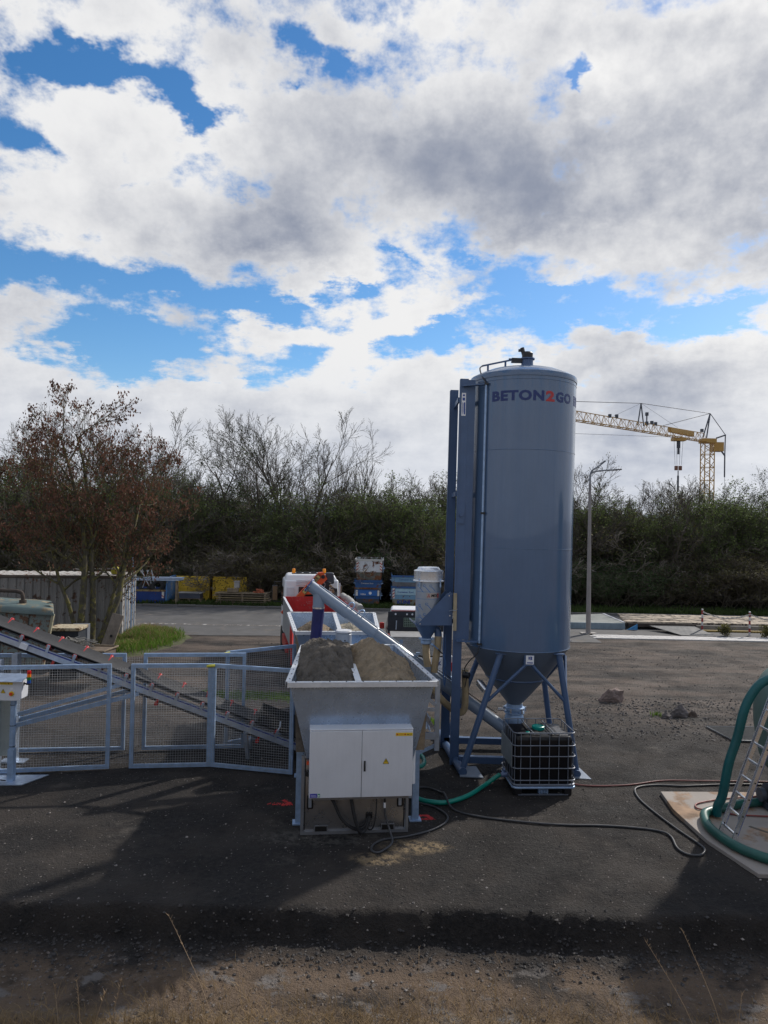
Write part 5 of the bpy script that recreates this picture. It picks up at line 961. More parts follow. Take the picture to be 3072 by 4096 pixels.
def pallet(x, y, z, w, d, label, m=pal, layers=1):
    T = thing('pallet', (x, y, z), label, 'pallet', 'pallets on the verge')
    for k in range(6): part('board', m, T, lambda b: b.bx(-w/2, -d/2+k*d/6, .11, w/2, -d/2+k*d/6+d/6*.72, .135), world=False, smooth=0)
    for s in (-.46, 0, .46): part('bearer', m, T, lambda b: b.bx(s*w-.05, -d/2, .0, s*w+.05, d/2, .108), world=False, smooth=0)
pallet(-11.35, 41.0, .06, 2.1, .9, 'yellowish pallet on the ground before the left yellow panel'); pallet(-11.2, 41.05, .20, 1.3, .8, 'small pallet carrying the grey box', wood)
GB = thing('steel_box', (-11.2, 41.05, .34), 'low grey steel box with pale lids on a pallet', 'box')
part('box_body', mat('slate grey steel', (.07, .08, .11), .55), GB, lambda b: b.bx(-.62, -.35, 0, .62, .35, .30), world=False, bevel=.01)
for k in range(3): part('box_lid', mat('pale grey sheet', (.40, .40, .41), .6), GB, lambda b: b.bx(-.72+k*.48, -.42, .302, -.25+k*.48, .40, .325), world=False)
LS = thing('timber_stack', (-8.05, 40.7, 0), 'long stack of weathered boards and pallets before the right yellow panel', 'timber')
for k in range(6):
    for j in range(4): part('plank', wood if (k+j) % 3 else pal, LS, lambda b: b.box((random.uniform(-.06, .06)+(0 if k < 4 else -.1), -.36+j*.24, .10+k*.125), (3.1-.1*(k % 2), .19, .04), Euler((0, random.uniform(-.004, .004), random.uniform(-.02, .02))).to_matrix()), world=False, smooth=0)
    for x in (-1.3, 0, 1.3):
        if k < 5: part('batten', wood, LS, lambda b: b.bx(x-.05, -.42, .122+k*.125, x+.05, .46, .2035+k*.125), world=False, smooth=0)
def block(name, loc, size, m, label, cat, rz=0, extra=None):
    T = thing(name, loc, label, cat, rz=rz); x, y, z = size
    part('body', m, T, lambda b: b.bx(-x/2, -y/2, 0, x/2, y/2, z), world=False, bevel=.012)
    if extra: extra(T)
    return T
block('crate', (-8.65, 40.6, .77), (.62, .5, .2), wood, 'flat wooden crate lying on the timber stack', 'crate', .1, lambda T: [part('slat', pal, T, lambda b: b.bx(-.32+k*.16, -.27, .201, -.20+k*.16, .27, .222), world=False) for k in range(4)])
block('concrete_block', (-8.45, 40.7, 1.0), (.28, .28, .36), conc, 'grey concrete block standing on the crate', 'block', 0, lambda T: part('cap_stone', conc, T, lambda b: b.bx(-.16, -.16, .361, .16, .16, .41), world=False))
CBk = thing('brick_pile', (-7.15, 40.6, .77), 'small heap of orange clay bricks on the timber stack', 'bricks')
for k in range(16):
    lv = 0 if k < 9 else 1 if k < 14 else 2
    part('brick', mat('clay brick', (.38, .11, .055), .85, 0, .2, 7), CBk, lambda b: b.box((random.uniform(-.26, .26)*(1-.3*lv), random.uniform(-.14, .14), .04+lv*.075), (.2, .10, .065), Euler((random.uniform(-.15, .15), random.uniform(-.15, .15), random.uniform(-1, 1))).to_matrix()), world=False)
s6 = skip('skip', (-14.1, 40.2, .05), 3.3, .80, 1.7, mat('deep blue skip paint', (.012, .045, .20), .5, 0, .2, 2, rust=(RUST, .06, 3)), 'dark blue skip with tyres, left of the yellow panels', hazard=True, inset=.06, rimm=mat('scuffed ochre rim', (.28, .21, .09), .7, 0, .3, 4, rust=(RUST, .25, 6)))
part('tall_end', mat('worn light blue', (.08, .22, .48), .55, 0, .2, 3, rust=((.35, .36, .36), .15, 3)), s6, lambda b: b.prism([(1.66, -.02, .05), (1.66, 1.6, .05), (1.72, 1.6, 1.55), (1.72, .6, 1.55), (1.70, -.02, 1.35)], (.07, 0, 0)), world=False, smooth=0)
def torus(T_label, loc, R, r, tilt):
    T = thing('tyre', loc, T_label, 'tyre', 'old tyres in the dark blue skip'); Rm = Euler(tilt).to_matrix()
    part('carcass', tyre, T, lambda b: b.tube([Rm@V((R*math.cos(t), R*math.sin(t), 0)) for t in np.linspace(0, 6.2832, 29)[:-1]], r, 12, closed=True), world=False)
    part('tread_blocks', tyre, T, lambda b: [b.box(Rm@V(((R+r*.95)*math.cos(t), (R+r*.95)*math.sin(t), 0)), (.05, .09, r*1.3), Rm@Matrix.Rotation(t, 3, 'Z')) for t in np.linspace(0, 6.2832, 31)[:-1]], world=False, kind='stuff')
torus('old tyre at the right of the dark blue skip', (-13.0, 40.55, 1.02), .27, .11, (1.1, .1, 0)); torus('old tyre left of another in the dark blue skip', (-13.75, 40.7, 1.0), .27, .11, (.9, -.2, 0))
PB = thing('pipe_bundle', (-13.1, 39.9, 1.2), 'bundle of long steel pipes lying over the dark blue skip', 'pipes')
for k in range(9): part('pipe', (galv, galvb, fr)[k % 3], PB, lambda b: b.cyl((-15.2, 39.85+.12*(k % 3), 1.42+.075*(k//3)), (-11.55+.08*(k % 4), 39.85+.12*(k % 3), 1.45+.075*(k//3)), .034, n=10))
for x in (-14.6, -11.72): part('bundle_stand', wood, PB, lambda b: (b.bx(x-.04, 39.80, .05, x+.04, 40.15, 1.38),))
for k, (x, a) in enumerate(((-13.3, .35), (-13.45, .5), (-13.15, .25), (-13.9, -.3))):
    o_ = thing('scrap_pole', (x, 40.6, .9), ('second thin scrap pole from the right in the dark blue skip', 'third thin scrap pole from the right in the dark blue skip', 'rightmost thin scrap pole in the dark blue skip', 'leftmost thin scrap pole in the dark blue skip')[k], 'pole', 'scrap poles in the dark blue skip'); part('pole', cabw, o_, lambda b: b.beam((0, 0, 0), (-math.sin(a)*1.1, .05, math.cos(a)*1.1), .05, .03), world=False)
    if k == 1: part('end_plate', conc, o_, lambda b: b.box((-math.sin(a)*1.1, .05, math.cos(a)*1.12), (.16, .03, .2), Euler((0, -a, 0)).to_matrix()), world=False)

# ================================================================ left: container, old machine and lumber
CT = thing('shipping_container', (-10.25, 27.7, 0), 'weathered grey shipping container behind the brown leaved tree', 'container', rz=rad(188))
cgr = mat('weathered container grey', (.225, .212, .195), .7, 0, .15, 1.5, streak=.7, rust=((.10, .055, .035), .10, 3))
cwh = mat('flaking white paint', (.38, .37, .355), .7, 0, .12, 2, rust=((.13, .07, .045), .18, 5))
Lc, Dc, Hc = 6.06, 2.44, 2.70
def corrug(b):
    P = []; x = .10
    while x < Lc-.1:
        for dx, dy in ((0, 0), (.11, 0), (.15, -.045), (.26, -.045), (.30, 0)): P.append((x+dx, -.012+dy))
        x += .30
    b.sheet([[(x, y, z) for z in (.16, 2.56)] for x, y in P], .004)
part('side_wall', cgr, CT, corrug, world=False, smooth=0)
part('back_wall', cgr, CT, lambda b: b.bx(.1, -Dc, .16, Lc, -Dc+.03, 2.56), world=False, smooth=0)
part('left_end', cgr, CT, lambda b: b.bx(Lc-.03, -Dc+.04, .16, Lc, -.06, 2.56), world=False, smooth=0)
part('roof', cwh, CT, lambda b: b.sheet([[(.08+(Lc-.1)*i/80, y, 2.64+.02*(1 if (i//2) % 2 else 0)) for y in (-.05, -Dc+.05)] for i in range(81)], .01), world=False, smooth=0)
for x in (.0, Lc-.1):
    for y in (-.1, -Dc): part('corner_post', cwh if x == 0 else cgr, CT, lambda b: b.bx(x, y, .0, x+.1, y+.1, Hc), world=False, smooth=0)
for z in (.04, 2.58): part('side_rail', mat('rusty rail', (.10, .075, .06), .8, 0, .3, 4), CT, lambda b: b.bx(.101, -.075, z, Lc-.101, -.005, z+.1), world=False, smooth=0)
for k in (0, 1):
    DO = part('door', cwh, CT, lambda b: b.sheet([[(.02+.02*(1 if (j//2) % 2 else 0), -.12-k*1.12-1.08*j/16, z) for z in (.14, 2.58)] for j in range(17)], .01), world=False, smooth=0)
    for q in (.3, .8): part('lock_rod', galvb, DO, lambda b: b.cyl((-.02, -.12-k*1.12-q, .1), (-.02, -.12-k*1.12-q, 2.6), .022, n=8), world=False)
part('header', cwh, CT, lambda b: (b.bx(.0, -Dc+.101, 2.585, .09, -.101, 2.70), b.bx(.0, -Dc+.101, .0, .09, -.101, .13)), world=False, smooth=0)
part('standing_pole', galvb, CT, lambda b: b.cyl((-.08, -1.2, 0), (-.10, -1.2, 3.35), .03, n=8), world=False)
part('roof_pole', cwh, CT, lambda b: b.cyl((.5, -.8, 2.9), (2.1, -.75, 2.86), .03, n=8), world=False)
YB = thing('yellow_sack', (-10.9, 28.6, 2.66), 'small yellow sack on the corner of the container roof', 'sack')
part('sack', mat('sack yellow', (.50, .45, .04), .7), YB, lambda b: b.lathe([(.0, 0), (.16, .02), (.19, .12), (.15, .26), (.06, .33), (.05, .36), (0, .37)], n=14), world=False); part('tie', wood, YB, lambda b: b.lathe([(.06, .30), (.07, .32), (.06, .34)], n=10), world=False)
OM = thing('old_compressor', (-11.2, 20.2, 0), 'rusty pale green machine housing with rounded roof behind the conveyor', 'machine')
ogr = mat('rusting pale green panel', (.15, .18, .165), .7, 0, .15, 2, rust=((.14, .075, .045), .24, 8))
ogt = mat('faded teal roof', (.09, .13, .125), .5, 0, .2, 2, rust=((.24, .19, .12), .22, 1.5))
part('housing', ogr, OM, lambda b: b.hexa([(-13.6, 19.95, .7), (-9.62, 19.95, .7), (-10.45, 21.6, .7), (-13.6, 21.6, .7), (-13.6, 19.9, 2.36), (-9.34, 19.9, 2.2), (-10.2, 21.6, 2.2), (-13.6, 21.6, 2.36)]), bevel=.02)
for x in (-10.0, -10.75, -11.7): part('panel_seam', mat('seam dark', (.03, .03, .028), .8), OM, lambda b: b.beam((x-.1, 19.925, .75), (x, 19.885, 2.2), .012, .012))
part('corner_post', mat('ochre worn edge', (.33, .30, .20), .7, 0, .2, 4, rust=(RUST, .15, 5)), OM, lambda b: b.beam((-9.60, 19.92, .7), (-9.31, 19.87, 2.22), .07, .07), smooth=0)
part('roof', ogt, OM, lambda b: b.sheet([[(x-(y-19.8)*.48, y, zz*rf+ (2.20 + .042*( -9.3 - x))) for y, zz in ((19.80, .0), (19.80, .10), (19.84, .17), (19.95, .21), (20.7, .27), (21.6, .2))] for x, rf in ((-13.7, 1), (-12, 1), (-10.5, 1), (-9.55, 1), (-9.38, .93), (-9.29, .75), (-9.26, .35), (-9.25, .02))], .03), smooth=50)
part('roof_hatch', black, OM, lambda b: b.bx(-9.62, 20.1, 2.50, -9.40, 20.3, 2.515))
part('exhaust_pipe', mat('dark rusty iron', (.06, .045, .035), .8, .2, .3, 5), OM, lambda b: (b.tube(bez([(-13.4, 20.3, 2.86), (-11.0, 20.3, 2.82), (-10.55, 20.3, 2.80), (-10.42, 20.3, 2.72), (-10.40, 20.3, 2.52)], 8), .055, 12), b.cyl((-10.40, 20.3, 2.46), (-10.40, 20.3, 2.56), .10, n=14)))
part('chassis', black, OM, lambda b: b.bx(-13.5, 20.1, .45, -9.7, 21.5, .69))
for x in (-12.6, -10.4): wheel(OM, (x, 20.1, .42), .42, .22, world=True)
block('storage_box', (-9.78, 21.9, 0), (.84, .7, 1.48), mat('dark navy box', (.02, .025, .035), .6), 'dark box with worn cream lid beside the old machine', 'box', .1, lambda T: part('lid', mat('worn cream lid', (.42, .36, .25), .7, 0, .2, 4, rust=((.2, .13, .07), .2, 4)), T, lambda b: b.bx(-.48, -.42, 1.481, .48, .42, 1.58), world=False, bevel=.02))
block('steel_cabinet', (-10.35, 24.1, 0), (.55, .45, 1.3), mat('mid grey steel box', (.13, .14, .16), .6), 'grey steel cabinet by the foot of the brown leaved tree', 'cabinet', .2, lambda T: part('door', mat('mid grey steel box', (.13, .14, .16), .6), T, lambda b: b.bx(-.24, -.245, .05, .24, -.226, 1.25), world=False))
BR = MB()
for k in range(150):
    a = random.uniform(0, 6.28); c = V((-9.25+random.uniform(-.5, .5), 21.0+random.uniform(-.3, .3), 1.05+random.uniform(0, .28))); d = V((math.cos(a), math.sin(a)*.5, random.uniform(-.25, .25)))*random.uniform(.15, .4); BR.cyl(c-d, c+d, .012, n=4, cap=False)
BR.build('scrap_wire', mat('pale scrap wire', (.30, .29, .27), .6, .3, .3, 9), label='tangle of scrap wire and sticks behind the conveyor', cat='scrap', kind='stuff')
TK = thing('scrap_trough', (-9.05, 21.0, .33), 'rusty steel trough holding the tangled scrap wire', 'trough')
part('tub', mat('rusty trough', (.12, .09, .065), .8, 0, .3, 4), TK, lambda b: (b.bx(-.9, -.45, .2, .95, .45, .72),), world=False, bevel=.02); part('lip', wood, TK, lambda b: b.tube([(-.9, -.47, .74), (.95, -.47, .74), (1.0, .47, .74), (-.9, .47, .74)], .03, 8, closed=True), world=False)
LB = thing('leaning_slab', (-9.75, 25.3, 0), 'grey brown slab leaning at the foot of the brown leaved tree', 'slab')
part('slab', mat('brown grey old timber', (.20, .165, .13), .9, 0, .3, 3, .3, 20, streak=.6), LB, lambda b: b.beam((-.25, 0, 0), (.12, .35, 1.45), .42, .09, (0, 1, 0)), world=False, bevel=.01)
part('knot', blk, LB, lambda b: b.cyl((-.03, .09, .7), (-.03, .075, .7), .05, n=10), world=False)

# ================================================================ right: lamp post, weighbridge, rocks, slab
LP = thing('lamp_post', (9.62, 32.66, 0), 'tall concrete lamp post with two curved arms', 'lamp post', rz=0)
part('column', mat('lamp column concrete', (.24, .22, .215), .85, 0, .15, 1.5, .2, 30), LP, lambda b: b.cyl((0, 0, 0), (-.03, 0, 6.98), .115, .062, n=20), world=False)
part('foot_flange', conc, LP, lambda b: b.bx(-.35, -.2, .03, .35, .2, .05), world=False)
part('neck', mat('lamp arm grey', (.20, .21, .23), .5, .3), LP, lambda b: b.cyl((-.03, 0, 6.98), (-.03, 0, 7.35), .045, n=12), world=False)
part('arm', mat('lamp arm grey', (.20, .21, .23), .5, .3), LP, lambda b: b.tube(bez([(-.03, 0, 7.34), (.0, 0, 7.52), (.12, 0, 7.66), (.40, .1, 7.83), (.62, .2, 8.0)], 6), .035, 10), world=False)
part('arm', mat('lamp arm grey', (.20, .21, .23), .5, .3), LP, lambda b: b.tube(bez([(-.03, 0, 7.34), (.03, 0, 7.48), (.20, -.05, 7.56), (.7, -.1, 7.63), (1.18, -.15, 7.65)], 6), .035, 10), world=False)
part('lamp_head', mat('lamp head dark', (.06, .06, .07), .5), LP, lambda b: b.beam((1.0, -.13, 7.655), (1.38, -.18, 7.67), .14, .05), world=False, bevel=.015); part('lamp_head', mat('lamp head dark', (.06, .06, .07), .5), LP, lambda b: b.beam((.52, .15, 7.93), (.74, .24, 8.10), .14, .05), world=False, bevel=.015)
WB = thing('weighbridge', (16, 35, 0), 'timber decked vehicle weighbridge along the road at right', 'weighbridge')
dk = mat('bleached deck timber', (.36, .30, .23), .85, 0, .35, 3, .3, 20, rust=((.07, .055, .045), .22, 2.4))
for j in range(7):
    x = 12.0+.1*j
    while x < 27:
        L_ = random.uniform(2.2, 3.6); part('deck_plank', dk, WB, lambda b: b.bx(x, 34.5+j*.44, .27, x+L_-.03, 34.5+j*.44+.41, .33+random.uniform(0, .035)), smooth=0); x += L_
part('edge_beam', mat('weighbridge concrete edge', (.20, .185, .165), .85, 0, .2, 2), WB, lambda b: (b.bx(15.4, 34.30, .02, 27, 34.49, .26),), smooth=0)
part('side_girder', mat('dark rusty girder', (.04, .03, .025), .85, 0, .3, 3), WB, lambda b: b.bx(12.1, 34.36, .12, 15.39, 34.49, .30), smooth=0)
part('yellow_kerb', mat('dull ochre yellow', (.30, .21, .05), .7, 0, .2, 4), WB, lambda b: b.bx(15.5, 33.9, .02, 27, 34.05, .09), smooth=0)
RMP = thing('weighbridge_ramp', (9.5, 35.5, 0), 'concrete ramp leading up to the weighbridge', 'ramp')
part('slab', mat('ramp concrete', (.22, .235, .22), .85, 0, .12, 2), RMP, lambda b: b.hexa([(6.5, 34.3, 0), (11.9, 34.3, 0), (11.9, 37.6, 0), (6.5, 37.6, 0), (6.5, 34.3, .05), (11.9, 34.3, .33), (11.9, 37.6, .33), (6.5, 37.6, .05)]), smooth=0)
part('side_board', mat('bluish wall board', (.20, .26, .30), .7, 0, .2, 2, streak=.6), RMP, lambda b: b.bx(8.8, 34.22, .0, 11.86, 34.297, .30), smooth=0); part('edge_strip', cabw, RMP, lambda b: b.bx(11.82, 34.3, .335, 11.9, 37.6, .35), smooth=0)
part('end_flap', mat('stripe blue bright', (.04, .20, .42), .5), RMP, lambda b: b.prism([(11.9, 34.0, .02), (12.4, 34.0, .02), (12.4, 34.0, .30)], (0, .05, 0)), smooth=0)
MT = thing('rubber_mat', (14, 33.2, .05), 'dark grey sheet lying in front of the weighbridge', 'mat'); part('sheet', mat('dark grey sheet', (.075, .08, .085), .7, 0, .15, 2), MT, lambda b: b.hexa([(13.0, 34.1, .22), (15.2, 34.1, .22), (15.45, 32.45, .03), (13.9, 32.45, .03), (13.0, 34.1, .24), (15.2, 34.1, .24), (15.45, 32.45, .05), (13.9, 32.45, .05)]), smooth=0); part('edge_lip', rubber, MT, lambda b: b.beam((13.0, 34.1, .245), (15.2, 34.1, .245), .05, .02))
prw = mat('post white', (.55, .54, .53), .6); prr = mat('post red', (.30, .04, .035), .6)
def cpost(x, y, label):
    T = thing('barrier_post', (x, y, 0), label, 'barrier post', 'red and white posts of the chain barrier')
    for k in range(6): part('band', prr if k % 2 else prw, T, lambda b: b.cyl((0, 0, .18*k), (0, 0, .18*(k+1)-.001), .045, n=12), world=False)
    part('knob', prw, T, lambda b: b.lathe([(.03, 1.08), (.05, 1.11), (.04, 1.15), (0, 1.16)], n=12), world=False); part('base', blk, T, lambda b: b.cyl((0, 0, -.02), (0, 0, .02), .10, n=14), world=False)
for x, y, l in ((15.35, 33.6, 'leftmost red and white barrier post'), (17.28, 32.95, 'red and white barrier post between the two small shrubs'), (19.4, 32.6, 'red and white barrier post cut by the right edge')): cpost(x, y, l)
def chain(a, b_, label):
    a, b_ = V(a), V(b_); o = a.copy(); P = [a.lerp(b_, t)+V((0, 0, -.24*4*t*(1-t))) - o for t in np.linspace(0, 1, 21)]; m = MB()
    for i in range(20):
        c = (P[i]+P[i+1])/2; d = P[i+1]-P[i]; m.beam(c-d*.48, c+d*.48, .07 if i % 2 else .04, .04 if i % 2 else .07)
    ob = m.build('barrier_chain', mat('chain pale', (.42, .40, .36), .6), None, label=label, cat='chain'); ob.location = o
chain((15.35, 33.55, 1.02), (17.28, 32.9, 1.02), 'pale chain sagging between first and second barrier posts'); chain((17.28, 32.9, 1.02), (19.4, 32.55, 1.02), 'pale chain running off the right edge')
JK = thing('standpipe', (8.0, 30.5, 0), 'thin grey standpipe with valve just right of the silo', 'standpipe')
part('pipe', galv, JK, lambda b: (b.cyl((.03, 0, 0), (.03, 0, .9), .04, n=10), b.cyl((.03, 0, .9), (.06, 0, 1.75), .022, n=8)), world=False); part('valve', alu, JK, lambda b: (b.cyl((-.1, 0, 1.25), (.16, 0, 1.25), .05, n=10), b.cyl((-.05, 0, .62), (.14, 0, .62), .05, n=10)), world=False); part('foot', alu, JK, lambda b: b.bx(-.1, -.1, 0, .25, .1, .05), world=False)
def rock(name, loc, pts, m, label, seed):
    rng = random.Random(seed); bm = bmesh.new()
    for p in pts: bm.verts.new(p)
    bmesh.ops.convex_hull(bm, input=bm.verts[:]); bmesh.ops.triangulate(bm, faces=bm.faces[:]); bmesh.ops.subdivide_edges(bm, edges=bm.edges[:], cuts=7, use_grid_fill=True)
    bmesh.ops.smooth_vert(bm, verts=bm.verts[:], factor=.5, use_axis_x=True, use_axis_y=True, use_axis_z=True)
    for v in bm.verts:
        x, y, z = v.co; n = fbm(x*5+seed, y*5+z*6, seed, 4, .6); q = fbm(z*9+seed, x*7-y*6, seed+4, 3, .6)
        v.co += v.co.normalized()*float(n*.16+q*.07)
    me = bpy.data.meshes.new(name); bm.to_mesh(me); bm.free(); me.materials.append(m); me.polygons.foreach_set('use_smooth', [True]*len(me.polygons)); me.set_sharp_from_angle(angle=rad(28)); o = bpy.data.objects.new(name, me); COL.objects.link(o); o.location = (loc[0], loc[1], -.03); o.scale = (.84, .84, .84); return _tag(o, label, 'boulder')
rk1 = mat('reddish sandstone', (.19, .14, .122), .9, 0, .3, 4, .5, 18); rk2 = mat('grey violet rock', (.125, .108, .105), .9, 0, .35, 4, .6, 18)
rock('boulder', (6.62, 20.2, 0), [(-.40, -.15, 0), (.30, -.2, -.02), (.42, .05, .1), (-.42, .1, .05), (-.30, -.18, .12), (-.10, -.1, .46), (.25, -.12, .44), (.46, 0, .40), (.1, .2, .44), (0, .3, 0), (.15, -.25, .25)], rk1, 'pinkish boulder standing alone in the yard', 4)
rock('boulder', (7.95, 18.7, 0), [(-.30, -.1, 0), (.25, -.15, 0), (.3, .1, 0), (-.3, .15, 0), (-.12, -.05, .36), (.08, .05, .44), (.22, -.02, .33), (.0, -.18, .2), (.28, -.1, .15)], rk2, 'grey violet boulder in the group of rocks', 9)
rock('boulder', (7.58, 18.58, 0), [(-.17, -.1, 0), (.17, -.12, 0), (.17, .1, 0), (-.17, .1, 0), (-.06, 0, .26), (.08, -.04, .22), (-.1, -.12, .12)], rk2, 'small rock at left of the grey violet boulder', 12)
rock('boulder', (8.32, 18.75, 0), [(-.12, -.1, 0), (.15, -.1, 0), (.15, .1, 0), (-.12, .1, 0), (0, 0, .22), (.1, 0, .2)], mat('dark brown rock', (.10, .075, .06), .9, 0, .3, 4, .5, 18), 'small dark rock at right of the grey violet boulder', 15)
GT = thing('floor_grating', (8.7, 17.1, .02), 'flat steel grating sheet lying on the yard near the green hose', 'grating')
part('frame', mat('grating frame grey', (.20, .21, .22), .6, .3), GT, lambda b: b.tube([(8.22, 17.67, .05), (10.2, 17.75, .05), (10.1, 16.5, .05), (8.32, 16.57, .05)], .018, 6, closed=True))
for k in range(30): part('bar', mat('grating bar grey', (.10, .105, .11), .6, .3), GT, lambda b: b.beam((8.24+.003*k, 17.64-.036*k, .05), (10.18-.003*k, 17.7-.04*k, .05), .006, .03))
SL = thing('concrete_slab', (6.3, 11.8, 0), 'pale concrete slab under the ladder and coiled green hose', 'slab')
part('slab', mat('pale slab concrete', (.28, .25, .225), .8, 0, .12, 1.6, .15, 25, rust=((.30, .20, .13), .22, .9)), SL, lambda b: b.prism([(5.30, 13.22, -.05), (5.20, 12.4, -.05), (5.25, 11.2, -.05), (5.50, 10.15, -.05), (9.0, 10.0, -.05), (9.0, 13.35, -.05)], (0, 0, .13)), smooth=0, bevel=.01)
part('crack_strip', mat('slab dark joint', (.10, .085, .07), .9), SL, lambda b: b.beam((6.2, 11.75, .0825), (6.9, 10.9, .0825), .06, .004))
LD = thing('ladder', (5.64, 11.33, .08), 'aluminium folding ladder standing astride on the pale slab', 'ladder')
lx = V((.355, 0, 1)).normalized()
for y in (11.53, 11.13):
    part('outer_rail', alu, LD, lambda b: b.beam(V((5.62, y, .09)), V((5.62, y, .09))+lx*3.35, .065, .025, (0, 1, 0)), smooth=0)
    s = -1 if y > 11.3 else 1
    part('inner_rail', alu, LD, lambda b: b.beam(V((5.74, y+s*.045, .42)), V((5.74, y+s*.045, .42))+lx*2.95, .06, .025, (0, 1, 0)), smooth=0)
    part('rail_bolts', blk, LD, lambda b: [b.cyl(V((5.62, y-.014, .09))+lx*(.15+.28*k), V((5.62, y-.02, .09))+lx*(.15+.28*k), .012, n=8) for k in range(11)])
    part('rail_label', mat('rail blue line', (.10, .13, .28), .5), LD, lambda b: b.beam(V((5.655, y-.014, .09))+lx*.1, V((5.655, y-.014, .09))+lx*3.2, .006, .004, (0, 1, 0)))
for y in (11.55, 11.11): part('rear_rail', alu, LD, lambda b: b.beam((6.76, y, 3.22), (7.9, y, .09), .06, .022, (0, 1, 0)), smooth=0)
for k in range(10): part('rear_rung', alu, LD, lambda b: b.beam(V((6.76, 11.55, 3.22)).lerp(V((7.9, 11.55, .09)), (k+.5)/10), V((6.76, 11.11, 3.22)).lerp(V((7.9, 11.11, .09)), (k+.5)/10), .028, .028), smooth=0)
part('hinge', black, LD, lambda b: b.cyl((6.74, 11.58, 3.24), (6.74, 11.08, 3.24), .045, n=12))
for k in range(11): part('rung', alu, LD, lambda b: b.beam(V((5.62, 11.52, .09))+lx*(.12+.285*k), V((5.62, 11.14, .09))+lx*(.12+.285*k), .03, .03), smooth=0)
TN = thing('green_tank', (8.16, 12.82, 0), 'pale green steel tank cut off by the right edge', 'tank')
tg_ = mat('pale green tank paint', (.085, .150, .130), .5, 0, .12, 1.5, rust=((.30, .20, .15), .07, 1.7), streak=.3)
part('vessel', tg_, TN, lambda b: b.lathe([(.8, .52), (1.02, .66), (1.10, .85), (1.15, 1.1), (1.19, 1.4), (1.2, 1.65), (1.195, 1.85), (1.17, 2.03), (1.12, 2.18), (1.04, 2.32), (.92, 2.44), (.75, 2.54), (.5, 2.62), (.25, 2.66), (0, 2.67)], n=64), world=False)
part('tower', tg_, TN, lambda b: b.lathe([(.72, 0), (.72, 5.6), (.5, 5.9), (0, 6)], (1.0, 1.2, 0), 32), world=False)  # unseen, added beyond the right edge to cast a shadow on the foreground
for a in (2.6, 3.7, 4.8, .5): part('leg', mat('dark green steel', (.05, .085, .07), .5), TN, lambda b: b.bx(.85*math.cos(a)-.06, .85*math.sin(a)-.06, .08, .85*math.cos(a)+.06, .85*math.sin(a)+.06, .7), world=False)
part('pump', mat('pump blue grey', (.05, .06, .08), .5, 0, .3, 8), TN, lambda b: (b.cyl((-1.25, -.3, .32), (-.75, -.3, .32), .2, n=20), b.box((-1.0, -.3, .14), (.6, .36, .1)), b.cyl((-1.0, -.3, .5), (-1.0, -.3, .72), .09, n=14), b.cyl((-1.3, -.3, .32), (-1.38, -.3, .32), .12, n=16)), world=False)
part('pump_wiring', rubber, TN, lambda b: [b.tube(bez([(-1.2+.1*k, -.45, .5), (-1.3+.12*k, -.6, .35), (-1.1+.1*k, -.62, .2), (-.8, -.5, .15)], 6), .014, 6) for k in range(4)], world=False)
gh = mat('dark teal suction hose', (.0, .085, .088), .45, 0, .2, 3)
line('suction_hose', [(5.80, 12.05, .14), (5.80, 12.02, .30), (5.87, 12.0, .50), (5.97, 12.0, 1.04), (6.10, 12.0, 1.45), (6.22, 12.0, 1.94), (6.36, 12.0, 2.24), (6.52, 12.0, 2.42), (6.8, 12.05, 2.52), (7.3, 12.25, 2.62), (7.9, 12.5, 2.68)], .075, gh, 'thick dark teal hose arching over the pale green tank', 'hose')
line('suction_hose', [(7.4, 13.0, .17), (6.85, 12.62, .16), (6.45, 12.5, .16), (6.12, 12.34, .16), (5.82, 12.20, .16), (5.60, 12.05, .16), (5.48, 11.79, .16), (5.42, 11.5, .16), (5.44, 11.15, .16), (5.52, 10.83, .16), (5.66, 10.59, .16), (5.85, 10.42, .16), (6.3, 10.3, .16), (7.2, 10.3, .16)], .075, mat('green suction hose', (.012, .085, .07), .45, 0, .3, 2), 'thick green hose coiled around the ladder foot on the slab', 'hose')
line('red_hose', [(7.0, 13.0, .10), (6.4, 12.89, .10), (5.99, 12.75, .10), (5.72, 12.62, .10), (5.63, 12.48, .10), (5.66, 12.38, .10), (5.92, 12.35, .10), (6.14, 12.18, .10), (6.35, 12.15, .10), (7.0, 12.1, .10)], .014, mat('dark red hose', (.20, .04, .035), .5, 0, .15), 'thin red hose looped on the pale concrete slab', 'hose')
spr = mat('spray paint red', (.50, .03, .03), .8, 0, .2, 30)
def spray(c, strokes, label):
    b = MB(); rng = random.Random(5)
    for pts in strokes:
        for (x0, y0), (x1, y1) in zip(pts, pts[1:]):
            for k in range(70):
                t = rng.random(); x = c[0]+x0+(x1-x0)*t+rng.gauss(0, .018); y = c[1]+y0+(y1-y0)*t+rng.gauss(0, .022); s = rng.uniform(.004, .014); z = float(ground_z(x, y))+.006
                b.add([(x-s, y-s, z), (x+s, y-s*.6, z), (x+s*.8, y+s, z), (x-s*.7, y+s*.8, z)], [(0, 1, 2, 3)])
    b.build('spray_mark', spr, None, smooth=0, label=label, cat='spray mark', recalc=False)
spray((-1.72, 12.47), [[(-.22, -.02), (.18, .0)], [(.0, .16), (.18, .0)], [(.05, -.06), (.18, 0)]], 'red spray paint arrow on the ground left of front hopper')
spray((.78, 12.0), [[(-.1, -.06), (-.08, .1), (.08, .1), (.13, -.02), (-.1, -.06)], [(.05, .12), (.18, -.02)]], 'red spray paint loop on the ground right of front hopper')

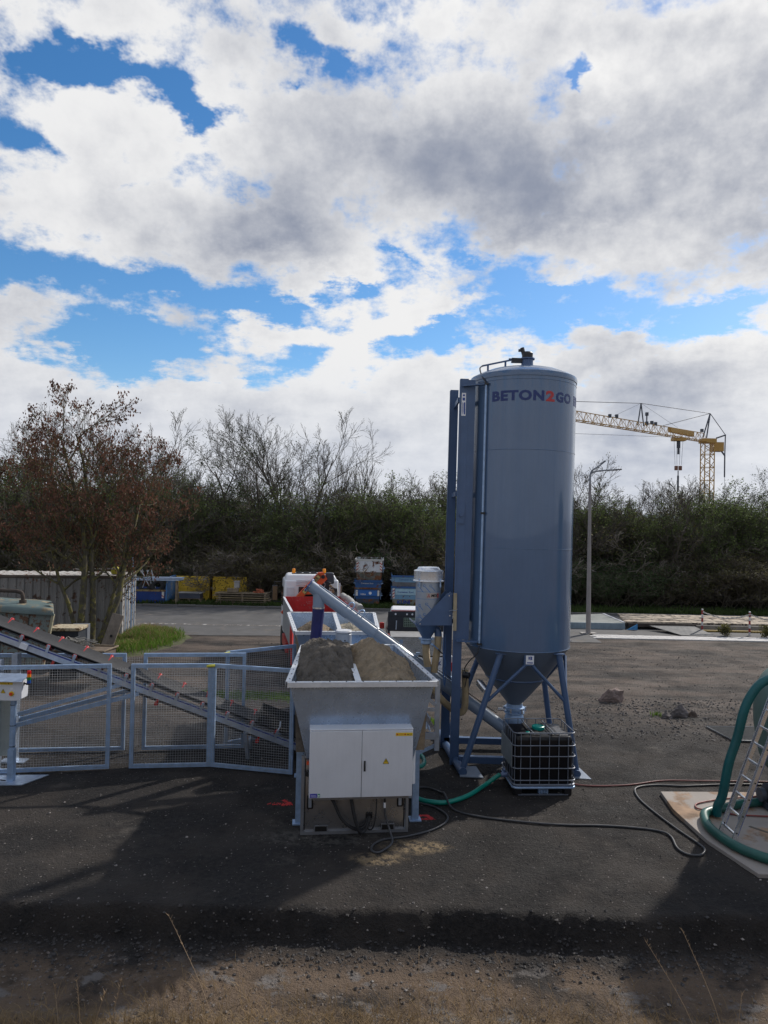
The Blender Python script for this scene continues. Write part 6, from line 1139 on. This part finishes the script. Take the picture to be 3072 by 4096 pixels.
# ================================================================ tower crane far behind the trees
CRx, CRy = 53.0, 115.0
CR = thing('tower_crane', (CRx, CRy, 0), 'yellow tower crane with long jib beyond the trees', 'crane', rz=0)
cy = mat('crane yellow ochre', (.42, .24, .05), .5, 0, .1, 1); cdk = mat('crane dark steel', (.05, .055, .07), .5)
Hz = 19.6; mw = .78
def lattice(b, P, Q, a, c, n, r, rd, tri=False):           # box lattice between P and Q with half axes a, c
    P, Q, a, c = V(P), V(Q), V(a), V(c); cs = [a+c, a-c, -a-c, -a+c] if not tri else [a-c, -a-c, c]
    for k in cs: b.beam(P+k, Q+k, r, r)
    m_ = len(cs)
    for i in range(n):
        p, q = P.lerp(Q, i/n), P.lerp(Q, (i+1)/n)
        for k in range(m_):
            u_, w_ = cs[k], cs[(k+1) % m_]
            if i % 2: u_, w_ = w_, u_
            b.beam(p+u_, q+w_, rd, rd); b.beam(p+u_, p+w_, rd, rd) if i % 2 == 0 else None
part('mast', cy, CR, lambda b: lattice(b, (CRx, CRy, 0), (CRx, CRy, Hz-.4), (mw, 0, 0), (0, mw, 0), 18, .13, .075), smooth=0, recalc=False)
jd = V((-24, -15.2, 0)).normalized(); js = V((-jd.y, jd.x, 0)); J0 = V((CRx, CRy, Hz+.2))
JL = 44
part('jib', cy, CR, lambda b: lattice(b, J0+jd*1.0, J0+jd*JL+V((0, 0, .9)), js*.55, V((0, 0, .68)), 46, .105, .05, tri=True), smooth=0, recalc=False)
part('slewing_head', cy, CR, lambda b: (b.box(J0+V((0, 0, -.5)), (2.2, 1.8, .7)), b.box(J0-jd*2.6+V((0, 0, -1.3)), (1.7, 1.4, 1.5))), smooth=0)
part('a_frame', cdk, CR, lambda b: (b.beam(J0+jd*1.3, J0+V((.5, .3, 4.1)), .15, .15), b.beam(J0+jd*.3, J0+V((.5, .3, 4.1)), .15, .15), b.beam(J0-jd*2.5+V((0, 0, .2)), J0-jd*5.0+V((0, 0, .9)), .22, .22)), smooth=0)
tip = J0+V((.5, .3, 4.1)); ra = J0-jd*5.0+V((0, 0, .9)); rb = J0-jd*4.9+V((0, 0, -2.6)); jm = J0+jd*17+V((0, 0, .5)); jt = jm+V((0, 0, 3.4))
part('jib_mast', cdk, CR, lambda b: (b.beam(jm-jd*.7, jt, .13, .13), b.beam(jm+jd*.7, jt, .13, .13)), smooth=0)
def rope(b, p, q, r=.05): b.cyl(p, q, r, n=5, cap=False)
part('ropes', cdk, CR, lambda b: (rope(b, tip, ra, .06), rope(b, tip, jt, .045), rope(b, jt, J0+jd*JL+V((0, 0, 1.5)), .045), rope(b, tip, J0+jd*11.6+V((0, 0, 1)), .05), rope(b, jt, J0+jd*8+V((0, 0, 1)), .02), rope(b, jt, J0+jd*24+V((0, 0, 1)), .02), rope(b, J0+jd*9+V((0, 0, -.6)), J0+jd*40+V((0, 0, -2.4)), .025), rope(b, ra, rb, .1), rope(b, J0-jd*2.6+V((0, 0, -1)), rb, .14), rope(b, rb, rb+V((0, 0, -3.6)), .12), rope(b, rb+V((0, 0, -3.6)), V((rb.x, rb.y, .3)), .03)), kind='stuff')
tl = J0+jd*7.7
part('trolley', cy, CR, lambda b: b.box(tl+V((0, 0, -.85)), (2.0, 1.2, .5)), smooth=0); part('jib_box', cy, CR, lambda b: b.beam(J0+jd*4+V((0, 0, .25)), J0+jd*10+V((0, 0, .5)), .5, .75), smooth=0)
part('trolley_winch', cdk, CR, lambda b: (b.cyl(tl+V((0, 0, -1.1)), tl+V((0, 0, -2.2)), .28, n=10), b.cyl(tl+V((0, 0, -2.2)), tl+V((0, 0, -3.2)), .18, n=8)))
part('hoist_ropes', cdk, CR, lambda b: [rope(b, tl+V((s*.7, 0, -1.1)), tl+V((s*.5, 0, -4.9)), .025) for s in (-1, -.4, .4, 1)], kind='stuff')
part('hook_block', mat('hook block dark red', (.16, .06, .03), .5), CR, lambda b: (b.box(tl+V((-.32, 0, -5.4)), (.42, .4, .7)), b.box(tl+V((.32, 0, -5.4)), (.42, .4, .7))), smooth=0)
part('sling', cdk, CR, lambda b: (b.cyl(tl+V((0, 0, -5.8)), tl+V((0, 0, -6.6)), .08, n=6), b.cyl(tl+V((0, 0, -6.6)), tl+V((0, 0, -9.2)), .15, n=6)))
for d, h in ((15.6, .1), (13.5, .2), (14.4, .3), (24, .4), (22.5, .5), (1.6, .2)): part('jib_fitting', cdk, CR, lambda b: b.box(J0+jd*d+V((0, 0, .9+h)), (.4, .4, .5)))
part('jib_pole', cdk, CR, lambda b: (b.cyl(J0+jd*15.6+V((0, 0, .6)), J0+jd*15.6+V((0, 0, 2.3)), .10, n=6), b.box(J0+jd*15.6+V((0, 0, 2.4)), (.4, .4, .5))))
part('base_frame', cdk, CR, lambda b: b.box((CRx, CRy, .4), (5, 5, .8)))

# ================================================================ vegetation
def grow(seed, stems, levels, up=.08, wob=.14):
    """stems: [(pos, dir, length, radius)]; levels: [(children, length ratio, angle, start)] -> polylines by level, twig tips"""
    rng = random.Random(seed); out = [[] for _ in range(len(levels)+1)]; tips = []
    def br(p, d, L, r, lv):
        n = (7, 5, 4, 3, 2, 2)[min(lv, 5)]; P, Rr, Ds = [p.copy()], [r], [d.copy()]
        for i in range(n):
            d = (d+V((rng.gauss(0, wob), rng.gauss(0, wob), rng.gauss(0, wob*.7)+up))).normalized(); p = p+d*(L/n); P.append(p.copy()); Rr.append(max(r*(1-.78*(i+1)/n), .006)); Ds.append(d.copy())
        out[lv].append((P, Rr))
        if lv >= len(levels): tips.append((P[-1], P[len(P)//2], d)); return
        nc, lr, ang, st = levels[lv]
        for k in range(nc):
            t = st+(1-st)*(k+rng.random())/nc; f = t*n; i = min(int(f), n-1); q = P[i].lerp(P[i+1], f-i); dd = Ds[i+1]
            a = rad(ang)*rng.uniform(.65, 1.3); ph = rng.uniform(0, 6.28) if lv else k*2.4+rng.uniform(-.4, .4); o = dd.orthogonal().normalized(); o2 = dd.cross(o)
            nd = dd*math.cos(a)+(o*math.cos(ph)+o2*math.sin(ph))*math.sin(a)
            br(q, nd, L*lr*rng.uniform(.65, 1.15)*(1.15-.45*t), max(Rr[i]*.62, .007), lv+1)
    for p, d, L, r in stems: br(V(p), V(d).normalized(), L, r, 0)
    return out, tips
def tubes(mb, polys, n, rmin=.0):
    for P, Rr in polys:
        o = len(mb.v); m = len(P); d = (P[-1]-P[0]).normalized(); a = d.orthogonal().normalized(); b = d.cross(a)
        cs = [(a*math.cos(6.2832*k/n)+b*math.sin(6.2832*k/n)) for k in range(n)]
        for p, r in zip(P, Rr):
            r = max(r, rmin)
            for c in cs: mb.v.append((p.x+c.x*r, p.y+c.y*r, p.z+c.z*r))
        for i in range(m-1):
            for k in range(n): mb.f.append((o+i*n+k, o+i*n+(k+1) % n, o+(i+1)*n+(k+1) % n, o+(i+1)*n+k))
def leaf_quads(mb, tips, rng, per, size, spread, droop=0.):
    for tip, mid, d in tips:
        k = int(per)+(rng.random() < per-int(per))
        for _ in range(k):
            c = mid.lerp(tip, rng.uniform(.2, 1.15))+V((rng.gauss(0, spread), rng.gauss(0, spread), rng.gauss(0, spread*.8)))
            s = size*rng.uniform(.6, 1.3); u = V((rng.gauss(0, 1), rng.gauss(0, 1), rng.gauss(0, .6)-droop)).normalized(); w = u.orthogonal().normalized(); w = (w*math.cos(rng.random()*3)+u.cross(w)*math.sin(rng.random()*3)).normalized()
            o = len(mb.v)
            for p in (c-u*s*.5, c+w*s*.28, c+u*s*.5, c-w*s*.28): mb.v.append((p.x, p.y, p.z))
            mb.f.append((o, o+1, o+2, o+3))
def leafmat(name, c, var=.35):
    M = mat(name, c, .7, 0, var, 1.1); b = M.node_tree.nodes['Principled BSDF']; b.inputs['Specular IOR Level'].default_value = .2
    nt = M.node_tree; tr = nt.nodes.new('ShaderNodeBsdfTranslucent'); mx = nt.nodes.new('ShaderNodeMixShader'); mx.inputs[0].default_value = .35
    nt.links.new(b.inputs['Base Color'].links[0].from_socket, tr.inputs[0]); out = [n for n in nt.nodes if n.type == 'OUTPUT_MATERIAL'][0]
    nt.links.new(b.outputs[0], mx.inputs[1]); nt.links.new(tr.outputs[0], mx.inputs[2]); nt.links.new(mx.outputs[0], out.inputs[0]); return M
bark = mat('grey brown bark', (.075, .063, .050), .9, 0, .3, 2); barkd = mat('dark bush bark', (.12, .10, .078), .9, 0, .3, 2); barkm = mat('mossy bark', (.065, .056, .036), .9, 0, .35, 4, rust=((.13, .115, .03), .25, 5))
lf_dark = leafmat('small dark green leaves', (.045, .066, .026)); lf_green = leafmat('spring green leaves', (.115, .155, .05)); lf_olive = leafmat('olive brown leaves', (.125, .115, .052)); lf_brown = leafmat('dead brown leaves', (.135, .066, .045), .6); lf_deep = leafmat('deep green leaves', (.06, .10, .036)); lf_yel = leafmat('yellowish spring leaves', (.12, .115, .03))
def plant(name, seed, stems, levels, bm_, leaf, per, size, spread, label, cat, group, up=.08, wob=.14, droop=0., rmin=.0085, trunk_lv=1):
    polys, tips = grow(seed, stems, levels, up, wob); T = thing(name, (0, 0, 0), label, cat, group)
    a = MB(); [tubes(a, polys[l], 8 if l == 0 else 5, rmin) for l in range(trunk_lv)]; a.build('trunk', bm_, T, world=False, smooth=60, recalc=False)
    b = MB(); [tubes(b, polys[l], 4 if l < 3 else 3, rmin*(1 if l < 3 else .8)) for l in range(trunk_lv, len(polys))]; C = b.build('crown', bm_, T, world=False, smooth=60, recalc=False)
    if leaf and per:
        c = MB(); leaf_quads(c, tips, random.Random(seed+1), per, size, spread, droop); c.build('leaves', leaf, C, world=False, smooth=0, recalc=False)
    return T
def stemset(rng, n, L, r, lean, rad_=.15): return [((rng.uniform(-rad_, rad_), rng.uniform(-rad_, rad_), -.1), (math.cos(6.28*k/n+1)*lean*rng.uniform(.5, 1.3), math.sin(6.28*k/n+1)*lean*rng.uniform(.5, 1.3), 1), L*rng.uniform(.82, 1.05), r*rng.uniform(.8, 1.1)) for k in range(n)]
rg = random.Random(3)
G_T = 'trees beyond the road'
A_ = plant('bare_tree', 11, stemset(rg, 3, 8.6, .14, .16), [(9, .50, 36, .28), (6, .55, 36, .2), (5, .55, 36, .2), (4, .6, 34, .2)], bark, lf_green, .25, .07, .08, 'tall spreading bare tree, the highest beyond the road', 'tree', G_T, up=.10)
B_ = plant('leafing_tree', 23, stemset(rg, 2, 8.0, .15, .16), [(8, .52, 38, .28), (6, .54, 38, .2), (5, .55, 38, .2), (3, .6, 36, .2)], bark, lf_dark, 2.2, .11, .16, 'tall tree with sparse small dark leaves beyond the road', 'tree', G_T, up=.07)
C_ = plant('poplar_tree', 37, stemset(rg, 2, 7.2, .11, .06), [(14, .42, 24, .20), (6, .5, 26, .15), (5, .5, 28, .2)], bark, lf_green, .4, .07, .06, 'slender upright bare tree beyond the road', 'tree', G_T, up=.16, wob=.08)
D_ = plant('round_tree', 41, stemset(rg, 4, 5.2, .09, .34), [(8, .52, 42, .22), (6, .55, 40, .2), (5, .55, 40, .2), (3, .6, 40, .2)], bark, lf_green, 3.2, .09, .15, 'round tree with thin spring leaves beyond the road', 'tree', G_T, up=.07)
E_ = plant('bare_tree', 53, stemset(rg, 3, 5.4, .09, .26), [(8, .54, 38, .22), (6, .56, 38, .2), (5, .56, 38, .2), (3, .6, 38, .2)], bark, lf_yel, .5, .07, .1, 'medium bare tree with pale buds beyond the road', 'tree', G_T, up=.07)
G_S = 'bushes of the thicket beyond the road'
S1 = plant('thicket_bush', 61, stemset(rg, 15, 3.4, .030, .75, .6), [(7, .50, 40, .15), (6, .5, 44, .15), (4, .55, 44, .2)], barkd, lf_olive, 2.6, .10, .16, 'brownish twiggy bush of the thicket beyond the road', 'bush', G_S, up=.06, rmin=.011)
S2 = plant('thicket_bush', 67, stemset(rg, 14, 3.6, .030, .65, .6), [(7, .50, 40, .15), (6, .5, 44, .15), (4, .55, 44, .2)], barkd, lf_deep, 3.6, .11, .18, 'dark green bush of the thicket beyond the road', 'bush', G_S, up=.06, rmin=.010)
S3 = plant('thicket_bush', 71, stemset(rg, 16, 3.2, .028, .8, .6), [(8, .5, 42, .12), (6, .5, 46, .15), (4, .55, 44, .2)], mat('grey twig bark', (.17, .145, .12), .9, 0, .3, 2), lf_olive, .9, .08, .15, 'grey leafless bush of the thicket beyond the road', 'bush', G_S, up=.04, rmin=.012)
def hx(px, Y): return (px-1536)/2800*Y
def hz_(px, py, Y): return 5.05+(2085+.02*(px-1536)-py)/2800*Y
HT_ = {}
def nat_h(T): 
    if T not in HT_: HT_[T] = max(v.co.z for ch in T.children_recursive if ch.type == 'MESH' for v in ch.data.vertices)
    return HT_[T]
used = set()
AUTO = {}
ZN = ((150, 'near the left edge'), (560, 'behind the brown leaved tree'), (730, 'behind the dark blue skip'), (880, 'behind the left yellow panel'), (1080, 'behind the right yellow panel'), (1340, 'behind the truck cab'), (1540, 'behind the stack of three skips'), (1800, 'behind the pale blue skips'), (2290, 'behind the silo'), (2420, 'behind the lamp post'), (2640, 'left of the barrier posts'), (2900, 'below the crane'), (9999, 'near the right edge'))
def zone(px): return next(z for lim, z in ZN if px < lim)
def auto_label(o, text, px): AUTO.setdefault(text, []).append((px, o))
def finish_labels():
    for text, L_ in AUTO.items():
        L_.sort(key=lambda q: q[0]); n = len(L_); od = ('leftmost', 'second from left', 'third from left', 'fourth from left', 'fifth from left', 'sixth from left', 'seventh from left', 'eighth from left', 'ninth from left')
        for i, (px, o) in enumerate(L_): o['label'] = text if n == 1 else text+', '+('the left one' if n == 2 and i == 0 else 'the right one' if n == 2 else 'rightmost' if i == n-1 else od[min(i, 8)])
KIND = {}
def put(T, px, py, Y, label=None, wscale=1., rowname=''):
    h = hz_(px, py, Y)-.1; s = h/nat_h(T); rz = random.uniform(0, 6.28); loc = (hx(px, Y), Y, .1); sc_ = (s*wscale, s*wscale, s)
    if T not in used:
        used.add(T); T.location = loc; T.rotation_euler.z = rz; T.scale = sc_; o = T
    else: o = copy_tree(T, loc, rz, label, None, sc_)
    if label: o['label'] = label
    else: auto_label(o, KIND[T]+' '+zone(px)+rowname, px)
    return o
KIND.update({A_: 'bare tree', B_: 'dark leaved tree', C_: 'slender tree', D_: 'thin leaved tree', E_: 'budding tree', S1: 'brownish bush', S2: 'dark green bush', S3: 'grey bush'})
bpy.context.view_layer.update()
put(B_, 985, 1690, 47, 'tall tree with small dark leaves left of the highest bare tree', 1.08)
put(A_, 1200, 1640, 48, 'highest bare tree, above the truck cab', 1.0)
put(A_, 1085, 1760, 51, 'bare tree close behind the small leaved tall tree', .9)
put(A_, 540, 1640, 52, 'bare tree whose top shows above the brown leaved tree', 1.1)
put(A_, 330, 1700, 54, 'bare tree behind the left shoulder of the brown leaved tree')
put(E_, 640, 1770, 50, 'pale budding tree just right of the brown leaved tree'); put(D_, 700, 1810, 47, 'thin leaved tree between brown leaved and small leaved trees', .8); put(C_, 790, 1830, 49, 'slender upright tree left of the small leaved tall tree')
put(C_, 1355, 1790, 49, 'left of the two slender upright trees right of the truck'); put(C_, 1445, 1800, 51, 'right of the two slender upright trees, above the white skip', 1.1)
put(D_, 1560, 1920, 46, 'round thin leaved tree above the pale blue skips'); put(E_, 1720, 1870, 47, 'budding tree touching the left edge of the silo'); put(D_, 1700, 1965, 44.5, 'greenish round tree low beside the silo mast')
put(E_, 1640, 1930, 50); put(D_, 860, 1900, 45.5); put(E_, 1290, 1930, 46)
put(E_, 2330, 1805, 48, 'bare tree showing just right of the silo'); put(D_, 2420, 1935, 46, 'leafy tree behind the lamp post'); put(E_, 2540, 1930, 49); put(D_, 2620, 1985, 45); put(E_, 2690, 1900, 50, 'forked bare tree left of the crane hook', .9); put(A_, 2760, 1915, 53)
put(D_, 2860, 1945, 46, 'leafy tree in front of the crane mast'); put(E_, 2960, 1950, 49); put(B_, 3050, 1850, 47, 'dark leaved tree at the right edge'); put(E_, 2480, 1990, 47); put(D_, 2780, 2000, 44.5)
put(E_, 120, 1760, 48); put(D_, 30, 1730, 50, 'green tinged tree at the left edge'); put(E_, 250, 1800, 46); put(D_, 450, 1850, 46); put(E_, 760, 1960, 45); 
put(D_, 1120, 1950, 45); put(E_, 960, 1940, 46); put(D_, 1420, 1960, 46); put(E_, -90, 1800, 47); put(D_, 3160, 1900, 48); put(E_, 560, 1900, 48)
for px in list(range(-120, 3200, 86)):
    q = px+random.uniform(-30, 30); put(random.choice((D_, E_, E_, D_, B_)), q, random.uniform(1845, 1995)+(-40 if q < 900 else 0), random.uniform(45, 53), None, random.uniform(1.05, 1.45))
for row, (Y, top, st) in enumerate(((43.4, 2235, 104), (45.2, 2165, 96), (47.6, 2110, 104), (50.5, 2090, 120))):
    px = -170+row*37
    while px < 3260:
        T = random.choice((S1, S1, S1, S2, S3, S3)); t_ = top+170*float(fbm(px/260, row*3.3, 19, 3))+random.uniform(-45, 45)
        if 2280 < px < 2600 and row < 2: T = S2
        put(T, px, t_, Y+random.uniform(-.7, .7), None, random.uniform(1.15, 1.6), (', front row', ', second row', ', third row', ', back row')[row])
        px += st*random.uniform(.8, 1.25)

# the brown leaved tree by the container
rb_ = random.Random(8)
st_ = [((-.25, 0, -.1), (-.20, -.05, 1), 8.6, .17), ((.05, .1, -.1), (.05, .08, 1), 8.4, .15), ((.30, -.05, -.1), (.30, -.05, 1), 7.8, .14), ((.1, -.15, -.1), (.46, .15, 1), 6.8, .10), ((-.2, .2, -.1), (-.50, .1, 1), 7.2, .11)]
BT_ = plant('brown_leaved_tree', 97, st_, [(11, .40, 54, .30), (6, .52, 46, .15), (5, .55, 44, .2), (3, .6, 42, .2)], barkm, lf_brown, 3.0, .12, .09, 'multi stemmed tree with hanging dead brown leaves by the container', 'tree', None, up=.05, wob=.12, droop=1.6, rmin=.009)
bpy.context.view_layer.update(); k_ = 10.15/nat_h(BT_); BT_.location = (-10.75, 25.9, 0); BT_.scale = (k_*.86, k_*.86, k_); BT_.rotation_euler.z = .3

# grass: mound by the container, verge, weed strip behind the conveyor, foreground
def blades(name, n, fn, h, m, label, w=.006, lean=.5, seed=1, cat='grass'):
    rng = random.Random(seed); b = MB(); k = 0
    while k < n:
        r = fn(rng); k += 1
        if r is None: continue
        x, y, z = r; hh = h*rng.uniform(.45, 1.2); a = rng.uniform(0, 6.28); lx_, ly_ = math.cos(a)*lean*hh*rng.random(), math.sin(a)*lean*hh*rng.random(); c, s = math.cos(a+1.3)*w, math.sin(a+1.3)*w
        o = len(b.v); b.v += [(x-c, y-s, z-.02), (x+c, y+s, z-.02), (x+lx_*.4+c*.8, y+ly_*.4+s*.8, z+hh*.6), (x+lx_*.4-c*.8, y+ly_*.4-s*.8, z+hh*.6), (x+lx_, y+ly_, z+hh)]; b.f += [(o, o+1, o+2, o+3), (o+3, o+2, o+4)]
    return b.build(name, m, None, smooth=0, recalc=False, kind='stuff', label=label, cat=cat)
gl1 = leafmat('fresh grass', (.12, .20, .032)); gl2 = leafmat('verge grass', (.055, .085, .022)); gl3 = leafmat('dry straw grass', (.26, .185, .10), .4)
def mound_z(x, y): return .36*math.exp(-((x+9.7)/1.15)**2-((y-28.3)/2.3)**2)*(1+.9*float(fbm(x*1.6, y*1.6, 66, 3)))
b = MB(); nx, ny = 40, 50
for j in range(ny):
    for i in range(nx):
        x, y = -12+4.2*i/(nx-1), 24.8+7*j/(ny-1); b.v.append((x, y, mound_z(x, y)-.05+.06*float(fbm(x*2, y*2, 55, 3))))
b.f = [(j*nx+i, j*nx+i+1, (j+1)*nx+i+1, (j+1)*nx+i) for j in range(ny-1) for i in range(nx-1)]
b.build('grass_mound', mat('mound earth', (.06, .065, .025), .95, 0, .4, 3, .4, 20), None, smooth=60, kind='structure', label='low grassy earth mound by the container', cat='mound')
blades('mound_grass', 15000, lambda r: (lambda x, y: (x, y, mound_z(x, y)-.05) if mound_z(x, y) > .05+.09*r.random() else None)(r.gauss(-9.7, .95), r.gauss(28.2, 1.7)), .24, gl1, 'bright green grass growing on the mound', .012, .9, 4)
blades('mound_straw', 4000, lambda r: (lambda x, y: (x, y, mound_z(x, y)-.05) if mound_z(x, y) > .06+.1*r.random() else None)(r.gauss(-9.8, .8), r.gauss(28.6, 1.6)), .30, gl3, 'dry straw among the green grass of the mound', .008, 1.2, 14)
blades('verge_grass', 16000, lambda r: (r.uniform(-24, 24), 39.7+abs(r.gauss(0, 1.4)), .10), .22, gl2, 'grass and weeds along the far verge', .022, .6, 5)
blades('weed_strip', 4500, lambda r: (r.uniform(-5.2, -.8), r.gauss(19.9, .22), 0.), .10, gl1, 'strip of green weeds on the ground behind the conveyor', .012, .7, 6)
blades('weed_tuft', 260, lambda r: (r.gauss(1.2, .10), r.gauss(17.6, .10), 0.), .14, gl1, 'small green weed tuft beside the screw conveyor', .012, .7, 7); blades('rock_weed', 45, lambda r: (r.gauss(7.4, .08), r.gauss(18.75, .06), 0.), .12, gl1, 'green weed tuft at the foot of the rocks', .01, .7, 8)
def fg(r):
    x = r.uniform(-5.2, 5.2); y = 7.50-abs(r.gauss(0, .35))+.25*float(fbm(x*1.1, 3.1, 91, 3)); return (x, y, float(ground_z(x, y)))
blades('dry_grass', 5000, fg, .12, gl3, 'dry straw coloured grass along the bottom edge', .004, 1.3, 9)
def fg2(r):
    x = r.gauss(.6, 2.4); y = 7.55+abs(r.gauss(0, .30))*(.5+vnoise(x*1.5, 2.2, 3)); return (x, y, float(ground_z(x, y)))
blades('dry_litter', 1900, fg2, .11, gl3, 'dry grass stems lying on the muddy track', .003, 2.2, 10)
straw = mat('dry weed stem', (.33, .24, .15), .8, 0, .2, 5)
def stalk(x, y, h, dx, dy, seed):
    rng = random.Random(seed); z = float(ground_z(x, y)); T = thing('weed_stalk', (x, y, z), 'dry straw coloured weed stalk at the bottom edge', 'weed', 'dry weed stalks along the bottom edge'); auto_label(T, 'dry '+('tall' if h > .7 else 'medium' if h > .48 else 'short')+' weed stalk at the bottom edge', x)
    P = bez([(0, 0, 0), (dx*.3, dy*.3, h*.4), (dx*.75, dy*.75, h*.8), (dx, dy, h)], 6); part('stem', straw, T, lambda b: b.tube(P, [.0048*(1-.75*i/len(P)) for i in range(len(P))], 5), world=False)
    def sd(b):
        for k in range(16):
            t = rng.uniform(.45, 1); p = P[int(t*(len(P)-1))]; d = V((rng.gauss(0, .4), rng.gauss(0, .4), 1)).normalized()*rng.uniform(.02, .06); b.cyl(p, p+d, .003, .001, n=4)
    part('seed_head', straw, T, sd, world=False, kind='stuff')
for k, (x, y, h, dx, dy) in enumerate(((-3.05, 7.35, .55, -.05, .0), (-2.75, 7.4, .5, .08, .05), (-2.9, 7.3, .45, .12, 0), (-3.3, 7.4, .4, -.1, .1), (-1.55, 7.0, 1.0, -.62, .35), (-1.2, 7.2, .5, -.2, .2), (.25, 7.2, .62, -.42, .2), (.45, 7.2, .75, .02, .35), (.55, 7.25, .5, .1, .1), (.9, 7.2, .5, .2, .15), (1.15, 7.2, .62, -.25, .2), (1.3, 7.25, .45, .15, .1), (1.6, 7.1, .75, -.35, .3), (3.3, 7.1, .85, -.45, .35), (3.55, 7.1, .95, -.3, .4), (3.7, 7.2, .5, .1, .1), (2.6, 7.2, .4, -.1, .1), (-2.0, 7.25, .4, .1, .1), (0.05, 7.3, .35, -.1, .1), (2.0, 7.15, .5, -.2, .2))): stalk(x, y, h, dx, dy, k)
SHB = plant('small_shrub', 131, stemset(rg, 7, .55, .008, .45, .08), [(5, .5, 40, .1), (4, .5, 44, .2)], bark, lf_yel, 4, .09, .05, 'small yellowish shrub right of the first barrier post', 'shrub', 'small shrubs by the weighbridge', rmin=.004)
SHB.location = (16.05, 32.7, .03); copy_tree(SHB, (17.95, 32.55, .03), 1.3, 'small yellowish shrub right of the second barrier post')
finish_labels()
